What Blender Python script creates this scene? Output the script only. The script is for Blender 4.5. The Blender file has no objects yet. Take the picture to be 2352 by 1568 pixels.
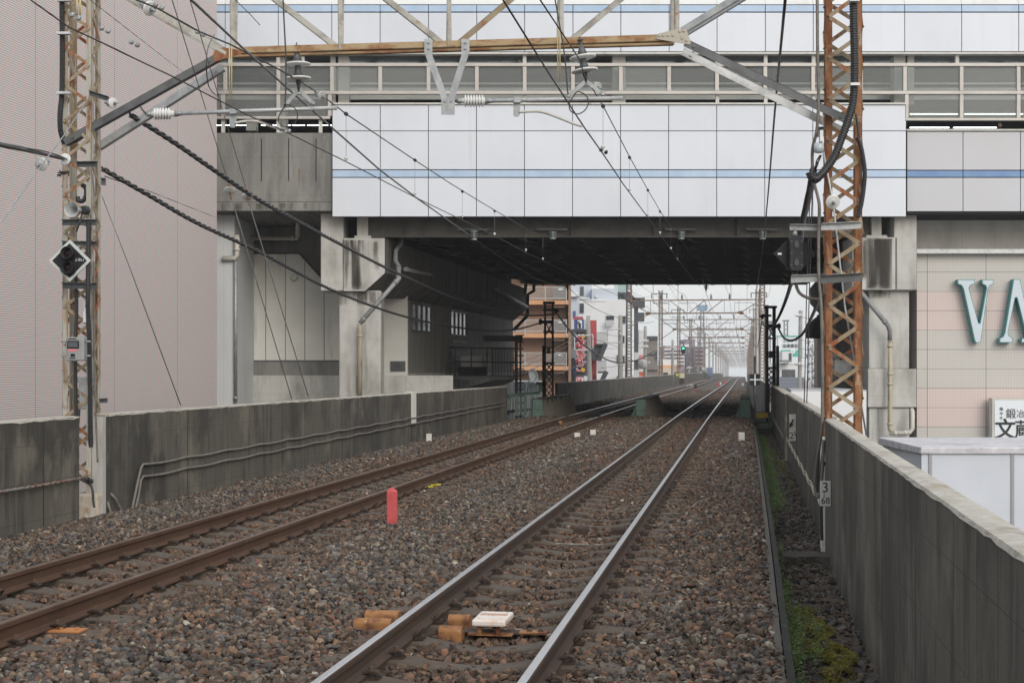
import bpy, math, random
import numpy as np
from mathutils import Vector, Matrix

random.seed(7); rng = np.random.default_rng(11)
S = bpy.context.scene
COL = S.collection
R = math.radians

# ------------------------------------------------------------------ camera, light, exposure
F = 3300.0; CX = 1176.0; HV = 840.6; EYE = 1.752      # focal length and horizon in units of a 2352 px wide picture
cam_d = bpy.data.cameras.new("camera"); cam = bpy.data.objects.new("camera", cam_d); COL.objects.link(cam)
cam.location = (0, 0, EYE); cam.rotation_euler = (R(90), 0, 0)
cam_d.sensor_width = 36; cam_d.lens = F/2352*36
cam_d.shift_y = (HV-784)/2352
cam_d.clip_start = .1; cam_d.clip_end = 5000
S.camera = cam

world = bpy.data.worlds.new("World"); S.world = world; world.use_nodes = True
wn = world.node_tree.nodes; wl = world.node_tree.links; wn.clear()
SUN_EL, SUN_AZ = R(29), R(154)
sky = wn.new("ShaderNodeTexSky"); sky.sky_type = 'NISHITA'; sky.sun_disc = False
sky.sun_elevation = SUN_EL; sky.sun_rotation = SUN_AZ; sky.dust_density = 4; sky.air_density = 1.5
bgs = wn.new("ShaderNodeBackground"); bgs.inputs[1].default_value = .05
wl.new(sky.outputs[0], bgs.inputs[0])
tc = wn.new("ShaderNodeTexCoord"); sp = wn.new("ShaderNodeSeparateXYZ"); wl.new(tc.outputs['Generated'], sp.inputs[0])
rp = wn.new("ShaderNodeValToRGB"); rp.color_ramp.interpolation = 'EASE'
rp.color_ramp.elements[0].position = 0.0; rp.color_ramp.elements[0].color = (.98, 1.01, 1.04, 1)
rp.color_ramp.elements[1].position = 1.0; rp.color_ramp.elements[1].color = (1.38, 1.385, 1.40, 1)
wl.new(sp.outputs[2], rp.inputs[0])
bgc = wn.new("ShaderNodeBackground"); bgc.inputs[1].default_value = .82
wl.new(rp.outputs[0], bgc.inputs[0])
ad = wn.new("ShaderNodeAddShader"); wl.new(bgs.outputs[0], ad.inputs[0]); wl.new(bgc.outputs[0], ad.inputs[1])
wo = wn.new("ShaderNodeOutputWorld"); wl.new(ad.outputs[0], wo.inputs[0])

sun_d = bpy.data.lights.new("sun", 'SUN'); sun_d.energy = 1.5; sun_d.angle = R(35); sun_d.color = (1, .98, .96)
sun = bpy.data.objects.new("sun", sun_d); COL.objects.link(sun)
sd = Vector((math.sin(SUN_AZ)*math.cos(SUN_EL), math.cos(SUN_AZ)*math.cos(SUN_EL), math.sin(SUN_EL)))
sun.rotation_euler = (-sd).to_track_quat('-Z', 'Y').to_euler(); sun.location = (0, -20, 40)
S.view_settings.view_transform = 'Standard'; S.view_settings.look = 'None'
S.view_settings.exposure = -0.12; S.view_settings.gamma = 1
S.render.film_transparent = False
try:
    S.cycles.volume_bounces = 2; S.cycles.max_bounces = 7; S.cycles.transparent_max_bounces = 12
    S.cycles.use_denoising = True
except Exception: pass

# ------------------------------------------------------------------ measures
MT = .162; CT, ST = .98713, .15991                     # direction of the tracks
ZP = [(-60,0),(50,0),(76,-.05),(158,-.32),(230,-.45),(478,-1.7),(600,-2.5),(900,-6.5),(1200,-12)]
def zt(Y):
    return float(np.interp(Y, [p[0] for p in ZP], [p[1] for p in ZP]))
def W(u, v, Y): return Vector(((u-CX)/F*Y, Y, EYE+(HV-v)/F*Y))
def TP(c, Y, z): return Vector((c+MT*Y, Y, z+zt(Y)))
def YC(u, c): return c*F/(u-1710.6)
def WC(u, v, c): return W(u, v, YC(u, c))
def TR(o, s, z=0.0):
    x = -1.809+ST*s+CT*o; y = CT*s-ST*o
    return Vector((x, y, z+zt(y)))
DD = Vector((ST, CT, 0)); NN = Vector((CT, -ST, 0)); UP = Vector((0, 0, 1)); XX = Vector((1,0,0)); YY = Vector((0,1,0))

# ------------------------------------------------------------------ mesh builder
class MB:
    def __init__(s): s.v = []; s.f = []; s.m = []; s.sm = []
    def add(s, vs, fs, sm=False, mi=0):
        o = len(s.v); s.v += [tuple(p) for p in vs]; s.f += [tuple(i+o for i in f) for f in fs]
        s.sm += [sm]*len(fs); s.m += [mi]*len(fs)
    def hexa(s, p, mi=0): s.add(p, [(3,2,1,0),(4,5,6,7),(0,1,5,4),(1,2,6,5),(2,3,7,6),(3,0,4,7)], mi=mi)
    def box(s, a, b, mi=0):
        x0,y0,z0 = a; x1,y1,z1 = b
        s.hexa([(x0,y0,z0),(x1,y0,z0),(x1,y1,z0),(x0,y1,z0),(x0,y0,z1),(x1,y0,z1),(x1,y1,z1),(x0,y1,z1)], mi)
    def obox(s, c, ax, ay, az, mi=0):
        c = Vector(c); s.hexa([c-ax-ay-az, c+ax-ay-az, c+ax+ay-az, c-ax+ay-az, c-ax-ay+az, c+ax-ay+az, c+ax+ay+az, c-ax+ay+az], mi)
    def bar(s, p, q, w, h, up=UP, mi=0):
        p = Vector(p); q = Vector(q); d = (q-p); L = d.length
        if L < 1e-6: return
        d /= L; up = Vector(up); x = d.cross(up)
        if x.length < 1e-3: x = d.cross(Vector((0,1,0)))
        x.normalize(); y = x.cross(d).normalized()
        s.obox((p+q)/2, x*w/2, d*L/2, y*h/2, mi)
    def angle(s, p, q, w, t, a, b, mi=0):
        """L-section from p to q with legs along directions a and b"""
        p = Vector(p); q = Vector(q); a = Vector(a).normalized(); b = Vector(b).normalized()
        for (e, g) in ((a*w, b*t), (a*t, b*w)):
            s.hexa([p, p+e, p+e+g, p+g, q, q+e, q+e+g, q+g], mi)
    def tube(s, pts, r, n=6, rs=None, sm=True, mi=0, cap=True):
        pts = [Vector(p) for p in pts]; k = len(pts); o = len(s.v); ref = None
        for i, p in enumerate(pts):
            d = (pts[min(i+1,k-1)]-pts[max(i-1,0)])
            if d.length < 1e-9: d = Vector((0,0,1))
            d.normalize()
            if ref is None:
                ref = d.cross(UP)
                if ref.length < .05: ref = d.cross(YY)
            x = (ref-d*ref.dot(d))
            if x.length < 1e-4: x = d.cross(YY)
            x.normalize(); ref = x; y = d.cross(x)
            rr = rs[i] if rs else r
            for j in range(n):
                a = 2*math.pi*j/n; s.v.append(tuple(p+(x*math.cos(a)+y*math.sin(a))*rr))
        for i in range(k-1):
            for j in range(n):
                a = o+i*n+j; b = o+i*n+(j+1)%n
                s.f.append((a, b, b+n, a+n)); s.sm.append(sm); s.m.append(mi)
        if cap:
            s.f.append(tuple(o+j for j in range(n))[::-1]); s.f.append(tuple(o+(k-1)*n+j for j in range(n)))
            s.sm += [False]*2; s.m += [mi]*2
    def lathe(s, p, d, prof, n=14, mi=0, sm=True):
        p = Vector(p); d = Vector(d).normalized()
        s.tube([p+d*a for a, _ in prof], 0, n, rs=[max(b, 1e-4) for _, b in prof], mi=mi, sm=sm) if False else s._lathe(p, d, prof, n, mi, sm)
    def _lathe(s, p, d, prof, n, mi, sm):
        x = d.cross(UP)
        if x.length < .05: x = d.cross(YY)
        x.normalize(); y = d.cross(x); o = len(s.v)
        for a, r in prof:
            for j in range(n):
                t = 2*math.pi*j/n; s.v.append(tuple(p+d*a+(x*math.cos(t)+y*math.sin(t))*max(r,1e-4)))
        for i in range(len(prof)-1):
            for j in range(n):
                a = o+i*n+j; b = o+i*n+(j+1)%n; s.f.append((a,b,b+n,a+n)); s.sm.append(sm); s.m.append(mi)
        s.f.append(tuple(o+j for j in range(n))[::-1]); s.f.append(tuple(o+(len(prof)-1)*n+j for j in range(n)))
        s.sm += [False]*2; s.m += [mi]*2
    def ext(s, poly, vec, mi=0):
        n = len(poly); p = [Vector(q) for q in poly]; vec = Vector(vec)
        s.add(p+[q+vec for q in p], [tuple(range(n))[::-1], tuple(range(n,2*n))]+[(i,(i+1)%n,(i+1)%n+n,i+n) for i in range(n)], mi=mi)
    def loft(s, secs, mi=0, closed=True, sm=False):
        n = len(secs[0]); o = len(s.v)
        for q in secs: s.v += [tuple(p) for p in q]
        for i in range(len(secs)-1):
            for j in range(n if closed else n-1):
                a = o+i*n+j; b = o+i*n+(j+1)%n; s.f.append((a,b,b+n,a+n)); s.sm.append(sm); s.m.append(mi)
        if closed:
            s.f.append(tuple(o+j for j in range(n))[::-1]); s.f.append(tuple(o+(len(secs)-1)*n+j for j in range(n))); s.sm += [False]*2; s.m += [mi]*2
    def mesh(s, name, mat):
        me = bpy.data.meshes.new(name); me.from_pydata(s.v, [], s.f); me.update()
        for m in (mat if isinstance(mat, (list, tuple)) else [mat]): me.materials.append(m)
        me.polygons.foreach_set('material_index', s.m); me.polygons.foreach_set('use_smooth', s.sm); me.update()
        return me
    def build(s, name, mat, parent=None, bevel=0, **k):
        o = bpy.data.objects.new(name, s.mesh(name, mat)); COL.objects.link(o)
        if parent is not None:
            o.parent = parent
            if parent.location.length > 0: o.matrix_parent_inverse = Matrix.Translation(-Vector(parent['org'])) if 'org' in parent else Matrix()
        if bevel:
            b = o.modifiers.new("bevel", 'BEVEL'); b.width = bevel; b.segments = 2; b.limit_method = 'ANGLE'
        if k: tag(o, **k)
        return o
def tag(o, label=None, cat=None, group=None, kind=None):
    if label: o['label'] = label
    if cat: o['category'] = cat
    if group: o['group'] = group
    if kind: o['kind'] = kind
    return o
def thing(name, label, cat, loc=(0,0,0), group=None):
    """Empty at the thing's base; children are built in world coordinates"""
    o = bpy.data.objects.new(name, None); COL.objects.link(o); o.empty_display_size = .2
    o.location = loc; o['org'] = tuple(loc); return tag(o, label, cat, group)
def struct(name, mb, mat): return mb.build(name, mat, kind='structure')

# ------------------------------------------------------------------ materials
def mat(name, base, rough=.7, metal=0.0, layers=(), bump=None, emis=None, spec=.5, coord='world', alpha=None, grid=()):
    m = bpy.data.materials.new(name); m.use_nodes = True; nt = m.node_tree; N = nt.nodes; L = nt.links
    b = N['Principled BSDF']; b.inputs['Roughness'].default_value = rough; b.inputs['Metallic'].default_value = metal
    b.inputs['Specular IOR Level'].default_value = spec
    if coord == 'world': g = N.new('ShaderNodeNewGeometry').outputs['Position']
    else: g = N.new('ShaderNodeTexCoord').outputs['Object']
    cur = N.new('ShaderNodeRGB'); cur.outputs[0].default_value = (*base, 1); cur = cur.outputs[0]
    for ly in layers:
        colr, sc, lo, hi = ly[:4]; amt = ly[4] if len(ly) > 4 else 1.0; det = ly[5] if len(ly) > 5 else 6
        mp = N.new('ShaderNodeMapping'); L.new(g, mp.inputs[0])
        mp.inputs['Scale'].default_value = sc if isinstance(sc, tuple) else (sc,)*3
        mp.inputs['Location'].default_value = (random.uniform(0,50), random.uniform(0,50), random.uniform(0,50))
        nz = N.new('ShaderNodeTexNoise'); nz.inputs['Scale'].default_value = 1; nz.inputs['Detail'].default_value = det
        nz.inputs['Roughness'].default_value = .62
        L.new(mp.outputs[0], nz.inputs['Vector'])
        mr = N.new('ShaderNodeMapRange'); mr.inputs['From Min'].default_value = lo; mr.inputs['From Max'].default_value = hi
        mr.inputs['To Max'].default_value = amt; L.new(nz.outputs[0], mr.inputs[0])
        mx = N.new('ShaderNodeMix'); mx.data_type = 'RGBA'; L.new(mr.outputs[0], mx.inputs[0]); L.new(cur, mx.inputs[6])
        mx.inputs[7].default_value = (*colr, 1); cur = mx.outputs[2]
    for ax, per, wd, off, amt in grid:
        q = N.new('ShaderNodeSeparateXYZ'); L.new(g, q.inputs[0])
        a1 = N.new('ShaderNodeMath'); a1.operation = 'ADD'; a1.inputs[1].default_value = off+200*per; L.new(q.outputs[ax], a1.inputs[0])
        a2 = N.new('ShaderNodeMath'); a2.operation = 'DIVIDE'; a2.inputs[1].default_value = per; L.new(a1.outputs[0], a2.inputs[0])
        a3 = N.new('ShaderNodeMath'); a3.operation = 'FRACT'; L.new(a2.outputs[0], a3.inputs[0])
        a4 = N.new('ShaderNodeMath'); a4.operation = 'LESS_THAN'; a4.inputs[1].default_value = wd/per; L.new(a3.outputs[0], a4.inputs[0])
        a5 = N.new('ShaderNodeMath'); a5.operation = 'MULTIPLY'; a5.inputs[1].default_value = amt; L.new(a4.outputs[0], a5.inputs[0])
        mx = N.new('ShaderNodeMix'); mx.data_type = 'RGBA'; L.new(a5.outputs[0], mx.inputs[0]); L.new(cur, mx.inputs[6])
        mx.inputs[7].default_value = (*[x*.25 for x in base], 1); cur = mx.outputs[2]
    L.new(cur, b.inputs['Base Color'])
    if bump:
        nz = N.new('ShaderNodeTexNoise'); nz.inputs['Scale'].default_value = bump[0]; nz.inputs['Detail'].default_value = 5
        L.new(g, nz.inputs['Vector']); bp = N.new('ShaderNodeBump'); bp.inputs['Strength'].default_value = bump[1]
        bp.inputs['Distance'].default_value = bump[2] if len(bump) > 2 else .02
        L.new(nz.outputs[0], bp.inputs['Height']); L.new(bp.outputs[0], b.inputs['Normal'])
    if emis:
        b.inputs['Emission Color'].default_value = (*emis[0], 1); b.inputs['Emission Strength'].default_value = emis[1]
    if alpha is not None: b.inputs['Alpha'].default_value = alpha
    return m
def nodes_of(m): return m.node_tree.nodes, m.node_tree.links, m.node_tree.nodes['Principled BSDF']

M = {}
M['panel'] = mat('white_panel', (.595,.635,.70), .35, 0, [((.55,.59,.65), .35, .4, .7), ((.53,.55,.57), (3.5,3.5,.10), .55, .75, .45), ((.50,.46,.40), (5,5,.25), .66, .80, .5)])
def island_vary(m, a):
    N, L, b = nodes_of(m); src = b.inputs['Base Color'].links[0].from_socket; g = N.new('ShaderNodeNewGeometry'); mr = N.new('ShaderNodeMapRange'); mr.inputs['To Min'].default_value = 1-a; mr.inputs['To Max'].default_value = 1+a; L.new(g.outputs['Random Per Island'], mr.inputs[0])
    v = N.new('ShaderNodeVectorMath'); v.operation = 'SCALE'; L.new(src, v.inputs[0]); L.new(mr.outputs[0], v.inputs['Scale']); L.new(v.outputs[0], b.inputs['Base Color'])
island_vary(M['panel'], .03)
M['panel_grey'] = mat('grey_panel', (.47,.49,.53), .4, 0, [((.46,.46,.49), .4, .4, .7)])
M['blue'] = mat('blue_stripe', (.33,.45,.61), .4, 0, [((.41,.53,.68), (1.5,1.5,.4), .35, .7)])
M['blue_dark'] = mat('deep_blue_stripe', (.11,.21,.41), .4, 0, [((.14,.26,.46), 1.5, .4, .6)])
M['gap'] = mat('dark_joint', (.02,.022,.028), .8)
M['cream_roof'] = mat('cream_roof_panel', (.60,.61,.61), .5, 0, [((.5,.48,.42), (1.5,1.5,.2), .55, .8)])
M['frame'] = mat('beige_aluminium', (.45,.43,.405), .45, .2, [((.36,.34,.32), 1.2, .45, .7)])
M['white_paint'] = mat('white_painted_steel', (.52,.52,.49), .5, 0, [((.30,.17,.07), (3,3,.8), .60, .72, .8), ((.35,.34,.31), (4,4,.6), .5, .7, .6)])
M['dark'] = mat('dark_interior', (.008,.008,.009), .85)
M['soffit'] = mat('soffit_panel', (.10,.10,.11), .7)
M['conc_wall'] = mat('weathered_track_wall', (.088,.080,.066), .9, 0,
    [((.034,.031,.027), (.8,.8,.5), .46, .58, .85, 4), ((.026,.025,.022), (6,6,.6), .53, .64, .65), ((.165,.150,.118), (1.5,1.5,.9), .54, .66, .65), ((.115,.105,.085), (16,16,.5), .58, .68, .55), ((.030,.029,.027), (18,18,.4), .55, .64, .5), ((.016,.016,.015), (1.2,1.2,.9), .63, .72, .6)], (40,.3,.01), grid=[(2,.45,.007,.1,.6),(1,.9,.008,.2,.22),(1,4.5,.03,.6,.95)])
M['coping'] = mat('pale_coping', (.36,.34,.30), .9, 0, [((.17,.15,.11), 2.5, .52, .7, .8), ((.44,.42,.38), 9, .45, .65), ((.24,.17,.09), 1.3, .58, .70, .6)], (30,.5,.02))
M['conc_light'] = mat('pale_concrete', (.48,.48,.46), .85, 0,
    [((.28,.275,.255), (1.2,1.2,.5), .42, .68), ((.12,.115,.10), (2.2,2.2,.16), .56, .74, .75), ((.48,.47,.44), 3.1, .55, .75, .5)], (25,.15,.01), grid=[(2,.9,.008,.1,.4),(0,.9,.008,.2,.3)])
M['conc_mid'] = mat('grey_concrete', (.20,.20,.19), .88, 0,
    [((.12,.12,.115), (1.6,1.6,.28), .45, .66, .9), ((.27,.265,.245), (2.5,2.5,.5), .5, .72, .7), ((.06,.06,.058), (3.2,3.2,.3), .62, .76, .6)], (30,.15,.01), grid=[(2,1.2,.01,.1,.4),(0,1.8,.01,.3,.3)])
M['conc_dirty'] = mat('dirty_streaked_concrete', (.11,.106,.095), .9, 0, [((.05,.047,.042), (2.5,2.5,.25), .46, .62, .85), ((.24,.23,.21), (4,4,.3), .58, .72, .6), ((.10,.07,.045), (5,5,.3), .60, .72, .6)], (25,.15,.01), grid=[(2,.9,.008,.1,.4)])
M['conc_soffit'] = mat('stained_soffit_concrete', (.16,.155,.14), .9, 0, [((.05,.047,.04), (5,.5,.5), .5, .68, .8), ((.26,.25,.23), 2, .55, .7, .6)])
M['precast'] = mat('cream_precast', (.68,.675,.64), .85, 0, [((.60,.595,.56), .9, .4, .7), ((.30,.29,.26), (2,2,.3), .58, .75, .5)])
M['siding'] = mat('grey_siding', (.40,.42,.43), .6, 0, [((.33,.345,.35), (1,1,.3), .4, .7)])
M['girder'] = mat('dark_bridge_girder', (.085,.08,.072), .6, 0, [((.045,.042,.038), 1.5, .45, .65), ((.12,.09,.06), 3, .62, .75, .5)])
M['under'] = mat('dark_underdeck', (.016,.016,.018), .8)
M['green'] = mat('green_plate_girder', (.105,.19,.155), .55, 0, [((.055,.095,.08), 2, .45, .65), ((.09,.06,.035), 5, .6, .72, .7)])
M['green_top'] = mat('rusty_black_girder', (.022,.018,.016), .7, 0, [((.05,.03,.02), 3, .5, .7)])
M['rail_rust'] = mat('rusty_rail', (.082,.041,.022), .72, .15, [((.060,.029,.015), 3, .4, .65), ((.15,.07,.03), 11, .58, .75, .6)], (60,.15,.004))
M['rail_dark'] = mat('brown_rail', (.058,.032,.020), .82, .0, [((.035,.024,.019), 3, .4, .65), ((.10,.055,.035), 9, .6, .75, .6)], (60,.15,.004))
M['rail_top'] = mat('polished_rail_head', (.80,.80,.82), .28, 1.0, [((.70,.67,.65), (2,2,2), .5, .75, .5)])
M['rail_dull'] = mat('dull_rail_head', (.17,.125,.095), .42, .7, [((.11,.07,.05), 6, .4, .65)])
M['sleeper'] = mat('concrete_sleeper', (.080,.066,.053), .92, 0, [((.075,.052,.036), 3, .42, .62), ((.13,.115,.095), 14, .56, .7, .6), ((.05,.042,.035), 7, .58, .72, .7)], (60,.6,.01), coord='world')
M['clip'] = mat('rusty_clip', (.040,.026,.020), .75, .2, [((.085,.045,.027), 20, .5, .7)])
M['bolt'] = mat('bolt_head', (.095,.065,.042), .7, .2)
M['rust_steel'] = mat('rusty_cream_steel', (.31,.255,.175), .72, .1,
    [((.23,.17,.10), (6,6,3), .42, .6, .8), ((.26,.085,.028), (4,4,1.6), .52, .60), ((.11,.035,.018), (9,9,4), .60, .70, .9), ((.50,.48,.42), (22,22,9), .66, .74, .6)], (45,.25,.004))
M['rust_orange'] = mat('orange_rust_steel', (.26,.12,.055), .78, .1,
    [((.16,.055,.022), (7,7,2.5), .45, .6), ((.42,.34,.24), (9,9,3), .56, .66, .9), ((.36,.16,.06), 20, .5, .7, .6)], (45,.3,.004))
M['rust_far'] = mat('weathered_mast_steel', (.20,.17,.135), .75, .1, [((.13,.06,.035), (3,3,1.2), .48, .6), ((.32,.28,.22), (3,3,1), .58, .68)])
M['cream_grey'] = mat('greying_cream_steel', (.40,.39,.35), .65, .15, [((.26,.25,.23), (5,5,5), .45, .62), ((.28,.13,.06), (7,7,7), .60, .70, .9)], (40,.15,.004))
M['galv'] = mat('galvanised_steel', (.33,.35,.36), .5, .45, [((.22,.235,.25), 6, .4, .7), ((.42,.43,.43), 15, .5, .7, .6)])
M['galv_light'] = mat('pale_galvanised_pipe', (.50,.52,.53), .45, .35, [((.36,.37,.38), 9, .45, .7)])
M['steel_grey'] = mat('grey_dark_steel', (.10,.11,.115), .55, .4, [((.06,.065,.07), 5, .4, .7)])
M['porcelain'] = mat('white_porcelain', (.66,.67,.66), .16, 0, [((.48,.49,.47), 12, .55, .75, .6)])
M['porcelain_grey'] = mat('grey_porcelain', (.42,.47,.49), .2)
M['rubber'] = mat('black_corrugated_plastic', (.022,.023,.026), .42)
M['cable'] = mat('dark_cable', (.028,.026,.027), .5)
M['cable_grey'] = mat('grey_conduit', (.16,.145,.13), .6, 0, [((.10,.09,.08), 9, .45, .65)])
M['wire'] = mat('bare_wire', (.075,.068,.065), .45, .6)
M['wire_light'] = mat('grey_feeder_wire', (.20,.20,.20), .45, .6)
M['black_steel'] = mat('black_steel', (.012,.012,.014), .7)
M['pipe_white'] = mat('ivory_pipe', (.50,.48,.43), .4, 0, [((.32,.28,.22), 5, .55, .75, .6)])
M['pipe_grey'] = mat('grey_pipe', (.23,.24,.245), .4, 0, [((.16,.165,.17), 4, .45, .7)])
M['pipe_buff'] = mat('stained_buff_pipe', (.40,.36,.27), .5, 0, [((.20,.15,.09), (5,5,1.5), .5, .68, .8)])
M['red'] = mat('faded_red_paint', (.46,.070,.075), .65, 0, [((.34,.045,.045), 7, .42, .64), ((.20,.07,.05), 16, .60, .70, .7), ((.55,.20,.18), 24, .64, .74, .6)], (60,.3,.003))
M['white_mark'] = mat('chipped_white_paint', (.62,.60,.55), .7, 0, [((.30,.12,.06), (9,9,4), .60, .68), ((.45,.42,.36), 6, .5, .7)])
M['ivory_box'] = mat('stained_ivory_plastic', (.66,.60,.55), .4, 0, [((.58,.38,.28), 5, .52, .72, .8)])
M['ochre'] = mat('ochre_rust_plate', (.28,.13,.045), .75, 0, [((.12,.042,.018), 6, .44, .58), ((.42,.28,.13), 14, .6, .7)])
M['black_paint'] = mat('black_enamel', (.013,.014,.017), .6, spec=.25)
M['sign_white'] = mat('white_sign_face', (.68,.74,.78), .35)
M['sign_ink'] = mat('black_sign_ink', (.02,.02,.025), .6)
M['plate_white'] = mat('white_plate', (.62,.61,.57), .45, 0, [((.34,.13,.04), 10, .66, .76, .9)])
M['teal'] = mat('teal_edge', (.05,.27,.27), .4)
M['letter'] = mat('pale_letter_face', (.52,.60,.66), .35)
M['glass_green'] = mat('green_signal_lens', (.02,.5,.35), .3, emis=((.08,1,.62), 3.0))
M['lens_red'] = mat('dark_red_lens', (.016,.002,.002), .35, spec=.2)
M['lamp'] = mat('lit_fluorescent_tube', (.9,.95,.9), .4, emis=((.92,1,.94), 10))
M['glass_dark'] = mat('dark_window_glass', (.05,.06,.07), .08, 0, spec=.8)
M['orange_wall'] = mat('orange_render', (.55,.30,.16), .8, 0, [((.48,.26,.14), .4, .4, .7)])
M['tan_wall'] = mat('tan_brown_render', (.30,.19,.125), .85, 0, [((.26,.165,.11), .5, .4, .7)])
M['white_wall'] = mat('white_render', (.66,.68,.70), .7, 0, [((.58,.60,.62), .3, .4, .7)])
M['paleblue_wall'] = mat('pale_blue_grey_cladding', (.46,.51,.57), .6, 0, [((.40,.45,.52), .3, .4, .7)])
M['brown_wall'] = mat('brown_grey_brick_far', (.21,.19,.175), .85, 0, [((.17,.15,.14), 3, .4, .7)])
M['charcoal'] = mat('charcoal_cladding', (.045,.05,.06), .6)
M['red_wall'] = mat('red_panel', (.38,.05,.055), .6, 0, [((.32,.04,.045), 1, .4, .7)])
M['navy'] = mat('navy_paint', (.05,.07,.22), .5)
M['pole'] = mat('concrete_pole', (.30,.30,.29), .8, 0, [((.24,.24,.23), 1.5, .4, .7)])
M['teal_sign'] = mat('teal_sign_board', (.06,.42,.36), .5)
M['pink_sign'] = mat('faded_pink_sign', (.55,.22,.22), .6, 0, [((.6,.35,.3), 3, .45, .55)])
M['yellow_paint'] = mat('dull_yellow_paint', (.28,.19,.015), .7)
M['roof_tile'] = mat('slate_roof', (.10,.11,.13), .7)
M['person_skin'] = mat('skin', (.35,.20,.14), .6)
M['person_dark'] = mat('black_coat', (.012,.012,.016), .8)
M['moss'] = mat('yellow_green_moss', (.18,.165,.018), .95, 0, [((.27,.22,.04), 14, .45, .65), ((.05,.06,.01), 9, .5, .7)], (60,.8,.02))
M['grass'] = mat('fresh_green_weed', (.14,.24,.045), .6, 0, [((.07,.125,.025), 9, .4, .7), ((.18,.27,.06), 25, .5, .7)])
M['leaf'] = mat('dark_foliage', (.05,.07,.035), .7, 0, [((.08,.10,.05), 2, .45, .6)])
M['mud'] = mat('dark_gutter_silt', (.058,.052,.045), .9, 0, [((.05,.042,.035), 5, .45, .65), ((.018,.017,.016), 12, .5, .65)], (50,.7,.02))
M['city'] = mat('street_asphalt', (.07,.07,.072), .9, 0, [((.05,.05,.052), .5, .4, .7)])

# frosted pane
def frosted():
    m = bpy.data.materials.new('frosted_glass'); m.use_nodes = True; N, L, b = nodes_of(m)
    b.inputs['Base Color'].default_value = (.38,.40,.40,1); b.inputs['Roughness'].default_value = .25
    tr = N.new('ShaderNodeBsdfTransparent'); tr.inputs[0].default_value = (.86,.89,.89,1)
    mx = N.new('ShaderNodeMixShader'); mx.inputs[0].default_value = .74
    L.new(b.outputs[0], mx.inputs[1]); L.new(tr.outputs[0], mx.inputs[2]); L.new(mx.outputs[0], N['Material Output'].inputs[0]); return m
M['frost'] = frosted()
N_, L_, b_ = nodes_of(M['frost']); oi = N_.new('ShaderNodeObjectInfo'); rr_ = N_.new('ShaderNodeValToRGB'); rr_.color_ramp.elements[0].color = (.24,.26,.26,1); rr_.color_ramp.elements[1].color = (.46,.47,.46,1); L_.new(oi.outputs['Random'], rr_.inputs[0]); L_.new(rr_.outputs[0], b_.inputs['Base Color'])

# left tiled building: thin dark bed joints, patches of pink and grey tile
def tile_left():
    m = bpy.data.materials.new('pink_grey_strip_tile'); m.use_nodes = True; N, L, b = nodes_of(m); b.inputs['Roughness'].default_value = .55
    g = N.new('ShaderNodeNewGeometry').outputs['Position']; s = N.new('ShaderNodeSeparateXYZ'); L.new(g, s.inputs[0])
    def math_(op, a, c=None):
        n = N.new('ShaderNodeMath'); n.operation = op
        for i, x in enumerate((a, c)):
            if x is None: continue
            if isinstance(x, (int, float)): n.inputs[i].default_value = x
            else: L.new(x, n.inputs[i])
        return n.outputs[0]
    y = math_('DIVIDE', s.outputs[1], .262); z = math_('DIVIDE', s.outputs[2], .312)
    chk = math_('MODULO', math_('ADD', math_('FLOOR', y), math_('FLOOR', z)), 2)
    row = math_('DIVIDE', s.outputs[2], .052); ty = math_('DIVIDE', s.outputs[1], .0655)
    cmb = N.new('ShaderNodeCombineXYZ'); L.new(math_('FLOOR', ty), cmb.inputs[0]); L.new(math_('FLOOR', math_('DIVIDE', s.outputs[2], .104)), cmb.inputs[1])
    wn_ = N.new('ShaderNodeTexWhiteNoise'); wn_.noise_dimensions = '2D'; L.new(cmb.outputs[0], wn_.inputs['Vector'])
    t = math_('ADD', math_('MULTIPLY', chk, .55), math_('MULTIPLY', wn_.outputs[0], .45))
    mx = N.new('ShaderNodeMix'); mx.data_type = 'RGBA'; L.new(t, mx.inputs[0]); mx.inputs[6].default_value = (.52,.52,.515,1); mx.inputs[7].default_value = (.62,.49,.475,1)
    fr = math_('FRACT', row); j = math_('LESS_THAN', fr, .22)
    fy = math_('FRACT', math_('DIVIDE', s.outputs[1], 4.0)); jv = math_('LESS_THAN', fy, .005)
    jj = math_('MAXIMUM', j, jv)
    mx2 = N.new('ShaderNodeMix'); mx2.data_type = 'RGBA'; L.new(math_('MULTIPLY', jj, .85), mx2.inputs[0]); L.new(mx.outputs[2], mx2.inputs[6]); mx2.inputs[7].default_value = (.13,.115,.11,1)
    L.new(mx2.outputs[2], b.inputs['Base Color']); return m
M['tile_left'] = tile_left()
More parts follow.
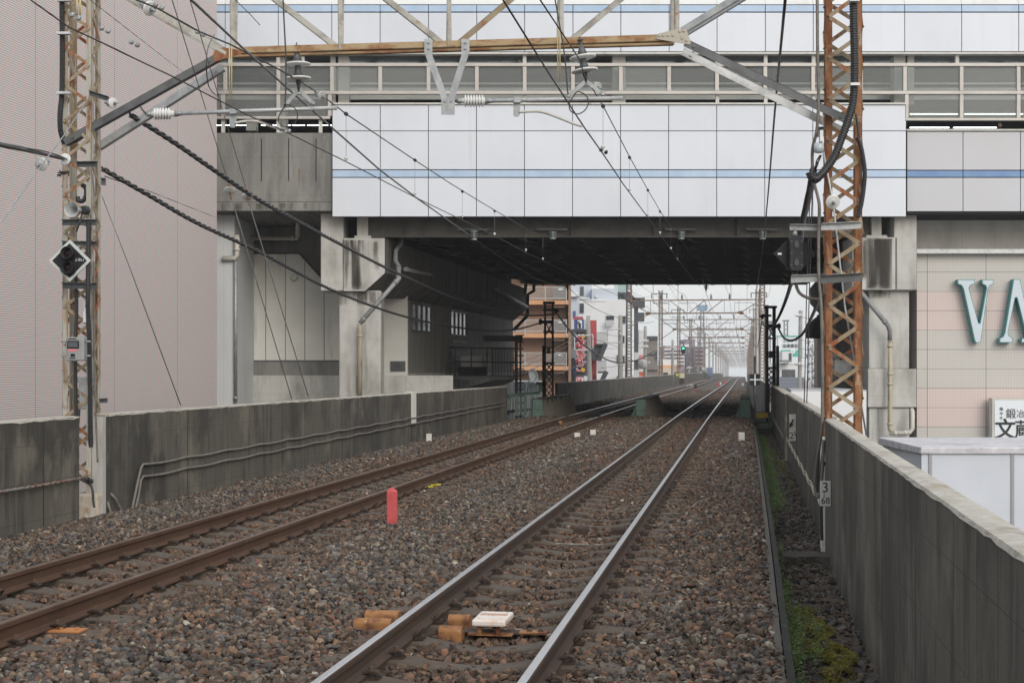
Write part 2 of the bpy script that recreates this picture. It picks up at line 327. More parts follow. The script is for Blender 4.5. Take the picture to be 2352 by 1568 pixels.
def tile_right():
    m = bpy.data.materials.new('mosaic_band_tile'); m.use_nodes = True; N, L, b = nodes_of(m); b.inputs['Roughness'].default_value = .5
    g = N.new('ShaderNodeNewGeometry').outputs['Position']; s = N.new('ShaderNodeSeparateXYZ'); L.new(g, s.inputs[0])
    def math_(op, a, c=None):
        n = N.new('ShaderNodeMath'); n.operation = op
        for i, x in enumerate((a, c)):
            if x is None: continue
            if isinstance(x, (int, float)): n.inputs[i].default_value = x
            else: L.new(x, n.inputs[i])
        return n.outputs[0]
    zr = math_('DIVIDE', math_('SUBTRACT', W(0,758,46.6).z, s.outputs[2]), .6275)   # band index from row top at v=758
    k = math_('FLOOR', math_('ADD', zr, 20)); md = math_('MODULO', k, 5)             # 2 pink bands of every 5
    # rows: pink for bands -? chosen by comparison
    pk = math_('LESS_THAN', math_('ABSOLUTE', math_('SUBTRACT', md, 3.5)), .6)
    mx = N.new('ShaderNodeMix'); mx.data_type = 'RGBA'; L.new(pk, mx.inputs[0]); mx.inputs[6].default_value = (.54,.52,.49,1); mx.inputs[7].default_value = (.62,.52,.49,1)
    fx = math_('LESS_THAN', math_('FRACT', math_('DIVIDE', s.outputs[0], .0503)), .18); fz = math_('LESS_THAN', math_('FRACT', math_('DIVIDE', s.outputs[2], .0503)), .18)
    jx = math_('LESS_THAN', math_('FRACT', math_('DIVIDE', math_('SUBTRACT', s.outputs[0], W(2129,0,46.6).x), 1.906)), .012)
    jz = math_('LESS_THAN', math_('FRACT', math_('ADD', zr, .014)), .028)
    a = math_('MULTIPLY', math_('MAXIMUM', fx, fz), .45); c = math_('MULTIPLY', math_('MAXIMUM', jx, jz), .8)
    mx2 = N.new('ShaderNodeMix'); mx2.data_type = 'RGBA'; L.new(math_('MAXIMUM', a, c), mx2.inputs[0]); L.new(mx.outputs[2], mx2.inputs[6]); mx2.inputs[7].default_value = (.11,.12,.135,1)
    L.new(mx2.outputs[2], b.inputs['Base Color']); return m
M['tile_right'] = tile_right()
# stones coloured stone by stone
def stone_mat():
    m = bpy.data.materials.new('crushed_stone'); m.use_nodes = True; N, L, b = nodes_of(m); b.inputs['Roughness'].default_value = .85
    a = N.new('ShaderNodeAttribute'); a.attribute_name = 'stone_colour'
    nz = N.new('ShaderNodeTexNoise'); nz.inputs['Scale'].default_value = 55; nz.inputs['Detail'].default_value = 3
    L.new(N.new('ShaderNodeNewGeometry').outputs['Position'], nz.inputs['Vector'])
    mr = N.new('ShaderNodeMapRange'); mr.inputs['To Min'].default_value = .55; mr.inputs['To Max'].default_value = 1.45; L.new(nz.outputs[0], mr.inputs[0])
    mx = N.new('ShaderNodeVectorMath'); mx.operation = 'SCALE'; L.new(a.outputs['Color'], mx.inputs[0]); L.new(mr.outputs[0], mx.inputs['Scale'])
    L.new(mx.outputs[0], b.inputs['Base Color']); return m
M['stone'] = stone_mat()
def ballast_far():
    m = bpy.data.materials.new('ballast_bed'); m.use_nodes = True; N, L, b = nodes_of(m); b.inputs['Roughness'].default_value = .9
    g = N.new('ShaderNodeNewGeometry').outputs['Position']
    vo = N.new('ShaderNodeTexVoronoi'); vo.inputs['Scale'].default_value = 16; L.new(g, vo.inputs['Vector'])
    r = N.new('ShaderNodeValToRGB'); e = r.color_ramp.elements; e[0].color = (.025,.019,.016,1); e[1].color = (.12,.098,.08,1)
    e.new(.35).color = (.075,.050,.037,1); e.new(.65).color = (.062,.056,.050,1); sx = N.new('ShaderNodeSeparateColor'); L.new(vo.outputs['Color'], sx.inputs[0])
    L.new(sx.outputs[0], r.inputs[0])
    nz = N.new('ShaderNodeTexNoise'); nz.inputs['Scale'].default_value = .5; nz.inputs['Detail'].default_value = 5; L.new(g, nz.inputs['Vector'])
    mr = N.new('ShaderNodeMapRange'); mr.inputs['To Min'].default_value = .75; mr.inputs['To Max'].default_value = 1.3; L.new(nz.outputs[0], mr.inputs[0])
    mx = N.new('ShaderNodeVectorMath'); mx.operation = 'SCALE'; L.new(r.outputs[0], mx.inputs[0]); L.new(mr.outputs[0], mx.inputs['Scale'])
    L.new(mx.outputs[0], b.inputs['Base Color'])
    bp = N.new('ShaderNodeBump'); bp.inputs['Strength'].default_value = 1; bp.inputs['Distance'].default_value = .04; bp.invert = True
    L.new(vo.outputs['Distance'], bp.inputs['Height']); L.new(bp.outputs[0], b.inputs['Normal']); return m
M['ballast'] = ballast_far()

def seg_Y(y0, y1, st=10):
    n = max(1, int(math.ceil((y1-y0)/st))); return [y0+(y1-y0)*i/n for i in range(n+1)]
def tbox(mb, c0, c1, y0, y1, z0, z1, mi=0, st=12):
    """prism parallel to the tracks following their gradient"""
    mb.loft([[TP(c0,y,z0), TP(c1,y,z0), TP(c1,y,z1), TP(c0,y,z1)] for y in seg_Y(y0,y1,st)], mi)
def text_mesh(txt, size, P, right, up, mt, parent=None, name='lettering', ext=.002, align='CENTER', bold=0):
    cu = bpy.data.curves.new('t', 'FONT'); cu.body = txt; cu.size = size; cu.align_x = align; cu.align_y = 'CENTER'; cu.extrude = ext; cu.offset = bold
    ob = bpy.data.objects.new('t', cu); COL.objects.link(ob)
    dg = bpy.context.evaluated_depsgraph_get(); me = bpy.data.meshes.new_from_object(ob.evaluated_get(dg)); bpy.data.objects.remove(ob)
    right = Vector(right).normalized(); up = Vector(up).normalized(); nrm = right.cross(up)
    mtx = Matrix((right, up, nrm)).transposed().to_4x4(); mtx.translation = Vector(P); me.transform(mtx)
    me.materials.clear(); me.materials.append(mt); me.name = name
    o = bpy.data.objects.new(name, me); COL.objects.link(o)
    if parent is not None:
        o.parent = parent
        if 'org' in parent: o.matrix_parent_inverse = Matrix.Translation(-Vector(parent['org']))
    return o

# ================================================================== THE SETTING: ground, ballast, gutter
g = MB(); g.add([(-420,-60,-7.2),(470,-60,-7.2),(470,1100,-13.5),(-420,1100,-13.5)], [(0,1,2,3)]); struct('ground', g, M['city'])

def hb(o):
    o = np.asarray(o, float); d = np.minimum(np.abs(o), np.abs(o+3.8))
    h = np.interp(d, [0,.45,.62,1.0,1.35,1.9,2.3,2.8,3.2], [-.215,-.205,-.19,-.185,-.15,-.13,-.16,-.22,-.24])
    return np.where(o > 1.3, np.interp(o, [1.3,1.9,2.0,2.1], [-.18,-.205,-.235,-.3]), h)
OS = [-6.62,-6.2,-5.7,-5.2,-4.8,-4.4,-4.25,-3.8,-3.35,-3.2,-2.8,-2.4,-1.9,-1.4,-1.0,-.6,-.45,0,.45,.6,1.0,1.4,1.8,2.0]
def sheet(name, y0, y1, st, lo=-.035, label=None):
    mb = MB(); ys = seg_Y(y0, y1, st)
    secs = [[Vector(((o/CT-1.809)+MT*y, y, float(hb(o))+lo+zt(y))) for o in OS] for y in ys]
    mb.loft(secs, closed=False)
    return mb
struct('track_bed', sheet('track_bed', 1.5, 54.2, 3), M['ballast'])
far_bed = sheet('far', 65.3, 900, 14, .0); struct('track_bed_beyond_bridge', far_bed, M['ballast'])

ICO_V = []
t_ = (1+5**.5)/2
for a, b in ((-1,t_),(1,t_),(-1,-t_),(1,-t_)): ICO_V.append((a,b,0))
for a, b in ((-1,t_),(1,t_),(-1,-t_),(1,-t_)): ICO_V.append((0,a,b))
for a, b in ((t_,-1),(t_,1),(-t_,-1),(-t_,1)): ICO_V.append((a,0,b))
ICO_V = np.array(ICO_V); ICO_V /= np.linalg.norm(ICO_V[0])
ICO_F = np.array([(0,11,5),(0,5,1),(0,1,7),(0,7,10),(0,10,11),(1,5,9),(5,11,4),(11,10,2),(10,7,6),(7,1,8),(3,9,4),(3,4,2),(3,2,6),(3,6,8),(3,8,9),(4,9,5),(2,4,11),(6,2,10),(8,6,7),(9,8,1)])
CUB_V = np.array([(-1,-1,-1),(1,-1,-1),(1,1,-1),(-1,1,-1),(-1,-1,1),(1,-1,1),(1,1,1),(-1,1,1)])*.62
CUB_F = np.array([(0,2,1),(0,3,2),(4,5,6),(4,6,7),(0,1,5),(0,5,4),(1,2,6),(1,6,5),(2,3,7),(2,7,6),(3,0,4),(3,4,7)])
def stones(name, pos, size, col, BV, BF, flat=.62, nvar=40, **k):
    """pos (n,3), size (n,), col (n,3) -> one mesh of angular stones"""
    n = len(pos); nb = len(BV)
    var = BV[None]*(1+rng.uniform(-.34,.30,(nvar,nb,1)))+rng.uniform(-.10,.10,(nvar,nb,3))
    vs = var[rng.integers(0,nvar,n)]*np.stack([rng.uniform(.85,1.35,n), rng.uniform(.65,1.05,n), rng.uniform(flat-.15,flat+.2,n)],1)[:,None,:]
    q = rng.normal(size=(n,4)); q[:,1:3] *= .42; q /= np.linalg.norm(q,axis=1)[:,None]; w,x,y,z = q.T
    RM = np.stack([1-2*(y*y+z*z),2*(x*y-z*w),2*(x*z+y*w),2*(x*y+z*w),1-2*(x*x+z*z),2*(y*z-x*w),2*(x*z-y*w),2*(y*z+x*w),1-2*(x*x+y*y)],1).reshape(n,3,3)
    vs = np.einsum('nij,nbj->nbi', RM, vs)*size[:,None,None]*.5+pos[:,None,:]
    V = vs.reshape(-1,3).astype(np.float32); Fc = (BF[None]+(np.arange(n)*nb)[:,None,None]).reshape(-1,3).astype(np.int32)
    me = bpy.data.meshes.new(name); me.vertices.add(len(V)); me.vertices.foreach_set('co', V.ravel())
    me.loops.add(Fc.size); me.loops.foreach_set('vertex_index', Fc.ravel()); me.polygons.add(len(Fc))
    me.polygons.foreach_set('loop_start', np.arange(0, Fc.size, 3, dtype=np.int32)); me.update(calc_edges=True)
    at = me.color_attributes.new('stone_colour', 'FLOAT_COLOR', 'POINT')
    c4 = np.ones((len(V),4), np.float32); c4[:,:3] = np.repeat(col, nb, 0); at.data.foreach_set('color', c4.ravel())
    me.materials.append(M['stone']); me.shade_flat() if hasattr(me,'shade_flat') else None
    o = bpy.data.objects.new(name, me); COL.objects.link(o); return tag(o, **k)
def in_track(o):
    return np.minimum(np.abs(o), np.abs(o+3.8))
PAL_B = np.array([(.098,.062,.044),(.078,.054,.042),(.125,.084,.056),(.062,.047,.039),(.135,.078,.050),(.095,.074,.058)])
PAL_G = np.array([(.085,.085,.085),(.115,.112,.105),(.060,.062,.066),(.140,.130,.112),(.095,.085,.075),(.075,.066,.060),(.120,.085,.062),(.165,.135,.10)])
def pal(o, y, n):
    d = in_track(o); pb = np.interp(d, [0,.8,1.2,1.9,3], [.94,.86,.50,.16,.24])
    pb = np.where(o > 1.1, .50, pb)+.25*np.sin(o*2.1+y*.55)*np.cos(y*.37-o)
    isb = rng.random(n) < pb
    c = np.where(isb[:,None], PAL_B[rng.integers(0,len(PAL_B),n)], PAL_G[rng.integers(0,len(PAL_G),n)])
    c = c*np.array((1.10,1.02,.95))*(rng.uniform(.35,1.3,n)**1.15)[:,None]
    pale = rng.random(n) < .006; c[pale] = c[pale]*.3+np.array((.28,.26,.22))
    return c
SL0, SLD = 8.87, .644; TL0, TLD = 11.9, .607
def scatter(y0, y1, dens, s0, s1, BV, BF, name, label):
    n = int((y1-y0)*8.6*dens); y = rng.uniform(y0,y1,n); o = rng.uniform(-6.6,2.05,n); x = o/CT-1.809+MT*y
    ok = np.abs(x) < .375*y+.9; s = (y+ST*o)/CT
    d = in_track(o); right = np.abs(o) < np.abs(o+3.8)
    ph = np.where(right, (s-SL0)/SLD, (s-TL0)/TLD); off = np.abs(ph-np.round(ph))*np.where(right,SLD,TLD)
    onS = (off < .115) & (d < 1.0)
    ok &= ~(onS & (rng.random(n) < np.where(d < .5, .86, .30)))
    ok &= ~(np.abs(d-.565) < .085)
    y, o, x = y[ok], o[ok], x[ok]; n = len(y)
    z = hb(o)+rng.uniform(-.022,.010,n)+.012*np.sin(o*5+1)*np.sin(y*3.1)
    z += np.array([zt(q) for q in np.round(y)])
    size = rng.uniform(s0,s1,n)*rng.choice([.7,1,1,1.25], n)
    stones(name, np.stack([x,y,z],1), size, pal(o,y,n), BV, BF, kind='stuff', label=label, cat='gravel')
scatter(6.5, 14.5, 700, .042, .066, ICO_V, ICO_F, 'ballast_stones', 'brown and grey crushed stone ballast nearest the viewer')
scatter(14.5, 26, 520, .046, .070, CUB_V, CUB_F, 'ballast_stones', 'brown and grey crushed stone ballast around the red post')
scatter(26, 54, 250, .06, .095, CUB_V, CUB_F, 'ballast_stones', 'crushed stone ballast running up to the green girders')
def scatter_far():
    n = 26000; y = 66+(rng.random(n)**1.7)*60; o = rng.uniform(-6.6,2.0,n); ok = np.abs(in_track(o)-.565) > .09; y, o = y[ok], o[ok]; n = len(y)
    x = o/CT-1.809+MT*y; z = hb(o)+rng.uniform(0,.02,n)+np.array([zt(q) for q in y])
    stones('ballast_stones', np.stack([x,y,z],1), rng.uniform(.07,.13,n), pal(o,y,n), CUB_V, CUB_F, kind='stuff', label='crushed stone ballast beyond the green girders', cat='gravel')
scatter_far()

# gutter between the kerb and the right wall
gm = MB(); tbox(gm, .22, 1.06, 2, 54.2, -.72, -.62); tbox(gm, .22, 1.06, 66, 300, -.72, -.62); struct('gutter_floor', gm, M['mud'])
ck = MB(); ys = seg_Y(2, 54, 4)
cc = lambda y: float(np.interp(y, [2,8,16,35,60], [.19,.20,.24,.28,.28]))
ck.loft([[TP(cc(y)-.01,y,-.6),TP(cc(y)+.06,y,-.6),TP(cc(y)+.05,y,-.225),TP(cc(y)+.0,y,-.225)] for y in ys])
kerb = struct('kerb', ck, mat('worn_kerb_concrete', (.075,.068,.058), .9, 0, [((.06,.058,.05), 4, .45, .65)], (40,.4,.01)))
ck = MB(); ck.loft([[TP(cc(y)+.063,y,-.62),TP(cc(y)+.115,y,-.62),TP(cc(y)+.115,y,-.235),TP(cc(y)+.063,y,-.235)] for y in ys])
struct('kerb_mossy_edge', ck, mat('black_mossy_board', (.010,.010,.009), .9, 0, [((.035,.042,.012), 6, .55, .7)], (40,.4,.01)))
n = 5200; y = 8+(rng.random(n)**1.35)*46; c = rng.uniform(.32,1.04,n); s_ = rng.uniform(.035,.085,n)
keep = rng.random(n) < np.where((y < 13.2) & (c > .60), .35, 1.0); y, c, s_ = y[keep], c[keep], s_[keep]; n = len(y)
dk = np.array([(.065,.056,.048),(.085,.072,.060),(.045,.042,.040),(.11,.072,.052),(.11,.10,.092)])[rng.integers(0,5,n)]*rng.uniform(.6,1.2,n)[:,None]
stones('gutter_stones', np.stack([c+MT*y, y, np.full(n,-.61)+rng.uniform(-.01,.025,n)],1), s_, dk, ICO_V, ICO_F, kind='stuff', label='dark loose stones lying in the gutter', cat='gravel')
# moss and weeds: patches as (c, Y, radius c, radius Y, count)
def clump(mb, P, r, n, kind):
    for i in range(n):
        a = random.uniform(0, 6.28); q = Vector(P)+Vector((math.cos(a), math.sin(a), 0))*r*random.random()**.5
        h = random.uniform(.01,.035) if kind == 'moss' else random.uniform(.03,.11)
        for k in range(3 if kind == 'moss' else 5):
            b = random.uniform(0, 6.28); w = random.uniform(.005,.016); z = h*random.uniform(.2,1.5)
            e = Vector((math.cos(b), math.sin(b), 0)); f_ = Vector((-e.y, e.x, 0)); tip = q+e*random.uniform(.005,.025)+UP*z
            mb.add([tip-e*w*.9, tip-f_*w*.6+UP*.004, tip+e*w+UP*random.uniform(-.004,.008), tip+f_*w*.6+UP*.004], [(0,1,2,3)])
wd = MB()
for (c0, c1, y0, y1, n) in ((.30,.46,10.3,15.2,620),(.33,.64,11.0,13.6,330),(.34,.46,15,18.5,110),(.34,.68,23,47,1900),(.36,.5,17,24,120),(.4,.95,30,40,120),(.36,.6,70,110,260)):
    for i in range(n):
        y = random.uniform(y0, y1); c = c0+(c1-c0)*random.random()**1.6
        if c > c0+.05 and y < 22 and math.sin(y*3.1+c*11)*math.sin(c*27-y*5.3) < .05: continue
        clump(wd, TP(c, y, -.60+.04*random.random()), .05, 3, 'weed')
wd.build('weeds', M['grass'], kind='stuff', label='bright green weeds growing along the gutter edge', cat='weeds')
ms = MB()
for (c, y, rc, ry, n) in ((.62,12.4,.15,1.0,620),(.76,11.5,.12,.5,360),(.55,13.4,.12,.6,260),(.70,10.9,.12,.4,260),(.85,33,.12,3,160),(.7,38,.15,3,140),(.9,28,.08,2,90),(.55,9.4,.1,.4,90)):
    for i in range(n):
        a = random.uniform(0,6.28); r = random.random()**.5
        if math.sin((y+math.sin(a)*ry*r)*8.3)*math.sin((c+math.cos(a)*rc*r)*31) < -.05: continue
        clump(ms, TP(c+math.cos(a)*rc*r, y+math.sin(a)*ry*r, -.60+.03*(1-r)), .03, 4, 'moss')
ms.build('moss', M['moss'], kind='stuff', label='dark yellow green moss cushions on the gutter floor', cat='moss')
dv = MB()
for i in range(150):
    y = random.uniform(9, 17.5); c = random.uniform(.45, 1.0); p = TP(c, y, -.56+random.uniform(0,.05)); a = random.uniform(0, 6.28); L1 = random.uniform(.12,.45); q = p+Vector((math.cos(a)*L1*.5, math.sin(a)*L1, random.uniform(-.01,.03))); dv.tube([p, p.lerp(q,.5)+UP*random.uniform(.005,.03), q], .0025, 4)
dv.build('dry_stems', mat('dry_stem', (.20,.14,.085), .9), kind='stuff', label='thin dry brown stems lying over the gutter stones', cat='dead plants')
# a low concrete step across the gutter at the mast foot and dry vines beside it
st = MB(); st.loft([[TP(c, y, -.62), TP(c, y+.03, -.50), TP(c, y+.45, -.49), TP(c, y+.45, -.62)] for c, y in ((.44,17.0),(.62,16.95),(.85,17.0),(1.0,16.9))]); st.build('gutter_step', M['mud'], kind='structure')

# ================================================================== RAILS, SLEEPERS
RP = [(-.0635,-.153),(.0635,-.153),(.0635,-.142),(.018,-.128),(.0085,-.118),(.0085,-.050),(.0325,-.036),(.0325,-.006),(.026,0),(-.026,0),(-.0325,-.006),(-.0325,-.036),(-.0085,-.050),(-.0085,-.118),(-.018,-.128),(-.0635,-.142)]
def sweep(mb, o, prof, s0, s1, st=8, mi=0):
    n = max(1, int((s1-s0)/st)); mb.loft([[TR(o+a, s0+(s1-s0)*i/n, b) for a, b in prof] for i in range(n+1)], mi)
def sleeper_mesh():
    mb = MB(); secs = []
    for o in (-1.0,-.8,-.565,-.42,-.3,-.15,0,.15,.3,.42,.565,.8,1.0):
        zt_ = float(np.interp(abs(o), [0,.2,.42,.8,1.0], [-.215,-.205,-.168,-.168,-.178])); w = float(np.interp(abs(o), [0,.4,1], [.092,.105,.105]))
        secs.append([NN*o-DD*(w+.03)+UP*-.31, NN*o+DD*(w+.03)+UP*-.31, NN*o+DD*(w+.008)+UP*(zt_-.012), NN*o+DD*(w-.01)+UP*zt_, NN*o-DD*(w-.01)+UP*zt_, NN*o-DD*(w+.008)+UP*(zt_-.012)])
    mb.loft(secs); return mb.mesh('sleeper', M['sleeper'])
def clip_mesh(sg):
    """leaf spring clip with a bolt, toe on the rail foot; sg = side the tail points to"""
    mb = MB(); pr = [(.045,-.128),(.075,-.122),(.105,-.118),(.128,-.126),(.134,-.142),(.122,-.155),(.095,-.158)]
    for (a, b), (c, d) in zip(pr, pr[1:]):
        mb.obox(NN*sg*(a+c)/2+UP*(b+d)/2, NN*sg*((c-a)/2+.003)+UP*(d-b)/2, DD*.036, (UP*(c-a)-NN*sg*(d-b)).normalized()*.005)
    mb.obox(NN*sg*.095+UP*-.163, NN*.045, DD*.05, UP*.006)
    mb.lathe(NN*sg*.085+UP*-.118, UP, [(0,.021),(.004,.021),(.0041,.015),(.026,.015),(.028,.012)], 6, mi=1, sm=False)
    return mb.mesh('rail_clip', [M['clip'], M['bolt']])
SLM = sleeper_mesh(); CLM = {1: clip_mesh(1), -1: clip_mesh(-1)}
def ring_clip_mesh(sg):
    mb = MB(); mb.tube([NN*sg*(.07+.045*math.sin(a))+DD*.05*math.cos(a)+UP*(-.135+.05*math.sin(a)) for a in [math.pi*i/10 for i in range(-1,12)]], .012, 6)
    mb.obox(NN*sg*.08+UP*-.15, NN*.05, DD*.05, UP*.012); mb.lathe(NN*sg*.08+UP*-.14, UP, [(0,.025),(.03,.02)], 8); return mb.mesh('rail_clip', M['clip'])
RCM = {1: ring_clip_mesh(1), -1: ring_clip_mesh(-1)}
def track(oc, s_first, ds, ns, body, top_split, label, rings):
    t = thing('railway_track', label, 'track', (0,0,0))
    for sg in (-1, 1):
        o = oc+sg*.565; mb = MB(); sweep(mb, o, RP, 5.5, 800, 9); r = mb.build('rail', body, t)
        mb = MB(); q = [(-.0255,.0003),(.0255,.0003),(.022,.0018),(-.022,.0018)]
        if top_split: sweep(mb, o, q, 5.5, top_split, 8); mb.build('running_surface', M['rail_dull'], r); mb = MB(); sweep(mb, o, q, top_split, 800, 9); mb.build('running_surface', M['rail_top'], r)
        else: sweep(mb, o, q, 5.5, 800, 9); mb.build('running_surface', M['rail_top'], r)
    for k in range(-4, ns):
        s = s_first+k*ds; e = bpy.data.objects.new('sleeper', SLM); COL.objects.link(e); e.parent = t; P = TR(oc, s, 0); e.location = P
        if s > 46: continue
        for sg in (-1, 1):
            for tl in (-1, 1):
                me = RCM[tl] if (k in rings and tl == 1) else CLM[tl]
                c = bpy.data.objects.new('rail_clip', me); COL.objects.link(c); c.parent = e; c.location = NN*(sg*.565)
    return t
track_r = track(0, SL0, SLD, 70, M['rail_dark'], None, 'nearer straight track with two shiny rails, on the right', (2,3,21))
track_l = track(-3.80, TL0, TLD, 66, M['rail_rust'], 34, 'rusty brown track beside the concrete wall, on the left', (-1,8,12))

# ================================================================== TRACKSIDE WALLS
def wall(label, c_in, c_out, y0, y1, zb, z1, z2=None, far=False, group='concrete walls along the tracks', rough=.02, jit=.012):
    """c_in faces the tracks; z1..z2 top at both ends; part coping"""
    z2 = z1 if z2 is None else z2; t = thing('track_wall', label, 'concrete wall', tuple(TP(c_in, y0, zb)), group)
    mb = MB(); ys = seg_Y(y0, y1, 25 if far else 6); zz = lambda y: z1+(z2-z1)*(y-y0)/(y1-y0)
    mb.loft([[TP(c_in,y,zb), TP(c_out,y,zb), TP(c_out,y,zz(y)), TP(c_in,y,zz(y))] for y in ys]); mb.build('wall_body', M['conc_wall'], t)
    cb = MB(); sg = 1 if c_out > c_in else -1; st = 6 if far else .17; secs = []
    for y in seg_Y(y0, y1, st):
        j = random.uniform(-jit, jit*.8); k = random.uniform(-.5,1)*jit*.5; d_ = random.uniform(0, rough)
        secs.append([TP(c_in-sg*(.004+max(0,j)), y, zz(y)-.004-d_), TP(c_out+sg*.004, y, zz(y)-.01), TP(c_out+sg*.002, y, zz(y)+.014+k*.6), TP((c_in+c_out)/2, y, zz(y)+.018+k*.6), TP(c_in+sg*.004, y, zz(y)+.010+k*.6)])
    cb.loft(secs); cb.build('coping', M['coping'], t); return t
wl_a = wall('dark stained wall section left of the nearest left mast, nearest the viewer', -8.5, -8.66, 3, 18.35, -.6, 1.10)
wall('long dark stained wall between the nearest left mast and the iron balcony', -8.5, -8.65, 19.1, 36.6, -.6, 1.10, 1.06)
wall('wall section beside the dark iron balcony, right of the white notch', -8.5, -8.65, 37.1, 51.4, -.6, 1.06, 1.02)
wall('tall streaked wall in the right foreground with a thick pale coping', 1.00, 1.14, 2.6, 17.85, -.75, 1.055, 1.085, rough=.012, jit=.006)
wall('dark wall carrying the arrow plate, beyond the nearest right mast', 1.05, 1.20, 18.75, 35.5, -.75, 1.07, 1.06, rough=.035, jit=.014)
wall('wall section under the overpass beyond the arrow plate', 1.00, 1.20, 35.9, 54.6, -.75, 1.05, 1.03, rough=.03)
wall('long hazy wall left of the tracks beyond the bridge', -8.5, -8.65, 65.5, 172, -.9, 1.0, 1.1, far=True)
wall('farthest wall on the left beyond the cream cabinet', -8.5, -8.65, 176, 560, -.9, 1.1, far=True)
wall('low hazy wall right of the tracks beyond the bridge', 1.0, 1.15, 66.5, 560, -.9, .95, far=True)
# white-painted reveals of the left wall (end of section and notch)
mb = MB(); mb.loft([[TP(-8.49,y,-.55), TP(-8.66,y,-.55), TP(-8.66,y,1.09), TP(-8.49,y,1.09)] for y in (19.0,19.095)])
mb.build('wall_end_face', mat('pale_wall_end', (.36,.35,.33), .85, 0, [((.18,.17,.16), (4,4,.6), .5, .7)]), label='pale end face of the long wall beside the left mast', cat='wall end')
mb = MB(); mb.loft([[TP(-8.47,y,.26), TP(-8.66,y,.26), TP(-8.66,y,1.10), TP(-8.47,y,1.10)] for y in (36.62,37.05)])
mb.build('notch_post', mat('white_notch', (.55,.54,.50), .8), label='white painted stub filling the notch in the left wall', cat='wall stub')
# retaining fascia under walls so the viaduct has depth from the side
vf = MB(); tbox(vf, -8.66, -8.5, 3, 54, -7, -.6); tbox(vf, 1.06, 1.2, 3, 54, -7, -.75); tbox(vf, -8.66, 1.2, 53.8, 54.3, -7, -.4); tbox(vf, -8.66, -8.5, 65.5, 560, -9, -.9, st=40); tbox(vf, 1.0, 1.15, 66, 560, -9, -.9, st=40); tbox(vf, -8.66, 1.2, 65.4, 65.7, -7, -.3)
struct('viaduct_side', vf, M['conc_mid'])

# conduits on the left wall: two wavy grey cables
def wavy(z0, dz, name, label):
    pts = []
    for i in range(0, 120):
        y = 20.2+i*(50.6-20.2)/119; ph = (y-20.2)/1.6; z = z0+dz*(y-20)+.022*(abs(math.sin(ph*math.pi))-.5)*-1
        pts.append(TP(-8.46, y, z))
    return pts
P0 = [TP(-8.44,19.45,1.2-2.0+.62), TP(-8.44,19.5,-.33), TP(-8.44,19.62,-.40), TP(-8.44,19.85,-.28), TP(-8.44,20.0,.12)]
mb = MB(); mb.tube([TP(-8.5,19.25,.05),TP(-8.46,19.3,-.02),TP(-8.44,19.45,-.2),TP(-8.43,19.6,-.42),TP(-8.44,19.75,-.3),TP(-8.44,19.95,.1),TP(-8.45,20.1,.33)]+wavy(.36,.0045,'',''), .019, 7)
mb.build('wall_cable', M['cable_grey'], label='upper of the two grey cables along the left wall', cat='cable', group='cables clipped to the left wall')
mb = MB(); mb.tube([TP(-8.5,19.15,-.05),TP(-8.46,19.2,-.25),TP(-8.43,19.4,-.5),TP(-8.43,19.62,-.5),TP(-8.44,19.85,-.3),TP(-8.44,20.0,-.05),TP(-8.45,20.1,.16)]+wavy(.19,.0060,'',''), .019, 7)
mb.build('wall_cable', M['cable_grey'], label='lower of the two grey cables along the left wall', cat='cable', group='cables clipped to the left wall')
mb = MB(); q = [WC(u, v, -8.44) for u, v in ((-120,1146),(0,1129),(60,1120),(120,1110),(195,1096))]
mb.tube(q, .017, 8)
for i in range(14):
    f = q[1].lerp(q[-1], i/13); mb.tube([f-DD*.02, f+DD*.02], .021, 8)
mb.build('wall_pipe', mat('rust_banded_pipe', (.19,.18,.165), .6, .2, [((.17,.06,.03), (9,9,9), .5, .56)]), label='rust banded pipe low on the nearest left wall', cat='pipe')

# ================================================================== THE OVERPASS STATION
YF = 45.0
st_b = thing('station_overpass', 'white panelled station building spanning the tracks with light blue stripe', 'station building', (0, 45, 0))
st_b['org'] = (0, 45, 0)
def fr(mb, u0, v0, u1, v1, Y=YF, d=.06, mi=0):
    a = W(u0, v1, Y); b = W(u1, v0, Y); mb.box((a.x, Y, a.z), (b.x, Y+d, b.z), mi)
def panels(name, us, vs, Y, mt, d=.05, gp=1.5, parent=st_b, bev=.006):
    mb = MB()
    for a, b in zip(us, us[1:]):
        for c, e in zip(vs, vs[1:]): fr(mb, a+gp/2, c+gp/2, b-gp/2, e-gp/2, Y, d)
    return mb.build(name, mt, parent, bevel=bev)
G = 110.4; ul = [763+G*i for i in range(12)]+[2081.5]
panels('lower_cladding', ul, [241,301,390], YF, M['panel']); panels('lower_cladding', ul, [408,498], YF, M['panel'])
panels('blue_band', ul, [390.5,407.5], YF, M['blue'])
mb = MB(); fr(mb, 762.5, 236, 2082, 240, YF-.05, .3); mb.build('sill_cap', M['white_paint'], st_b)
ur = [2083,2212,2344,2475,2606,2737]
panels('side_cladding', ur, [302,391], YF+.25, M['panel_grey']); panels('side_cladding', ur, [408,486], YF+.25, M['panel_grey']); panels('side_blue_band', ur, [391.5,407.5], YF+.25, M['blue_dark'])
mb = MB(); fr(mb, 2082, 296.5, 2740, 300.5, YF+.2, .3); mb.build('side_sill_cap', M['white_paint'], st_b)
uu = [274,396,517,639,762]+[873+G*i for i in range(0)]+[873,984,1095,1205,1316,1426,1537,1647,1758,1868,1978,2078,2209,2340,2471,2602,2733]
panels('upper_cladding', uu, [29,119], YF, M['panel']); panels('upper_blue_band', uu, [11.5,28], YF, M['blue'])
mb = MB(); fr(mb, 274, 119.8, 2740, 124.5, YF-.04, .3); mb.build('upper_sill_cap', M['white_paint'], st_b)
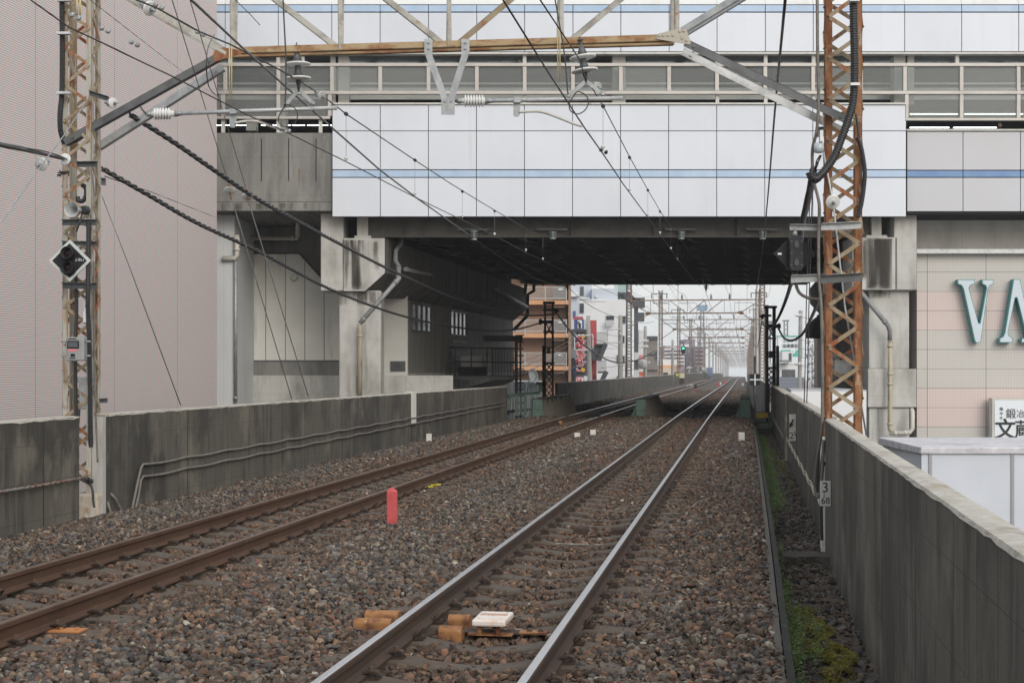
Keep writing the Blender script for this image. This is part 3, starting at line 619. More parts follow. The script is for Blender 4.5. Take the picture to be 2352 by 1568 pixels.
# sloping cream roof above the blue band
mb = MB()
for a, b in zip(uu, uu[1:]):
    p = W(a+.5, 10.5, YF); q = W(b-.5, 10.5, YF); mb.hexa([p, q, q+Vector((0,.05,0)), p+Vector((0,.05,0)), p+Vector((0,1.6,2.6)), q+Vector((0,1.6,2.6)), q+Vector((0,1.7,2.6)), p+Vector((0,1.7,2.6))])
mb.build('sloping_roof', M['cream_roof'], st_b)
# dark backing behind panel joints
mb = MB(); fr(mb, 764, 240, 2081, 497, YF+.052, .2); fr(mb, 2084, 300, 2737, 485, YF+.31, .2); fr(mb, 275, 10.5, 2737, 119, YF+.052, .2); mb.build('backing', M['gap'], st_b)
# soffit of the upper cladding, slab, corridor interior
z_t = W(0,124,YF).z
mb = MB(); x0 = W(274,0,YF).x; x1 = W(2740,0,YF).x
mb.box((x0, YF+.27, z_t+.01), (x1, YF+1.55, z_t+.06)); 
for u in uu:
    p = W(u, 124, YF)
mb.build('eaves_soffit', M['soffit'], st_b)
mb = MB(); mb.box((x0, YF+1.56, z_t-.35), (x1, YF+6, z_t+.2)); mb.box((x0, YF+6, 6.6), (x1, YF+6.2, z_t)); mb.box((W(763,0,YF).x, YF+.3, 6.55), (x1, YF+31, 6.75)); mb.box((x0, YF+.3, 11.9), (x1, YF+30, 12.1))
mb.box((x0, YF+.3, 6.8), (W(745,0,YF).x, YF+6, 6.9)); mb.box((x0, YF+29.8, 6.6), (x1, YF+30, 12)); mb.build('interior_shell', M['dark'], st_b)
mb = MB(); mb.box((x0, YF+1.1, W(0,214,YF).z), (x1, YF+1.16, W(0,186,YF).z)); mb.box((x0, YF+1.1, W(0,178,YF).z), (x1, YF+1.14, W(0,174,YF).z))
mb.build('corridor_parapet', mat('dim_white_parapet', (.75,.75,.73), .7), st_b)
# columns behind the glazing
mb = MB()
for u, w, a, b in ((768,9,126,240),(786,15,126,240),(1422,15,126,240),(2069,15,126,240),(2090,10,126,240),(648,9,126,305)): fr(mb, u-w, a, u+w, b, YF+.35, .45)
fr(mb, 565, 272, 588, 300, YF+.8, .4)
mb.build('steel_columns', M['white_paint'], st_b)
for u, va, vb in [(u, 124.5, 145) for u in (639,695,1205,1648,1869,2199,528,1759)]+[(u, 217, 236) for u in (1205,1648,1869,1759)]+[(u, 274, 305) for u in (512,639,736)]:
    mb = MB(); fr(mb, u-4, va, u+4, vb, YF+.1, .12); mb.build('stub_post', M['white_paint'], st_b)
# glazing frame
mb = MB(); ug = [396,517,639,762,873,984,1095,1205,1316,1426,1537,1647,1758,1868,1978,2079,2209,2340,2471,2602,2733]
fr(mb, 397, 145, 2737, 152.5, YF-.02, .14); fr(mb, 397, 209, 2737, 216.5, YF-.02, .14)
for u in ug: fr(mb, u-4.5, 152.5, u+4.5, 209, YF, .10)
fr(mb, 397, 267, 758, 273.5, YF-.02, .14); fr(mb, 2080, 271, 2737, 277, YF-.02, .14)
for u in (396,512,639,757): fr(mb, u-4.5, 216.5, u+4.5, 267, YF, .10)
for u in (2083,2209,2340,2471,2602): fr(mb, u-4.5, 216.5, u+4.5, 271, YF, .10)
mb.build('window_frame', M['frame'], st_b, bevel=.01)
for i, (a, b) in enumerate(zip(ug, ug[1:])):
    mb = MB(); fr(mb, a+5, 153, b-5, 208.5, YF+.05, .012); mb.build('window_pane', M['frost'], st_b)
for a, b in ((401,507),(517,634),(644,752),(2088,2204),(2214,2335),(2345,2466)):
    mb = MB(); fr(mb, a, 217, b, 266.5 if a < 1000 else 270.5, YF+.05, .012); mb.build('window_pane', M['frost'], st_b)
# fluorescent strips inside
def strips(v, Y, us, Vh=1.6):
    for a, b in us:
        mb = MB(); p = W(a, v, Y); q = W(b, v, Y); mb.tube([p, q], .014, 6); mb.build('fluorescent_tube', M['lamp'], st_b)
strips(149.5, YF+1.45, ((500,600),(610,700),(770,850),(865,960),(975,1050),(1060,1180),(1190,1290),(1300,1350),(1420,1550),(1570,1650),(1660,1760),(1770,1850),(1862,1960),(1970,2060),(2082,2180),(2190,2290),(2300,2400)), 1.6)
strips(288, YF+2.6, ((498,590),(600,700),(706,762))); strips(262, YF+2.6, ((2090,2200),(2215,2350))); strips(293.5, YF+2.4, ((2090,2180),(2190,2290)))
# concrete parapet block on the left with cast slots
Yc = 45.1
mb = MB(); fr(mb, 330, 305.5, 763, 470, Yc, .5); fr(mb, 330, 470, 763, 484, Yc, .5); mb.build('concrete_parapet', M['conc_mid'], st_b)
mb = MB()
for u in (600.5, 663, 726): fr(mb, u-1.2, 318, u+1.2, 416, Yc-.006, .01)
fr(mb, 497, 463, 763, 464, Yc-.004, .01); mb.build('parapet_slots', M['gap'], st_b)
mb = MB(); p = W(687, 388, Yc-.006); mb.add([W(686,388,Yc-.005),W(688.6,388,Yc-.005),W(688,400,Yc-.005),W(687.6,430,Yc-.005),W(686.8,430,Yc-.005),W(686,400,Yc-.005)], [(0,1,2,3,4,5)]); mb.build('rust_stain', mat('rust_run', (.20,.07,.02), .9), st_b)
mb = MB()
for u in (505,545,587,631,667,705,745):
    for v in (315,358,403,428,452): mb.lathe(W(u+random.uniform(-1,1), v, Yc-.004), -YY, [(0,.016),(.004,.012)], 8)
mb.build('form_tie_plugs', M['coping'], st_b)
# recess below the parapet: soffit, lintel wall, cream precast wall, base wall
mb = MB(); a = W(330,484,Yc); b = W(763,484,Yc); mb.box((a.x, Yc+.5, 6.58), (b.x, 50, 6.64)); mb.build('recess_soffit', M['conc_soffit'], st_b)
mb = MB(); fr(mb, 330, 500, 800, 1300, 49.9, .4); mb.build('recess_back_wall', M['conc_mid'], st_b)
mb = MB(); mb.ext([W(u,v,49.55) for u, v in ((545.7,586),(564.8,581.5),(686.8,581.5),(735,634),(779,634),(779,827),(545.7,827))], (0,.3,0)); mb.build('precast_wall', M['precast'], st_b)
mb = MB()
for u in (566.5,610.3,655.5,700,744.5): fr(mb, u-.7, 582 if u < 690 else 600 if u < 710 else 645, u+.7, 827, 49.54, .008)
mb.tube([W(545.7,586,49.5),W(564.8,581.5,49.5),W(686.8,581.5,49.5),W(737,636,49.5)], .03, 4); fr(mb, 545, 827, 779, 831, 49.5, .05); mb.build('precast_joints', M['steel_grey'], st_b)
mb = MB(); fr(mb, 545, 831, 779, 862, 49.45, .4); mb.build('base_band', M['conc_mid'], st_b)
mb = MB(); fr(mb, 545, 862, 1040, 1300, 49.3, .5); mb.build('base_wall', M['conc_light'], st_b)
mb = MB(); mb.box((W(430,0,46).x, 46.0, -7), (W(538,0,46).x, 49.6, 6.6)); mb.build('siding_pillar', mat('grey_metal_siding', (.55,.57,.58), .6, 0, [((.47,.49,.50), (1,1,.3), .4, .7)], grid=[(0,.28,.012,0,.25)]), st_b)
mb = MB(); mb.lathe(W(676.5, 637.5, 49.5), -YY, [(0,.12),(.08,.12),(.10,.09)], 16); mb.build('vent_cap', M['white_paint'], st_b)
# left pier: upper block, corbel with chamfer running under the deck, column
def ext_track(mb, poly, Y0, L): mb.ext([W(u, v, Y0) for u, v in poly], Vector((MT, 1, 0))*L)
mb = MB(); fr(mb, 736.5, 484, 789, 668, 45.62, 1.6); fr(mb, 736.5, 470, 764, 484.5, 45.62, 1.6); mb.build('pier_head', M['conc_light'], st_b, bevel=.03)
mb = MB(); ext_track(mb, [(800,499),(866,499),(866,547),(800,547)], 47.6, 27.4); mb.build('dark_gap_fill', M['under'], st_b)  # added near-black box standing in for the shaded gap between beam and deck
mb = MB(); ext_track(mb, [(760,547),(883,547),(883,627),(838,668),(760,668)], 45.66, 29.6); mb.build('pier_beam', M['conc_dirty'], st_b)
mb = MB(); mb.ext([W(u,v,45.59) for u, v in ((789.6,546.8),(883.4,546.8),(883.4,627.3),(838.2,668.2),(789.6,668.2))], (0,.066,0)); mb.build('beam_end', M['conc_light'], st_b)
mb = MB(); fr(mb, 778.5, 667, 875, 1500, 45.9, 1.25); mb.build('pier_column', M['conc_light'], st_b, bevel=.05)
# side wall under the cantilever, parallel with the track
cw = -12.15; p0 = W(896, 0, 51).x-MT*51
mb = MB(); fr(mb, 870, 640, 936, 1300, 50.94, .3); mb.build('recess_panel', M['precast'], st_b); 
mb = MB(); fr(mb, 897, 829, 931, 852, 50.88, .05); mb.build('dark_recess_band', M['steel_grey'], st_b)
mb = MB(); mb.ext([TP(cw,51,-7),TP(cw,75.3,-7),TP(cw,75.3,4.6),TP(cw,51,4.6)], (-.3,0,0)); mb.build('side_wall', mat('panelled_side_wall', (.24,.235,.215), .85, 0, [((.15,.145,.13), (1.5,1.5,.3), .45, .7)], grid=[(1,1.2,.02,.3,.6)]), st_b)
mb = MB(); mb.ext([TP(cw+.06,51,-7),TP(cw+.06,75.3,-7),TP(cw+.06,75.3,1.5),TP(cw+.06,51,1.5)], (-.1,0,0)); mb.build('side_wall_base', M['conc_light'], st_b)
for ya, yb in ((52.3,55.6),(59.2,62.6)):
    f = MB(); zc0, zc1 = 3.06, 4.04
    for z in (zc0, zc1): f.bar(TP(cw+.03,ya,z)-UP*zt(ya), TP(cw+.03,yb,z)-UP*zt(yb), .08, .06)
    for i in range(5): y = ya+(yb-ya)*i/4; f.bar(Vector((cw+.03+MT*y,y,zc0)), Vector((cw+.03+MT*y,y,zc1)), .07, .07)
    w = f.build('window', M['steel_grey'], st_b)
    for i in range(4):
        y = ya+(yb-ya)*(i+.5)/4; h = (yb-ya)/8-.05; c = Vector((cw+.015+MT*y,y,(zc0+zc1)/2)); f = MB(); f.obox(c, Vector((.008,0,0)), Vector((MT,1,0))*h, UP*.46); f.build('pane', M['glass_dark'], w)
f = MB()
for i in range(7): f.obox(Vector((cw+.05+MT*60.9,60.9,2.0+i*.13)), Vector((.05,0,0)), Vector((MT,1,0))*1.6, UP*.035)
f.build('louvre', M['steel_grey'], st_b)
# stain face pipes: grey downpipe on the left pier
def pipe(name, pts, r, mt, label, cat='drainpipe', collars=True, n=10, group=None):
    mb = MB(); mb.tube(pts, r, n)
    if collars:
        for a, b in zip(pts, pts[1:]):
            d = (b-a); L = d.length
            if L > .6: d.normalize(); mb.tube([a+d*.12, a+d*.2], r*1.2, n); mb.tube([b-d*.2, b-d*.12], r*1.2, n)
    return mb.build(name, mt, label=label, cat=cat, group=group)
pipe('drainpipe', [W(921,536,47),W(921,560,47),W(909,575,46.6),W(908,600,46.5),W(916,612,46.2),W(916,640,45.4),W(827,742,44.9)], .075, M['pipe_grey'], 'grey downpipe slanting across the left pier beam')
pipe('drainpipe', [W(826.5,745,45.7),W(826.5,760,45.7),W(826.5,925,45.7)], .08, M['pipe_buff'], 'buff stained vertical downpipe on the left pier column')
pipe('drainpipe', [W(1206-275,618,47.3),W(1060,646,61)], .07, M['pipe_grey'], 'grey branch pipe along the left pier beam')
pipe('drainpipe', [W(1140,664,63),W(1212,706,74.5)], .08, M['galv'], 'pale pipe near the far end of the left pier beam')
pipe('drainpipe', [W(1208,650,74.6),W(1206,672,74.6),W(1190,680,74.6),W(1188,700,74.6)], .09, M['black_steel'], 'black bent pipe before the orange flats')
pipe('drainpipe', [W(1226,655,75.6),W(1226,668,75.6),W(1212,676,75.4),W(1211,725,75.4),W(1180,758,75.2)], .09, M['black_steel'], 'black downpipe at the far corner of the pier beam')
pipe('drainpipe', [W(680,488,48),W(684,508,48),W(684,534,48),W(684,540,48.6),W(683,547,49),W(553,547,49)], .075, M['pipe_white'], 'ivory pipe under the recess soffit with a downward elbow')
pipe('drainpipe', [W(544,540,45.9),W(544,585,45.9),W(540,593,45.9),W(511,594,45.9)], .085, M['pipe_white'], 'ivory pipe with elbows on the siding pillar')
pipe('drainpipe', [W(541,560,45.95),W(541,925,45.95)], .06, M['galv'], 'thin grey downpipe at the edge of the siding pillar')
def stain_mat(name, colr, lo, hi, amt, sc=(7,7,.5)):
    m = mat(name, colr, .92); N, L, b = nodes_of(m); g = N.new('ShaderNodeNewGeometry').outputs['Position']; mp = N.new('ShaderNodeMapping'); mp.inputs['Scale'].default_value = sc; L.new(g, mp.inputs[0])
    nz = N.new('ShaderNodeTexNoise'); nz.inputs['Scale'].default_value = 1; nz.inputs['Detail'].default_value = 7; L.new(mp.outputs[0], nz.inputs['Vector']); mr = N.new('ShaderNodeMapRange'); mr.inputs['From Min'].default_value = lo; mr.inputs['From Max'].default_value = hi; mr.inputs['To Max'].default_value = amt; L.new(nz.outputs[0], mr.inputs[0]); L.new(mr.outputs[0], b.inputs['Alpha']); return m
M['stain'] = stain_mat('black_water_stain', (.055,.050,.042), .38, .66, .75, (4,4,.3)); M['stain_soft'] = stain_mat('soft_brown_stain', (.10,.085,.06), .46, .74, .55, (5,5,.4))
def stain(u0, v0, u1, v1, Y, mt='stain'):
    for k in range(3):
        e = (u1-u0)*.09*k; mb = MB(); mb.add([W(u0+e,v1-k*3,Y-.003*(k+1)), W(u1-e,v1-k*6,Y-.003*(k+1)), W(u1-e*1.3,v0,Y-.003*(k+1)), W(u0+e*1.2,v0,Y-.003*(k+1))], [(0,1,2,3)]); mb.build('water_stain', M[mt], st_b)
stain(787,551,848,664,45.56); stain(845,555,872,620,45.56,'stain_soft'); stain(1990,548,2049,662,45.56); stain(1972,552,1994,640,45.56,'stain_soft')
stain(1998,667,2086,684,45.86,'stain_soft'); stain(780,669,873,700,45.86,'stain_soft'); stain(818,862,836,905,45.86,'stain_soft'); stain(500,466,735,484,45.06,'stain_soft')
# bearing post and steel deck
mb = MB(); fr(mb, 820, 498.5, 845, 541, 45.95, .5); fr(mb, 814, 541, 852, 547, 45.85, .7); mb.build('bearing_post', M['white_paint'], st_b, bevel=.01)
def ibeam(mb, Y, z0, z1, xa, xb, w=.3, t=.03):
    mb.box((xa,Y-w/2,z0),(xb,Y+w/2,z0+t)); mb.box((xa,Y-w/2,z1-t),(xb,Y+w/2,z1)); mb.box((xa,Y-.012,z0+t),(xb,Y+.012,z1-t))
    x = xa+1.2
    while x < xb: mb.box((x,Y-w/2,z0+t),(x+.015,Y+w/2,z1-t)); x += 2.65
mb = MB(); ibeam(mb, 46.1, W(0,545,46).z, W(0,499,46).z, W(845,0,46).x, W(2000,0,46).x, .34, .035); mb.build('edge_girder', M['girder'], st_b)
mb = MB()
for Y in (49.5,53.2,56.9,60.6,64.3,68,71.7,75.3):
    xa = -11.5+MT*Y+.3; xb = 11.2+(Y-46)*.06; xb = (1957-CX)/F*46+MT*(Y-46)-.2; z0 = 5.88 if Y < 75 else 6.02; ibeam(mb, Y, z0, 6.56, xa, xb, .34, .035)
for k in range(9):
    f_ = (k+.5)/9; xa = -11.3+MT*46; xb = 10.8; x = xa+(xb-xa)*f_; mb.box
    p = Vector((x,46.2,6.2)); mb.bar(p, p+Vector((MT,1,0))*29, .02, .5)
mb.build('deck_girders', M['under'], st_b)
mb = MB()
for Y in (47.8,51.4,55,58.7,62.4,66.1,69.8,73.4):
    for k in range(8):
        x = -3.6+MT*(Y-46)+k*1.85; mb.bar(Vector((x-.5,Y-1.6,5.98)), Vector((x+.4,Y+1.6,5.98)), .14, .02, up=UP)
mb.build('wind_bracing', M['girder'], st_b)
# suspended galvanised channels carrying the wire insulators at the portal
mb = MB()
for u in (1089,1270,1565,1752): p = W(u-38, 527, 45.9); q = W(u+34, 527, 45.9); mb.bar(p, q, .12, .07)
mb.build('insulator_channels', M['steel_grey'], st_b)
# right pier
mb = MB(); fr(mb, 2053, 486, 2106, 666, 45.7, 1.5); fr(mb, 1958, 545, 2057, 666, 45.6, 1.4) ; mb.build('pier_head', M['conc_light'], st_b, bevel=.03)
mb = MB(); ext_track(mb, [(1957,546),(2060,546),(2060,664),(2012,664),(1957,604)], 45.65, 29.6); mb.build('pier_beam', M['conc_dirty'], st_b)
mb = MB(); fr(mb, 1996, 666, 2088.5, 847, 45.9, 1.5); fr(mb, 1993.5, 847, 2105.5, 935.5, 45.8, 1.7); fr(mb, 1996, 935.5, 2089, 1400, 45.9, 1.5); mb.build('pier_column', M['conc_light'], st_b, bevel=.03)
mb = MB(); fr(mb, 2002, 498.5, 2025, 540, 45.95, .5); fr(mb, 1990, 540, 2038, 545.5, 45.85, .7); mb.build('bearing_post', M['white_paint'], st_b, bevel=.01)
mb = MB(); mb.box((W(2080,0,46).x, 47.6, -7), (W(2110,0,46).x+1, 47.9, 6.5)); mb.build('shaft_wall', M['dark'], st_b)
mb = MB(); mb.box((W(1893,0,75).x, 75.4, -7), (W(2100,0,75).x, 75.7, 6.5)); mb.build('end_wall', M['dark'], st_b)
mb = MB(); mb.ext([TP(3.7,49,-7),TP(3.7,74,-7),TP(3.7,74,4.4),TP(3.7,49,4.4)], (.3,0,0)); mb.build('side_wall', M['conc_mid'], st_b)
mb = MB(); p = [W(1853+i*3, 775-math.sin(math.pi*i/20)*0, 70) for i in range(3)]
mb.ext([W(1863,776,60)]+[W(1863+46*(1-math.cos(math.pi/2*i/8)), 776-56*math.sin(math.pi/2*i/8), 60) for i in range(9)]+[W(1909,776,60)], (0,1.2,0)); mb.build('dark_vent_hood', M['black_steel'], label='black rounded vent hood behind the right mast', cat='vent hood')
pipe('drainpipe', [W(1968,660,45.4),W(2040,748,45.4),W(2044,760,45.5),W(2044,782,45.5)], .075, M['pipe_grey'], 'grey downpipe slanting over the right pier')
pipe('drainpipe', [W(2044.5,783,45.55),W(2044.5,870,45.55),W(2044,985,45.5),W(2050,993,45.5)], .075, M['pipe_buff'], 'buff stained vertical downpipe on the right pier')
pipe('drainpipe', [W(2044,995,45.5),W(2090,993,45.5),W(2096,984,45.5),W(2096,945,45.5),W(2094,940,45.6)], .07, M['pipe_white'], 'ivory pipe bending upward at the foot of the right pier')

# ================================================================== TILED BUILDINGS LEFT AND RIGHT
cb_ = -15.8
t = thing('tiled_building', 'tall windowless building clad in pink and grey strip tiles', 'building', (cb_+MT*43, 43, -7))
mb = MB(); A = Vector((cb_+MT*43,43,-7)); B = Vector((cb_+MT*23,23,-7)); mb.hexa([B, A, A+Vector((-14,2,0)), B+Vector((-14,2,0)), B+UP*21, A+UP*21, A+Vector((-14,2,21)), B+Vector((-14,2,21))]); mb.build('tiled_wall', M['tile_left'], t)
mb = MB(); mb.hexa([B-XX*.3+UP*21, A-XX*.3+UP*21, A+Vector((-14,2,21)), B+Vector((-14,2,21)), B-XX*.3+UP*21.6, A-XX*.3+UP*21.6, A+Vector((-14,2,21.6)), B+Vector((-14,2,21.6))]); mb.build('parapet', M['conc_mid'], t)

t = thing('shop_building', 'building clad in banded pink and grey mosaic tile behind the right pier', 'building', (14, 46.6, -7))
mb = MB(); a = W(2106,580,46.6); mb.box((a.x,46.6,-7),(a.x+24,60,a.z)); mb.build('tiled_wall', M['tile_right'], t)
mb = MB(); a = W(2106,572,46.3); mb.box((a.x,46.3,a.z-.14),(a.x+24,46.75,a.z)); mb.build('ledge', M['galv_light'], t)
mb = MB(); a = W(2106,515,47.3); mb.box((a.x,47.3,3),(a.x+24,47.6,6.7)); mb.build('lintel_wall', mat('pale_lintel', (.55,.54,.51), .85, 0, [((.42,.41,.39), (1.2,1.2,.5), .42, .68)], grid=[(2,.9,.01,.1,.4),(0,2.5,.012,.2,.5)]), t)
mb = MB(); a = W(2106,487,45.3); mb.box((a.x,45.5,6.62),(a.x+24,47.6,6.68)); mb.build('soffit', mat('pale_soffit', (.36,.355,.34), .8, 0, grid=[(0,3,.02,0,.6)]), t)
# raised letters V A
def letter(poly, label, cu, du):
    """poly in picture units around cu; face plus teal side"""
    mbf = MB(); mbe = MB(); f = [W(u, v, 46.28) for u, v in poly]; mbe.ext([p+Vector((0,.012,0)) for p in f], (0,.26,0)); e = mbe.build('sign_letter', M['teal'], label=label, cat='letter', group='raised letters on the tiled wall')
    c = sum(f, Vector())/len(f); n = len(poly); ins = []
    area = sum(poly[i][0]*poly[(i+1)%n][1]-poly[(i+1)%n][0]*poly[i][1] for i in range(n)); sg = 1 if area > 0 else -1
    for i in range(n):
        a = Vector(poly[i-1]+(0,)); b = Vector(poly[i]+(0,)); d = Vector(poly[(i+1)%n]+(0,))
        n1 = Vector((-(b-a).y,(b-a).x,0)).normalized()*sg; n2 = Vector((-(d-b).y,(d-b).x,0)).normalized()*sg; m_ = (n1+n2); k = 1.6/max(.35,(1+n1.dot(n2))/2)/2; q = b+m_*k; ins.append(W(q.x, q.y, 46.275))
    mbf.ext(ins, (0,.01,0)); mbf.build('letter_face', M['letter'], e)
V = [(2199.6,642),(2239,642),(2239,652),(2229,656),(2226,662),(2248,742),(2251,742),(2266,662),(2264,656),(2256,652),(2256,642),(2282,642),(2282,652),(2274,656),(2270,664),(2254,780),(2252,787),(2241,787),(2238,780),(2213,664),(2209,656),(2199.6,652)]
letter(V, 'pale raised letter V with teal edges on the tiled wall', 2241, 0)
A_ = [(2328,641),(2343,641),(2371,768),(2375,775),(2384,778),(2384,787),(2346,787),(2346,778),(2357,774),(2357,768),(2336,684),(2332,684),(2316,762),(2317,770),(2326,776),(2326,787),(2296,787),(2296,777),(2304,773),(2308,764)]
letter(A_, 'pale raised letter A with teal edges right of the letter V', 2340, 0)
t = thing('shop_sign', 'white framed restaurant sign with black brush lettering', 'sign', tuple(W(2350,1012,46.2)))
mb = MB(); fr(mb, 2279, 914, 2450, 1075, 46.1, .35); fb = mb.build('sign_frame', M['white_paint'], t); mb = MB(); fr(mb, 2285, 919, 2445, 1070, 46.09, .02); mb.build('sign_face', M['sign_white'], t)
ink = lambda s, sz, u, v: text_mesh(s, sz, W(u,v,46.08), XX, UP, M['sign_ink'], t, 'lettering', .003)
ink('串', .13, 2300, 939.5); ink('や', .13, 2300, 950); ink('き', .12, 2299.5, 960); ink('鍛', .34, 2322, 951); ink('冶', .27, 2344, 951)
text_mesh('文', .68, W(2309,988,46.08), XX, UP, M['sign_ink'], t, 'lettering', .003, bold=.012); text_mesh('蔵', .60, W(2352,988,46.08), XX, UP, M['sign_ink'], t, 'lettering', .003, bold=.008)
# white panelled rooftop box in front
t = thing('rooftop_box', 'white panelled rooftop housing with grey weathered lid beyond the right wall', 'rooftop housing', (9, 31, -7))
zt_b = .06; xa = W(2116.5,0,30).x; mb = MB(); mb.hexa([(xa,30,-7),(xa+14,30,-7),(xa+14,33.5,-7),(xa+.10,33.5,-7),(xa,30,zt_b-.13),(xa+14,30,zt_b-.13),(xa+14,33.5,zt_b-.13),(xa+.10,33.5,zt_b-.13)]); mb.build('panel_wall', mat('white_sheet_panel', (.56,.60,.67), .4, 0, [((.50,.54,.60), .6, .4, .7)]), t)
mb = MB(); mb.hexa([(xa-.04,29.95,zt_b-.14),(xa+14,29.95,zt_b-.14),(xa+14,33.6,zt_b-.14),(xa+.0,33.6,zt_b-.14),(xa-.02,29.95,zt_b),(xa+14,29.95,zt_b),(xa+14,33.6,zt_b+.03),(xa+.02,33.6,zt_b+.03)]); mb.build('lid', mat('weathered_lid', (.50,.50,.53), .6, 0, [((.30,.30,.32), (.8,4,4), .5, .62, .8), ((.60,.60,.62), 5, .5, .7)]), t, bevel=.02)
mb = MB()
for u in (2137,2326,2520): a = W(u-3.5,1041,29.98); b = W(u+3.5,1041,29.98); mb.box((a.x,29.975,-7),(b.x,30,zt_b-.14))
mb.build('panel_joint', mat('grey_joint_strip', (.30,.30,.31), .6), t)
# low white parapet under the overpass on the right
t = thing('low_white_building', 'low white building edge right of the overpass walls', 'building', tuple(W(1860,1000,41)))
mb = MB(); a = W(1806,899,41); b = W(1990,899,41); q = [TP(1.32,41,0), Vector((b.x,41,0)), Vector((b.x,44.6,0)), TP(1.32,44.6,0)]; mb.hexa([Vector((p.x,p.y,z)) for z in (-8,a.z) for p in q]); mb.build('wall', M['white_wall'], t); mb = MB(); mb.hexa([Vector((p.x,p.y,z)) for z in (a.z,a.z+.05) for p in q]); mb.build('roof_edge', M['panel_grey'], t)

# ================================================================== LATTICE MASTS AND PORTAL BEAM
def lattice(mb, P, wx, wy, H, pitch, leg=.075, bar=.042, t=.008, rivets=True, off=0.0, z0=0, mi2=0):
    """four angle legs with zigzag lacing, local axes NN (across) and DD (along); P = centre of the base"""
    P = Vector(P); C = {}
    for i in (-1,1):
        for j in (-1,1):
            p = P+NN*i*wx/2+DD*j*wy/2+UP*z0; C[i,j] = p; mb.angle(p, p+UP*(H-z0), leg, t, -NN*i, -DD*j)
    faces = [((-1,-1),(1,-1),-DD,0),((-1,1),(1,1),DD,.5),((-1,-1),(-1,1),-NN,.25),((1,-1),(1,1),NN,.75)]
    hp = pitch/2
    for a, b, nrm, ph in faces:
        z = off+ph*pitch+z0; k = 0; ax = (C[b]-C[a]).normalized()
        while z+hp < H:
            p = C[a] if k%2 == 0 else C[b]; q = C[b] if k%2 == 0 else C[a]; sg = 1 if k%2 == 0 else -1
            o = nrm*(.004 if k%2 else .012)
            P1 = p+ax*sg*leg*.45+UP*(z-z0)+o; P2 = q-ax*sg*leg*.45+UP*(z+hp-z0)+o
            mb.bar(P1, P2, t, bar, up=nrm.cross(P2-P1)) if False else mb.obox((P1+P2)/2, (P2-P1)/2, nrm*t*.5, nrm.cross((P2-P1).normalized())*bar/2, mi=mi2)
            if rivets: mb.lathe(P1+nrm*.002, nrm, [(0,.014),(.008,.014),(.014,.008)], 6)
            z += hp; k += 1
# near portal
YL, YR = 19.15, 18.05
PL = W(187.5, 1000, YL); PL.z = -.5; PR = W(1936, 1000, YR+.12); PR.z = -.75
gan = thing('overhead_line_portal', 'nearest rusty lattice portal whose two masts frame the view', 'portal', tuple(PL))
mb = MB(); lattice(mb, PL, .41, .27, 8.9, .49, off=.1, mi2=1); mb.build('mast', [mat('limey_rust_leg', (.40,.39,.34), .72, .1, [((.27,.17,.08), (9,9,1.2), .46, .6, .9), ((.22,.08,.035), (6,6,2), .58, .66), ((.55,.54,.50), (30,30,7), .60, .7, .7)], (45,.25,.004)), M['rust_steel']], gan)
mb = MB(); lattice(mb, PR, .45, .34, 9.1, .517, leg=.085, bar=.05, off=.16, mi2=1); mb.build('mast', [M['rust_orange'], M['rust_steel']], gan)
mb = MB(); q = PL+Vector((.0,-.02,.05)); mb.hexa([q+NN*a+DD*b+UP*c for c in (-.3,.52) for a, b in ((-.08,-.2),(.33,-.2),(.33,.25),(-.08,.25))]); mb.build('mast_footing', mat('limewashed_footing', (.42,.37,.30), .85, 0, [((.26,.17,.09), (5,5,1.2), .52, .68, .8), ((.5,.49,.46), 6, .5, .7)], (35,.4,.01)), gan, bevel=.03)
mb = MB(); q = PR+Vector((0,0,0)); mb.hexa([q+NN*a+DD*b+UP*c for c in (-.1,1.60) for a, b in ((-.27,-.26),(.30,-.26),(.30,.26),(-.27,.26))]); mb.build('mast_footing', M['white_mark'], gan, bevel=.02)
YB = lambda u: 18.95-.72*(u-540)/980
def Bp(u, v, dy=0): return W(u, v, YB(u)+dy)
ZB, ZTp = W(1030,103,YB(1030)).z, 6.98
def bz(u, z): p = Bp(u, 0); return Vector((p.x, p.y, z))
for dy, nm in ((0,'beam_chord'),(.30,'beam_chord')):
    mb = MB(); a = bz(528,ZB)+YY*dy; b = bz(1552,ZB)+YY*dy; mb.angle(a-UP*.035, b-UP*.035, .085, .009, UP, YY*(1 if dy == 0 else -1)); mb.build(nm, mat('rusty_chord', (.38,.28,.16), .75, .1, [((.25,.12,.05), (3,3,8), .47, .6), ((.42,.36,.26), (4,4,9), .56, .7, .8)]), gan)
    mb = MB(); a = bz(200,ZTp)+YY*dy; b = bz(1925,ZTp)+YY*dy; mb.angle(a, b, .09, .009, UP, YY); mb.build(nm, M['rust_steel'], gan)
def member(p, q, w=.07, t=.008, mt='rust_steel', name='beam_brace', dirs=None):
    mb = MB(); d = (q-p).normalized(); n = d.cross(YY).normalized(); mb.angle(p, q, w, t, n, YY); return mb.build(name, M[mt], gan)
nodes = [527,775,1025,1283,1548]
for u in nodes:
    for dy in (-.01,.29): member(bz(u,ZTp)+YY*dy+UP*.02, bz(u+(2 if dy < 0 else -3),ZB)+YY*dy-UP*.02, .06, mt='cream_grey')
for a, b in ((527,766),(775,1010)): member(bz(a+6,ZTp), bz(b,ZB), .075, mt='cream_grey')
for a, b in ((1283,1040),(1548,1299)): member(bz(a-6,ZTp), bz(b,ZB), .075, mt='rust_steel' if a == 1283 else 'cream_grey')
for dy in (-.012, .31):
    member(bz(525,ZB)+YY*dy+UP*.02, bz(222,ZTp)+YY*dy, .085, mt='cream_grey'); member(bz(1570,ZB)+YY*dy+UP*.05, bz(1895,ZTp)+YY*dy, .085, mt='galv')
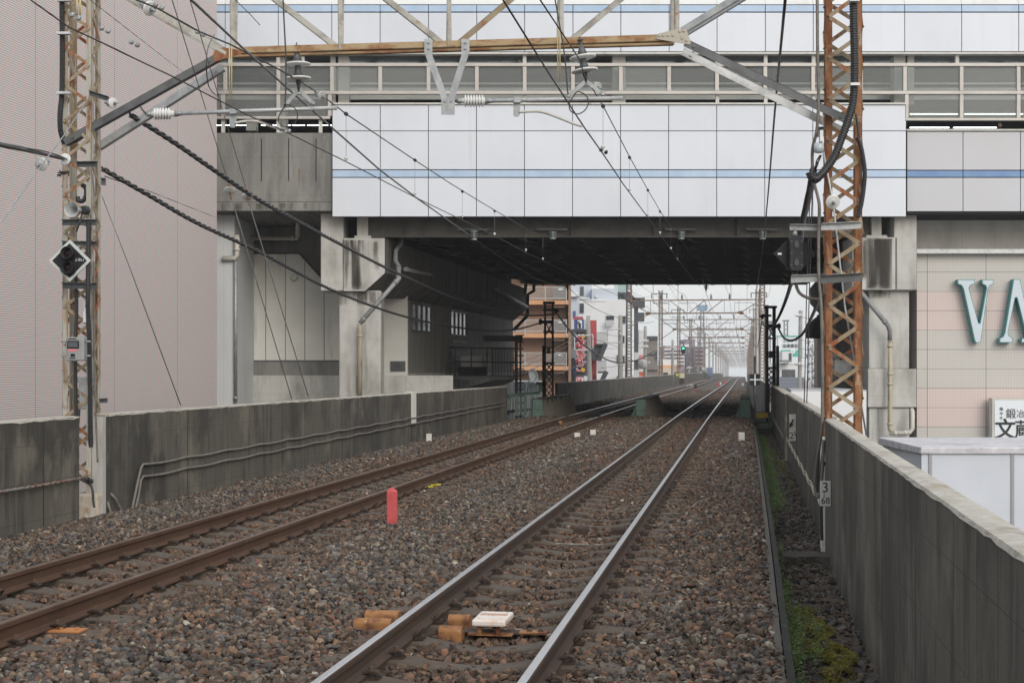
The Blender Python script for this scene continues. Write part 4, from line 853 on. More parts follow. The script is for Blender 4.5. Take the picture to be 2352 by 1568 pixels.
# knee braces: paired angles
def knee(p, q, dy, mt, up=1):
    mb = MB(); p = p+YY*dy; q = q+YY*dy; d = (q-p).normalized(); n = YY.cross(d).normalized()*up; mb.angle(p, q, .10, .010, n, YY*.7); mb.lathe(p+d*.12+n*.05-YY*.004, -YY, [(0,.02),(.012,.018)], 6); mb.lathe(q-d*.12+n*.05-YY*.004, -YY, [(0,.02),(.012,.018)], 6); mb.build('knee_brace', mt, gan)
kb = mat('lichened_galvanised_angle', (.13,.135,.14), .55, .4, [((.08,.083,.086), (3,3,3), .4, .65), ((.13,.12,.06), 9, .60, .72, .8)])
knee(Bp(505,138), W(152,334,YL-.15), 0, kb); knee(Bp(505,150), W(200,345,YL+.1), .30, M['galv_light'])
knee(Bp(1578,90), W(1956,270,YR-.2), 0, kb, 1); knee(Bp(1578,98), W(1950,283,YR+.2), .30, M['galv_light'], 1)
mb = MB(); mb.ext([Bp(u,v,-.015) for u, v in ((490,122),(497,112),(514,109),(555,117),(555,124),(520,134),(492,143))], (0,.012,0)); mb.build('gusset_plate', M['rust_orange'], gan)
mb = MB(); mb.ext([Bp(u,v,-.015) for u, v in ((1508,79),(1558,66),(1577,68),(1587,99),(1585,103),(1508,90))], (0,.012,0))
for u, v in ((1514,82),(1524,81.5),(1535,81.5),(1546,81),(1562,66+6),(1571,71),(1567,88),(1577,93)): mb.lathe(Bp(u,v,-.016), -YY, [(0,.018),(.012,.016)], 6)
mb.build('gusset_plate', mat('pale_rusting_plate', (.42,.39,.33), .7, .1, [((.30,.15,.07), 7, .56, .68)]), gan)
# hanging V bracket
t = thing('hanging_bracket', 'V shaped galvanised bracket hanging from the beam centre', 'bracket', tuple(Bp(1030,100)))
for ua, ub in ((984,1022),(1069,1036)):
    mb = MB(); mb.bar(Bp(ua,90,-.05), Bp(ua,125,-.05), .012, .08, up=XX) if 0 else mb.obox(Bp(ua,108,-.04), XX*.052, YY*.006, UP*.10); mb.bar(Bp(ua,124,-.04), Bp(ub,228,-.04), .014, .085, up=XX) ; mb.obox(Bp(ub,245,-.04), XX*.048, YY*.006, UP*.105)
    for v in (98,112,232): mb.lathe(Bp(ua if v < 200 else ub, v, -.05), -YY, [(0,.02),(.014,.016)], 6)
    mb.build('bracket_arm', M['galv'], t)
# pull-off arms
def stick_insulator(u0, u1, v0, v1, Y, label):
    p = W(u0,v0,Y); q = W(u1,v1,Y); d = (q-p); L = d.length; mb = MB(); pr = [(0,.03),(.04,.035)]; n = 6
    x = .05
    while x < L-.05: pr += [(x,.042),(x+.006,.078),(x+.016,.078),(x+.026,.042)]; x += (L-.1)/n
    pr += [(L,.04)]; mb.lathe(p, d, pr, 16); o = mb.build('rod_insulator', M['porcelain'], label=label, cat='insulator', group='ribbed rod insulators on the pull-off arms')
    mb = MB(); mb.lathe(p-d.normalized()*.08, d, [(0,.012),(.03,.012),(.031,.035),(.09,.04)], 10); mb.lathe(q, d, [(0,.045),(.07,.03),(.09,.03)], 10); mb.build('metal_cap', M['galv'], o)
Ya, Yb_ = 18.95, 18.6
stick_insulator(346, 402, 262, 261, Ya, 'white ribbed insulator near the left mast')
stick_insulator(1058, 1115, 232, 232, Yb_, 'white ribbed insulator beside the V bracket')
def pulloff(us, vs, Y, drop_u, arm, label, mt='galv_light'):
    t = thing('registration_device', label, 'registration arm', tuple(W(us[0],vs[0],Y)), 'pull-off arms holding the contact wires'); mb = MB(); mb.tube([W(us[0],vs[0],Y), W(us[1],vs[1],Y)], .027, 10); mb.build('tube', M['galv_light'], t)
    v0 = vs[0]+(vs[1]-vs[0])*(drop_u-us[0])/(us[1]-us[0]); mb = MB(); mb.obox(W(drop_u,v0,Y-.02), XX*.045, YY*.036, UP*.034); mb.ext([W(drop_u-9,v0+5,Y), W(drop_u+8,v0+5,Y), W(drop_u+6,v0+33,Y), W(drop_u+2,v0+37,Y), W(drop_u-6,v0+37,Y), W(drop_u-9,v0+33,Y)], (0,.02,0)); mb.build('drop_plate', M['galv'], t)
    mb = MB(); P = [W(u,v,Y) for u, v in arm]; k = []
    for i in range(len(P)-1):
        for j in range(5): 
            s_ = j/5; a = P[max(i-1,0)]; b = P[i]; c = P[i+1]; d = P[min(i+2,len(P)-1)]; k.append(.5*((2*b)+(c-a)*s_+(2*a-5*b+4*c-d)*s_*s_+(-a+3*b-3*c+d)*s_**3))
    k.append(P[-1]); mb.tube(k, .018, 8); mb.build('steady_arm', M['white_paint'], t)
pulloff((402,774),(261,248),Ya,536,[(540,283),(562,279),(590,279),(612,286),(640,296),(660,304)], 'left pull-off arm holding the left contact wire')
pulloff((1118,1430),(232,226),Yb_,1188,[(1192,258),(1218,256),(1248,258),(1290,273),(1320,285),(1337,290)], 'right pull-off arm holding the right contact wire')
mb = MB(); mb.tube([W(336,262,Ya), W(328,254,Ya), W(323,246,Ya)], .014, 6); mb.tube([W(1040,231,Yb_), W(1052,232,Yb_)], .012, 6); mb.build('pull_off_link', M['steel_grey'], label='small steel links joining the arms to the portal', cat='link')
# suspension insulators with V hangers
def suspension(u, vt, u2, vb, Y, legs, label):
    t = thing('suspension_insulator', label, 'insulator', tuple(W(u,vt,Y)), 'two-disc insulators hanging from the beam')
    p = W(u,vt,Y); q = W(u2,vb,Y); d = (q-p); L = d.length; mb = MB()
    mb.lathe(p, d, [(0,.008),(.06*L,.008),(.061*L,.035),(.08*L,.035),(.081*L,.014),(.2*L,.016),(.24*L,.035),(.27*L,.04),(.44*L,.075),(.45*L,.04),(.57*L,.04),(.60*L,.045),(.74*L,.07),(.75*L,.035),(.9*L,.03),(.91*L,.02),(L,.02)], 14); mb.build('metal_fittings', M['steel_grey'], t)
    for f_ in (.45,.755):
        mb = MB(); mb.lathe(p+d*f_-d.normalized()*.02, d, [(0,.06),(.008,.115),(.02,.17),(.035,.172),(.045,.15),(.05,.06)], 22); mb.build('disc', M['porcelain'], t)
    j = W(u2,vb,Y)
    for (lu, lv) in legs:
        mb = MB(); e = W(lu,lv,Y); mb.obox((j+e)/2, (e-j)/2, YY*.006, (e-j).normalized().cross(YY)*.024); mb.lathe(e-YY*.02, -YY, [(0,.03),(.02,.02)], 8); mb.build('hanger_leg', M['galv'], t)
suspension(681, 98, 686, 206, 18.9, ((656,242),(720,238)), 'two-disc insulator over the left pull-off arm')
suspension(1332, 85, 1346, 186, 18.35, ((1306,221),(1384,217)), 'two-disc insulator over the right pull-off arm')

# ================================================================== WIRES
def interp_pts(P):
    """P: (u,v,Y or None); fills Y so that 1/Y runs linearly in u"""
    P = [list(p)+[None]*(3-len(p)) for p in P]
    if P[-1][2] is None: P[-1][2] = [p[2] for p in P if p[2]][-1]
    if P[0][2] is None: P[0][2] = [p[2] for p in P if p[2]][0]
    k = [i for i, p in enumerate(P) if p[2]]
    for a, b in zip(k, k[1:]):
        for i in range(a+1, b): f_ = (P[i][0]-P[a][0])/(P[b][0]-P[a][0]); P[i][2] = 1/((1-f_)/P[a][2]+f_/P[b][2])
    return [W(*p) for p in P]
def smooth(P, n=4):
    k = []
    for i in range(len(P)-1):
        a = P[max(i-1,0)]; b = P[i]; c = P[i+1]; d = P[min(i+2,len(P)-1)]
        for j in range(n): s_ = j/n; k.append(.5*((2*b)+(c-a)*s_+(2*a-5*b+4*c-d)*s_*s_+(-a+3*b-3*c+d)*s_**3))
    return k+[P[-1]]
WG = 'overhead wires and cables'
def wire(P, r, mt, label, name='overhead_wire', cat='wire', sm=True, n=6, group=WG):
    mb = MB(); P = interp_pts(P); mb.tube(smooth(P) if sm and len(P) > 2 else P, r, n); return mb.build(name, M[mt], label=label, cat=cat, group=group)
wire([(70,0,14.0),(160,64),(214,89),(394,175),(480,219),(574,267),(640,295,18.85),(800,374),(953,453),(1063,506),(1136,541),(1206,579),(1247,598,43.5),(1330,640),(1407,673),(1502,722),(1570,755,140)], .0085, 'wire', 'contact wire over the left track, hooked by the left pull-off arm', sm=False, name='contact_wire')
wire([(300,-5,15),(361,19),(458,73),(528,102),(628,153),(684,184,18.9),(742,221),(795,262),(953,368),(1037,423),(1096,459),(1206,524),(1250,545,46),(1345,598),(1466,652),(1540,700,130)], .0095, 'wire', 'messenger wire of the left track running over the left disc insulator', sm=False, name='messenger_wire')
wire([(1154,-2,13),(1257,163),(1340,290,18.35),(1384,352),(1433,425),(1487,498),(1541,573),(1560,600),(1600,652,75)], .0105, 'wire', 'dark contact wire over the right track from top centre', sm=False, name='contact_wire')
wire([(1239,-2,13.5),(1327,130),(1345,178,18.35),(1386,245),(1447,362),(1489,438),(1517,486),(1562,548,46),(1600,600),(1636,652,80)], .0085, 'wire', 'messenger wire of the right track over the right disc insulator', sm=False, name='messenger_wire')
wire([(435,-4,12.5),(559,112,17.0),(669,211),(872,390),(960,457,27),(1089,548,45.9),(1140,585),(1230,640),(1265,652,70),(1305,660,76)], .014, 'wire_light', 'thick grey feeder crossing from upper left to the portal insulator', sm=False)
wire([(1305,660,76),(1360,705),(1430,733),(1480,742,105),(1502,738,110)], .017, 'wire_light', 'grey feeder sagging in front of the white buildings', name='feeder')
wire([(1804,-4,14),(1780,253),(1766,425),(1755,545,45.9),(1748,600),(1742,640),(1735,690,90)], .016, 'wire', 'thick dark feeder hanging at right centre above the right wall', name='feeder')
wire([(536,-4,17.8),(572,31),(597,58)], .006, 'wire', 'short wire at the top beside the left truss node')
# droppers between messenger and contact wires
def dropper(u, va, vb, Y, label, ins=True):
    t = thing('dropper', label, 'dropper', tuple(W(u,va,Y)), 'droppers between messenger and contact wires'); mb = MB(); mb.tube([W(u,va,Y), W(u,vb,Y)], .0035, 5); mb.build('dropper_wire', M['wire_light'], t)
    s = Y/19; mb = MB(); mb.lathe(W(u,va,Y)-DD*.025, DD, [(0,.03),(.05,.03)], 10); mb.build('messenger_clip', M['black_steel'], t)
    mb = MB(); mb.lathe(W(u,vb-12*19/Y,Y), -UP, [(0,.008),(.01,.03),(.025,.034),(.035,.02),(.05,.022),(.06,.008),(.085,.008)], 10); mb.build('bead', M['porcelain'], t)
for i, (u, va, vb, c) in enumerate(((795,262,371,-5.95),(953,368,450,-6.0),(1062,440,500,-6.1),(1136,485,541,-6.2),(1208,526,577,-6.2),(1247,546,597,-6.2))):
    dropper(u, va, vb, YC(u,c), ['first dropper right of the left pull-off arm, over the white panels','second dropper of the left wires over the white panels','third dropper of the left wires above the panel edge','fourth dropper of the left wires at the portal edge','fifth dropper of the left wires under the edge girder','sixth dropper of the left wires under the deck'][i])
for i, (u, va, vb, c) in enumerate(((1385,244,345,-2.05),(1446,362,441,-2.1),(1488,437,497,-2.15),(1516,486,538,-2.2),(1541,518,573,-2.2),(1556,545,597,-2.2))):
    dropper(u, va, vb, YC(u,c), ['first dropper below the right disc insulator','second dropper of the right wires over the blue stripe','third dropper of the right wires over the lower panels','fourth dropper of the right wires at the panel edge','fifth dropper of the right wires under the edge girder','sixth dropper of the right wires under the deck'][i])
# portal insulators under the edge girder
for i, (u, v0, v1) in enumerate(((1089,530,550),(1270,532,548),(1565,532,548),(1752,532,548))):
    mb = MB(); p = W(u,v0,45.9); L = (v1-v0)/F*45.9; pr = [(0,.12),(.02,.12),(.021,.03)]
    for k in range(4): z = .04+k*(L-.05)/4; pr += [(z,.03),(z+.004,.13),(z+.012,.13),(z+.016,.03)]
    mb.lathe(p, -UP, pr+[(L,.1),(L+.02,.1)], 14); mb.build('girder_insulator', M['porcelain_grey'], label=['leftmost grey insulator under the edge girder','grey insulator under the edge girder for the left messenger','grey insulator under the edge girder for the right messenger','rightmost grey insulator under the edge girder'][i], cat='insulator', group='stacked insulators hung below the edge girder')
for i, (u, w) in enumerate(((1303,20),(1622,16))):
    mb = MB(); p = W(u,652,75); mb.lathe(p, -UP, [(0,.05),(.08,.05),(.09,.14),(.12,.14),(.13,.05),(.19,.05),(.20,.12),(.23,.12),(.24,.04),(.36,.04)], 12); mb.build('girder_insulator', M['black_steel'], label=['black insulator at the far deck edge over the flats','black insulator at the far deck edge over the tracks'][i], cat='insulator', group='insulators at the far deck edge')
# twisted cables
def twist(P, Rr, r, pitch, label, mt='cable', strands=3):
    pts = smooth(interp_pts(P), 8); L = [0]
    for a, b in zip(pts, pts[1:]): L.append(L[-1]+(b-a).length)
    N_ = int(L[-1]/pitch*9); mb = MB(); xs = np.linspace(0, L[-1], N_); arr = np.array([tuple(p) for p in pts]); Q = [Vector([float(np.interp(x, L, arr[:,k])) for k in range(3)]) for x in xs]
    for s_ in range(strands):
        o = []
        for i, q in enumerate(Q):
            d = (Q[min(i+1,N_-1)]-Q[max(i-1,0)]).normalized(); a = d.cross(UP).normalized(); b = a.cross(d); th = 2*math.pi*(xs[i]/pitch+s_/strands); o.append(q+(a*math.cos(th)+b*math.sin(th))*Rr)
        mb.tube(o, r, 5)
    return mb.build('twisted_cable', M[mt], label=label, cat='cable', group='black twisted cables')
twist([(300,264,19.2),(400,327),(500,396),(595,459),(690,511),(760,549),(921,631,40),(1069,693),(1206,723,60),(1278,721,65)], .024, .019, .85, 'upper twisted black cable from the left mast brace across the pier')
twist([(236,388,19.3),(345,450),(459,515),(601,581),(782,674),(954,733,45),(1102,758),(1180,757),(1240,742,64.5)], .023, .017, .8, 'lower twisted black cable from the left mast to the black mast')
twist([(1281,722,65),(1310,760,72),(1345,795),(1395,826),(1430,832,100),(1470,824),(1502,806,109)], .03, .022, .9, 'twisted black cable from the left black mast toward the rusty mast beyond')
twist([(1868,392,18.2),(1862,430,19.5),(1842,520,24),(1838,560,26),(1825,620,32),(1808,680,42),(1790,725,55),(1772,757,64)], .030, .024, .5, 'twisted black cable from the right mast to the right black mast')
twist([(1787,752,64),(1800,775,60),(1818,782,55),(1840,770,48),(1856,745,42),(1880,690,30),(1900,610,22)], .025, .018, .4, 'twisted black cable looping in front of the grey concrete pole')
wire([(-900,150,8),(-5,332,13),(60,345),(100,354),(150,366,18.9)], .022, 'cable', 'black cable coming in from the left edge to the left mast', name='cable')
wire([(-900,146,8),(-5,327,13),(60,340),(120,352),(160,368,18.9)], .008, 'cable', 'thin tie wire above the incoming black cable', name='cable')
# guy wires with white insulators
for i, (a, b, c_, u, v) in enumerate((((394,-4,15),(526,425,24),(670,915,33),526,434),((435,-4,15.5),(567,440,25),(708,910,34),567,448))):
    wire([a, b], .006, 'wire_light', ['upper part of the left one of two thin guy wires','upper part of the right one of two thin guy wires'][i], name='guy_wire'); wire([(b[0]+2,b[1]+18,b[2]), c_], .010, 'galv', ['lower stay of the left guy wire over the cream wall','lower stay of the right guy wire over the cream wall'][i], name='guy_wire')
    t = thing('guy_insulator', ['white disc insulator on the left guy wire','white disc insulator on the right guy wire, behind the twisted cable'][i], 'insulator', tuple(W(u,v,b[2])), 'white disc insulators on the guy wires')
    p = W(u,v-8,b[2]); d = (W(u+2.5,v+12,b[2])-p); mb = MB(); mb.lathe(p+d*.55, Vector((.12,-.62,-.78)), [(-.01,.03),(-.005,.09),(.008,.098),(.018,.085),(.02,.02)], 24); mb.build('disc', M['porcelain'], t); mb = MB(); mb.lathe(p-d*.5, d, [(0,.012),(.06,.012),(.065,.03),(.11,.035)], 10); mb.lathe(p+d*.75, d, [(0,.02),(.06,.008),(.12,.008)], 8); mb.build('metal_cap', M['ochre'], t)
wire([(235,452,19.3),(300,620),(415,930,20.5)], .007, 'wire_light', 'thin stay wire from the left mast down to the long left wall', name='guy_wire', sm=False)
wire([(240,405,19.4),(345,440),(497,500,42)], .006, 'wire', 'thin wire from the left mast to the tiled building corner', sm=False)
wire([(-5,520,12),(95,380,15.5),(148,310),(210,215,18.9)], .007, 'galv', 'grey stay rod rising from the left edge to the left mast bracket', name='guy_wire', sm=False)
wire([(200,-5,16),(380,135),(495,222),(497,224,42)], .004, 'wire', 'very thin wire crossing the tiled building', sm=False)
wire([(1882,300,18),(1913,462,18),(1940,700,18),(1990,1000,18.6)], .012, 'galv_light', 'pale stay rod crossing the right mast', name='guy_wire', sm=False)
for i, (a, b, yy) in enumerate(((650,-5,18.6),(1312,-5,18.1))):
    P = [(a,b,yy),(a+2,40),(a+7,150),(a+5,236),(a+3,240,yy)] if i == 0 else [(1274,-5,yy),(1284,50),(1297,130),(1303,200),(1305,218,yy)]
    wire(P, .010, 'cable', ['jumper lead hanging to the left pull-off arm','jumper lead hanging to the right pull-off arm'][i], name='jumper_lead', cat='lead')
    u0, v0 = ((654,252),(1322,222))[i]; P = [W(u0+x*1.0, v0+y, yy) for x, y in ((4,-12),(-4,-2),(-13,14),(-14,28),(-6,37),(6,40),(20,33),(29,18),(27,2),(16,-8),(4,-12))]; mb = MB(); mb.tube(smooth(P), .008, 6); mb.build('jumper_loop', M['cable'], label=['loop of black lead under the left pull-off arm','loop of black lead under the right pull-off arm'][i], cat='lead')
wire([(790,105,16)]*0+[(492,80,16.5),(478,110),(474,150),(480,200),(500,222,17.6)], .006, 'cable', 'thin curved lead in front of the tiled wall near the truss node', name='jumper_lead', cat='lead')
# yellow hanger cords in pairs
for i, (u, va, vb, yy) in enumerate(((180,-5,35,15),(529,103,228,18.3),(1283,60,190,18.2))):
    for k in (0,1):
        mb = MB(); x = u+(k*7-3 if i == 0 else k*5-2); mb.tube([W(x,va,yy), W(x+(1 if k else -1)*(0),vb,yy)], .008 if i else .011, 6); mb.build('hanger_cord', mat('yellow_cord', (.45,.38,.20), .7) if (i, k) == (0,0) else bpy.data.materials['yellow_cord'], label=[['left yellow cord hanging at the top left corner','right yellow cord hanging at the top left corner'],['left yellow cord hanging from the left gusset','right yellow cord hanging from the left gusset'],['left yellow cord below the right truss node','right yellow cord below the right truss node']][i][k], cat='cord', group='pairs of yellow hanger cords')
# clamps on the near wires
for i, (u, v, yy, w) in enumerate(((170,38,15.5,.09),(238,68,16,.09),(306,100,16.5,.09),(362,14,16,.12),(458,76,17,.06),(1384,347,21,.12),(655,298,18.9,.10),(834/2352*2352,555/1,0,0))):
    if not w: continue
    mb = MB(); p = W(u,v,yy)
    for k in range(4): mb.lathe(p+Vector((k*.035-.05,0,-k*.017+.01)), UP if k%2 else XX, [(0,.012),(.02,.024),(.045,.022),(.05,.010)], 8)
    mb.build('wire_clamp', M['galv' if i != 5 else 'black_steel'], label=['first knobby clamp on the wire near the top left corner','second knobby clamp left of the left mast','knobby clamp on the wire in front of the left mast','cluster of clamps beside the glass insulator on the diagonal wire','small clamp on the diagonal wire over the tiled wall','dark clamp cluster on the right contact wire','clamp at the tip of the left steady arm'][i], cat='wire clamp', group='clamps on the overhead wires')
t = None
def disc_ins(u, v, Y, r, d, label, back=True):
    t = thing('disc_insulator', label, 'insulator', tuple(W(u,v,Y)), 'white disc insulators around the masts'); p = W(u,v,Y); d = Vector(d).normalized(); mb = MB()
    pr = [(-.045,r*.3),(-.03,r*.75),(-.012,r*.98),(0,r),(.010,r*.96),(.006,r*.86),(.016,r*.80),(.008,r*.70),(.020,r*.62),(.012,r*.50),(.026,r*.42),(.02,r*.25)]
    mb.lathe(p, d, pr, 28); mb.build('disc', M['porcelain'], t); mb = MB(); mb.lathe(p+d*.01, d, [(0,.022),(.04,.022),(.06,.012),(.09,.010)], 8); mb.lathe(p-d*.045, -d, [(0,.05),(.05,.045),(.07,.015),(.12,.015)], 10); mb.build('metal_cap', M['galv'], t)
disc_ins(94,377,16.0,.078,(-.25,-1,-.35),'ribbed white disc insulator left of the left mast, on the stay rod')
disc_ins(149,366,18.6,.078,(-.15,-1,.1),'ribbed white disc insulator touching the left mast')
disc_ins(260,237,18.7,.07,(.8,-.6,-.1),'white disc insulator on the short bracket right of the left mast')
disc_ins(1913,464,17.5,.088,(.05,-1,-.35),'ribbed white disc insulator in front of the right mast')
disc_ins(344*1.0,20,16,.085,(.9,-.6,-.5),'white glass insulator on the diagonal wire at the top left')
disc_ins(739,221,19.6,.065,(.8,-.8,-.5),'small white insulator right of the left V hanger')
disc_ins(1372,200,19.0,.065,(.5,-.9,-.5),'small white insulator between the legs of the right V hanger')

# ================================================================== THINGS ON THE LEFT MAST
def corr(P, r, label, mt='rubber', name='corrugated_conduit', closed=False, pitch=.022, group='black corrugated conduits on the masts'):
    pts = smooth(interp_pts(P), 6); L = [0]
    for a, b in zip(pts, pts[1:]): L.append(L[-1]+(b-a).length)
    n = max(4, int(L[-1]/pitch)*4); xs = np.linspace(0, L[-1], n); arr = np.array([tuple(p) for p in pts])
    Q = [Vector([float(np.interp(x, L, arr[:,k])) for k in range(3)]) for x in xs]; rs = [r*(1 if (i%4) < 2 else .84) for i in range(n)]
    mb = MB(); mb.tube(Q, r, 10, rs=rs, sm=False); return mb.build(name, M[mt], label=label, cat='conduit', group=group)
corr([(142,-8,19.0),(143,120),(142,215),(138,262),(139,300),(150,336,19.1)], .037, 'thick corrugated conduit along the outer left edge of the left mast')
for i, v in enumerate((1,77,214)):
    mb = MB(); mb.tube([W(140,v,18.97)-XX*.03, W(146,v,18.97)+XX*.09], .0, 4, rs=[.0,.0]) if 0 else mb.obox(W(147,v,18.93), XX*.09, YY*.035, UP*.016); mb.build('strap', M['galv_light'], label=['topmost bright strap on the outer left conduit','second bright strap on the outer left conduit','lowest bright strap on the outer left conduit'][i], cat='strap', group='straps on the outer left conduit')
corr([(204,510,18.75),(203,600),(202,700),(205,780),(207,900),(208,1000),(213,1060),(226,1080),(223,1100),(208,1104),(197,1097,18.4)], .034, 'corrugated conduit running down the right face of the left mast to the wall pipe')
corr([(172,590,18.95),(176,700),(173,800),(175,950),(178,1050,19)], .026, 'corrugated conduit inside the left mast behind the sensor box')
corr([(182,940,18.8),(176,1080),(209,1115),(214,1150),(217,1165,18.6)], .018, 'short corrugated tail at the foot of the left mast', pitch=.03)
wire([(212,400,18.75),(216,450),(208,500,18.7)], .011, 'cable_grey', 'grey lead curving down the upper left mast', name='lead', cat='lead')
wire([(216,600,19),(217,850),(222,1000),(224,1060,19)], .012, 'cable_grey', 'grey lead down the right side of the left mast', name='lead', cat='lead')
def bracket(p, q, h, label, d=.05, mt='steel_grey', Y=None):
    mb = MB(); a = W(*p, Y); b = W(*q, Y); mb.hexa([a-UP*h/2, b-UP*h/2, b-UP*h/2+YY*.008, a-UP*h/2+YY*.008, a+UP*h/2, b+UP*h/2, b+UP*h/2+YY*.008, a+UP*h/2+YY*.008]); mb.hexa([a+UP*(h/2-.008)-YY*d, b+UP*(h/2-.008)-YY*d, b+UP*(h/2-.008), a+UP*(h/2-.008), a+UP*h/2-YY*d, b+UP*h/2-YY*d, b+UP*h/2, a+UP*h/2])
    return mb.build('mast_bracket', M[mt], label=label, cat='bracket', group='steel brackets across the masts')
bracket((143,511),(222,511), .075, 'bracket across the left mast just under the horn', Y=18.85)
bracket((143,559),(223,560), .06, 'bracket across the left mast behind the top of the diamond signal', Y=18.85)
bracket((143,656),(223,657), .08, 'bracket across the left mast under the diamond signal', Y=18.85)
bracket((176,378),(223,377), .07, 'short bracket at cable height on the left mast', Y=18.85)
bracket((205,214),(250,228), .065, 'short sloping bracket holding the insulator right of the left mast', Y=18.8)
bracket((232,417),(243,418), .09, 'little bracket plate on the right edge of the left mast', Y=18.95)
bracket((228,920),(247,919), .06, 'small plate low on the right side of the left mast', Y=19.0)
# horn loudspeaker
t = thing('horn_speaker', 'grey horn loudspeaker on the left mast facing the viewer', 'loudspeaker', tuple(W(164,481,18.6))); p = W(164,481,18.45); d = Vector((-.12,-1,-.06)).normalized(); q = p-d*.26
mb = MB(); mb.lathe(q, d, [(0,.03),(.08,.034),(.16,.05),(.22,.075),(.26,.096),(.262,.10),(.255,.094),(.2,.055),(.1,.02),(.05,.01)], 24); mb.build('horn', M['galv_light'], t)
mb = MB(); mb.lathe(q+Vector((.03,.05,.01)), -d, [(0,.05),(.02,.06),(.1,.06),(.12,.04)], 14); mb.tube(smooth([q+Vector((0,.1,-.03)), q+Vector((0,0,-.15)), q+Vector((-.06,.05,-.27))]), .012, 6); mb.build('driver', M['rubber'], t)
# diamond signal
t = thing('diamond_signal', 'black diamond shaped two-lamp signal board with white border on the left mast', 'signal', tuple(W(160,598,18.6)))
c = W(160,598.5,18.62); h = .273
mb = MB(); mb.ext([c+XX*h, c+UP*h, c-XX*h, c-UP*h], (0,.03,0)); o = mb.build('board', mat('white_border_paint', (.50,.53,.52), .6, 0, [((.36,.36,.33), 9, .55, .7)]), t); h = .222
mb = MB(); c2 = c-YY*.012; mb.ext([c2+XX*h, c2+UP*h, c2-XX*h, c2-UP*h], (0,.012,0)); mb.build('black_face', M['black_paint'], t)
for i, dz in enumerate((.088,-.10)):
    mb = MB(); b = c2+XX*(-.002)+UP*dz-YY*.005; mb.lathe(b, -YY, [(0,.098),(.02,.098),(.021,.075),(.004,.07)], 24)
    mb.lathe(b-YY*.01+XX*.0, Vector((-.22,-1,.08)), [(0,.082),(.07,.085),(.071,.078),(.012,.074)], 24)
    hd = mb.build('lamp_hood', M['black_paint'], t); mb = MB(); mb.lathe(b+YY*.002, -YY, [(0,.07),(.008,.068),(.024,.045),(.03,.01)], 20); mb.build('lens', M['lens_red'], hd)
text_mesh('上非L1', .042, c2+XX*.132+UP*.006-YY*.004, XX, UP, M['sign_white'], t, 'lettering', .002)
# number plate "9" and the sensor box
t = thing('number_plate', 'small white plate with the digit 9 half hidden by conduit on the left mast', 'number plate', tuple(W(199,718,18.8)))
mb = MB(); mb.ext([W(u,v,18.86) for u, v in ((193,697),(208,697),(208,740),(191,740),(191,718),(194,712))], (0,.004,0)); mb.build('plate', M['sign_white'], t)
text_mesh('9', .12, W(203,716,18.855), XX, UP, M['sign_ink'], t, 'lettering', .001); text_mesh('横', .055, W(199,703,18.855), XX, UP, M['sign_ink'], t, 'lettering', .001)
t = thing('sensor_box', 'grey cast metal box with small window and pink strip on the left mast', 'instrument box', tuple(W(172,830,18.5)))
mb = MB(); a = W(151,829,18.45); b = W(193,774,18.45); mb.box((a.x,18.45,a.z),(b.x,18.60,b.z)); mb.build('housing', mat('cast_grey_box', (.27,.28,.28), .55, .2, [((.21,.22,.22), 9, .45, .7)]), t, bevel=.018)
def boxp(u0,v0,u1,v1,Y,d,nm,mt,bev=0): m_ = MB(); a = W(u0,v1,Y); b = W(u1,v0,Y); m_.box((a.x,Y,a.z),(b.x,Y+d,b.z)); return m_.build(nm, M[mt], t, bevel=bev)
boxp(153.5,782,181,800,18.435,.02,'window_rim','black_paint',.012); boxp(156,785,178,797,18.43,.01,'window','glass_dark'); 
mb = MB(); a = W(156,806,18.446); mb.box((a.x,18.446,a.z),(a.x+.12,18.455,a.z+.022)); mb.build('pink_strip', mat('pink_strip', (.75,.18,.22), .5), t)
boxp(157,776.5,175,779,18.445,.01,'name_strip','black_paint'); boxp(162,812,172,819,18.445,.01,'maker_plate','black_paint'); boxp(160,821,173,823.5,18.445,.01,'name_strip','black_paint')
mb = MB(); 
for v in (784,817):
    for u in (146,200): mb.tube([W(u-5,v,18.5), W(u+8,v,18.5)], .012, 6)
mb.build('fixing_lug', M['galv'], t)
t = thing('junction_box', 'grey junction box low inside the left mast', 'junction box', tuple(W(190,940,19.1))); mb = MB(); a = W(181,940,19.0); b = W(203,880,19.0); mb.box((a.x,19.0,a.z),(b.x,19.12,b.z)); mb.build('box', M['galv'], t, bevel=.01); mb = MB(); a = W(178,872,18.98); mb.obox(a+XX*.09, XX*.12, YY*.006, UP*.035); mb.build('strap_bar', M['galv'], t)
mb = MB()
for i in range(7): mb.tube([W(146+i*2,395+random.uniform(-4,4),18.7), W(140+i*1.5,399+random.uniform(-5,5),18.6), W(130+random.uniform(0,10),397+random.uniform(-7,9),18.5)], .009, 5)
mb.build('cable_end', M['rubber'], label='frayed black cable end left of the left mast', cat='cable end')
mb = MB(); pts = smooth([W(u,v,19.1) for u, v in ((188,425),(196,430),(198,445),(192,460),(182,462),(178,452))]); mb.tube(pts, .03, 8); mb.build('cable_bend', M['rubber'], label='black hose bend high inside the left mast', cat='hose')

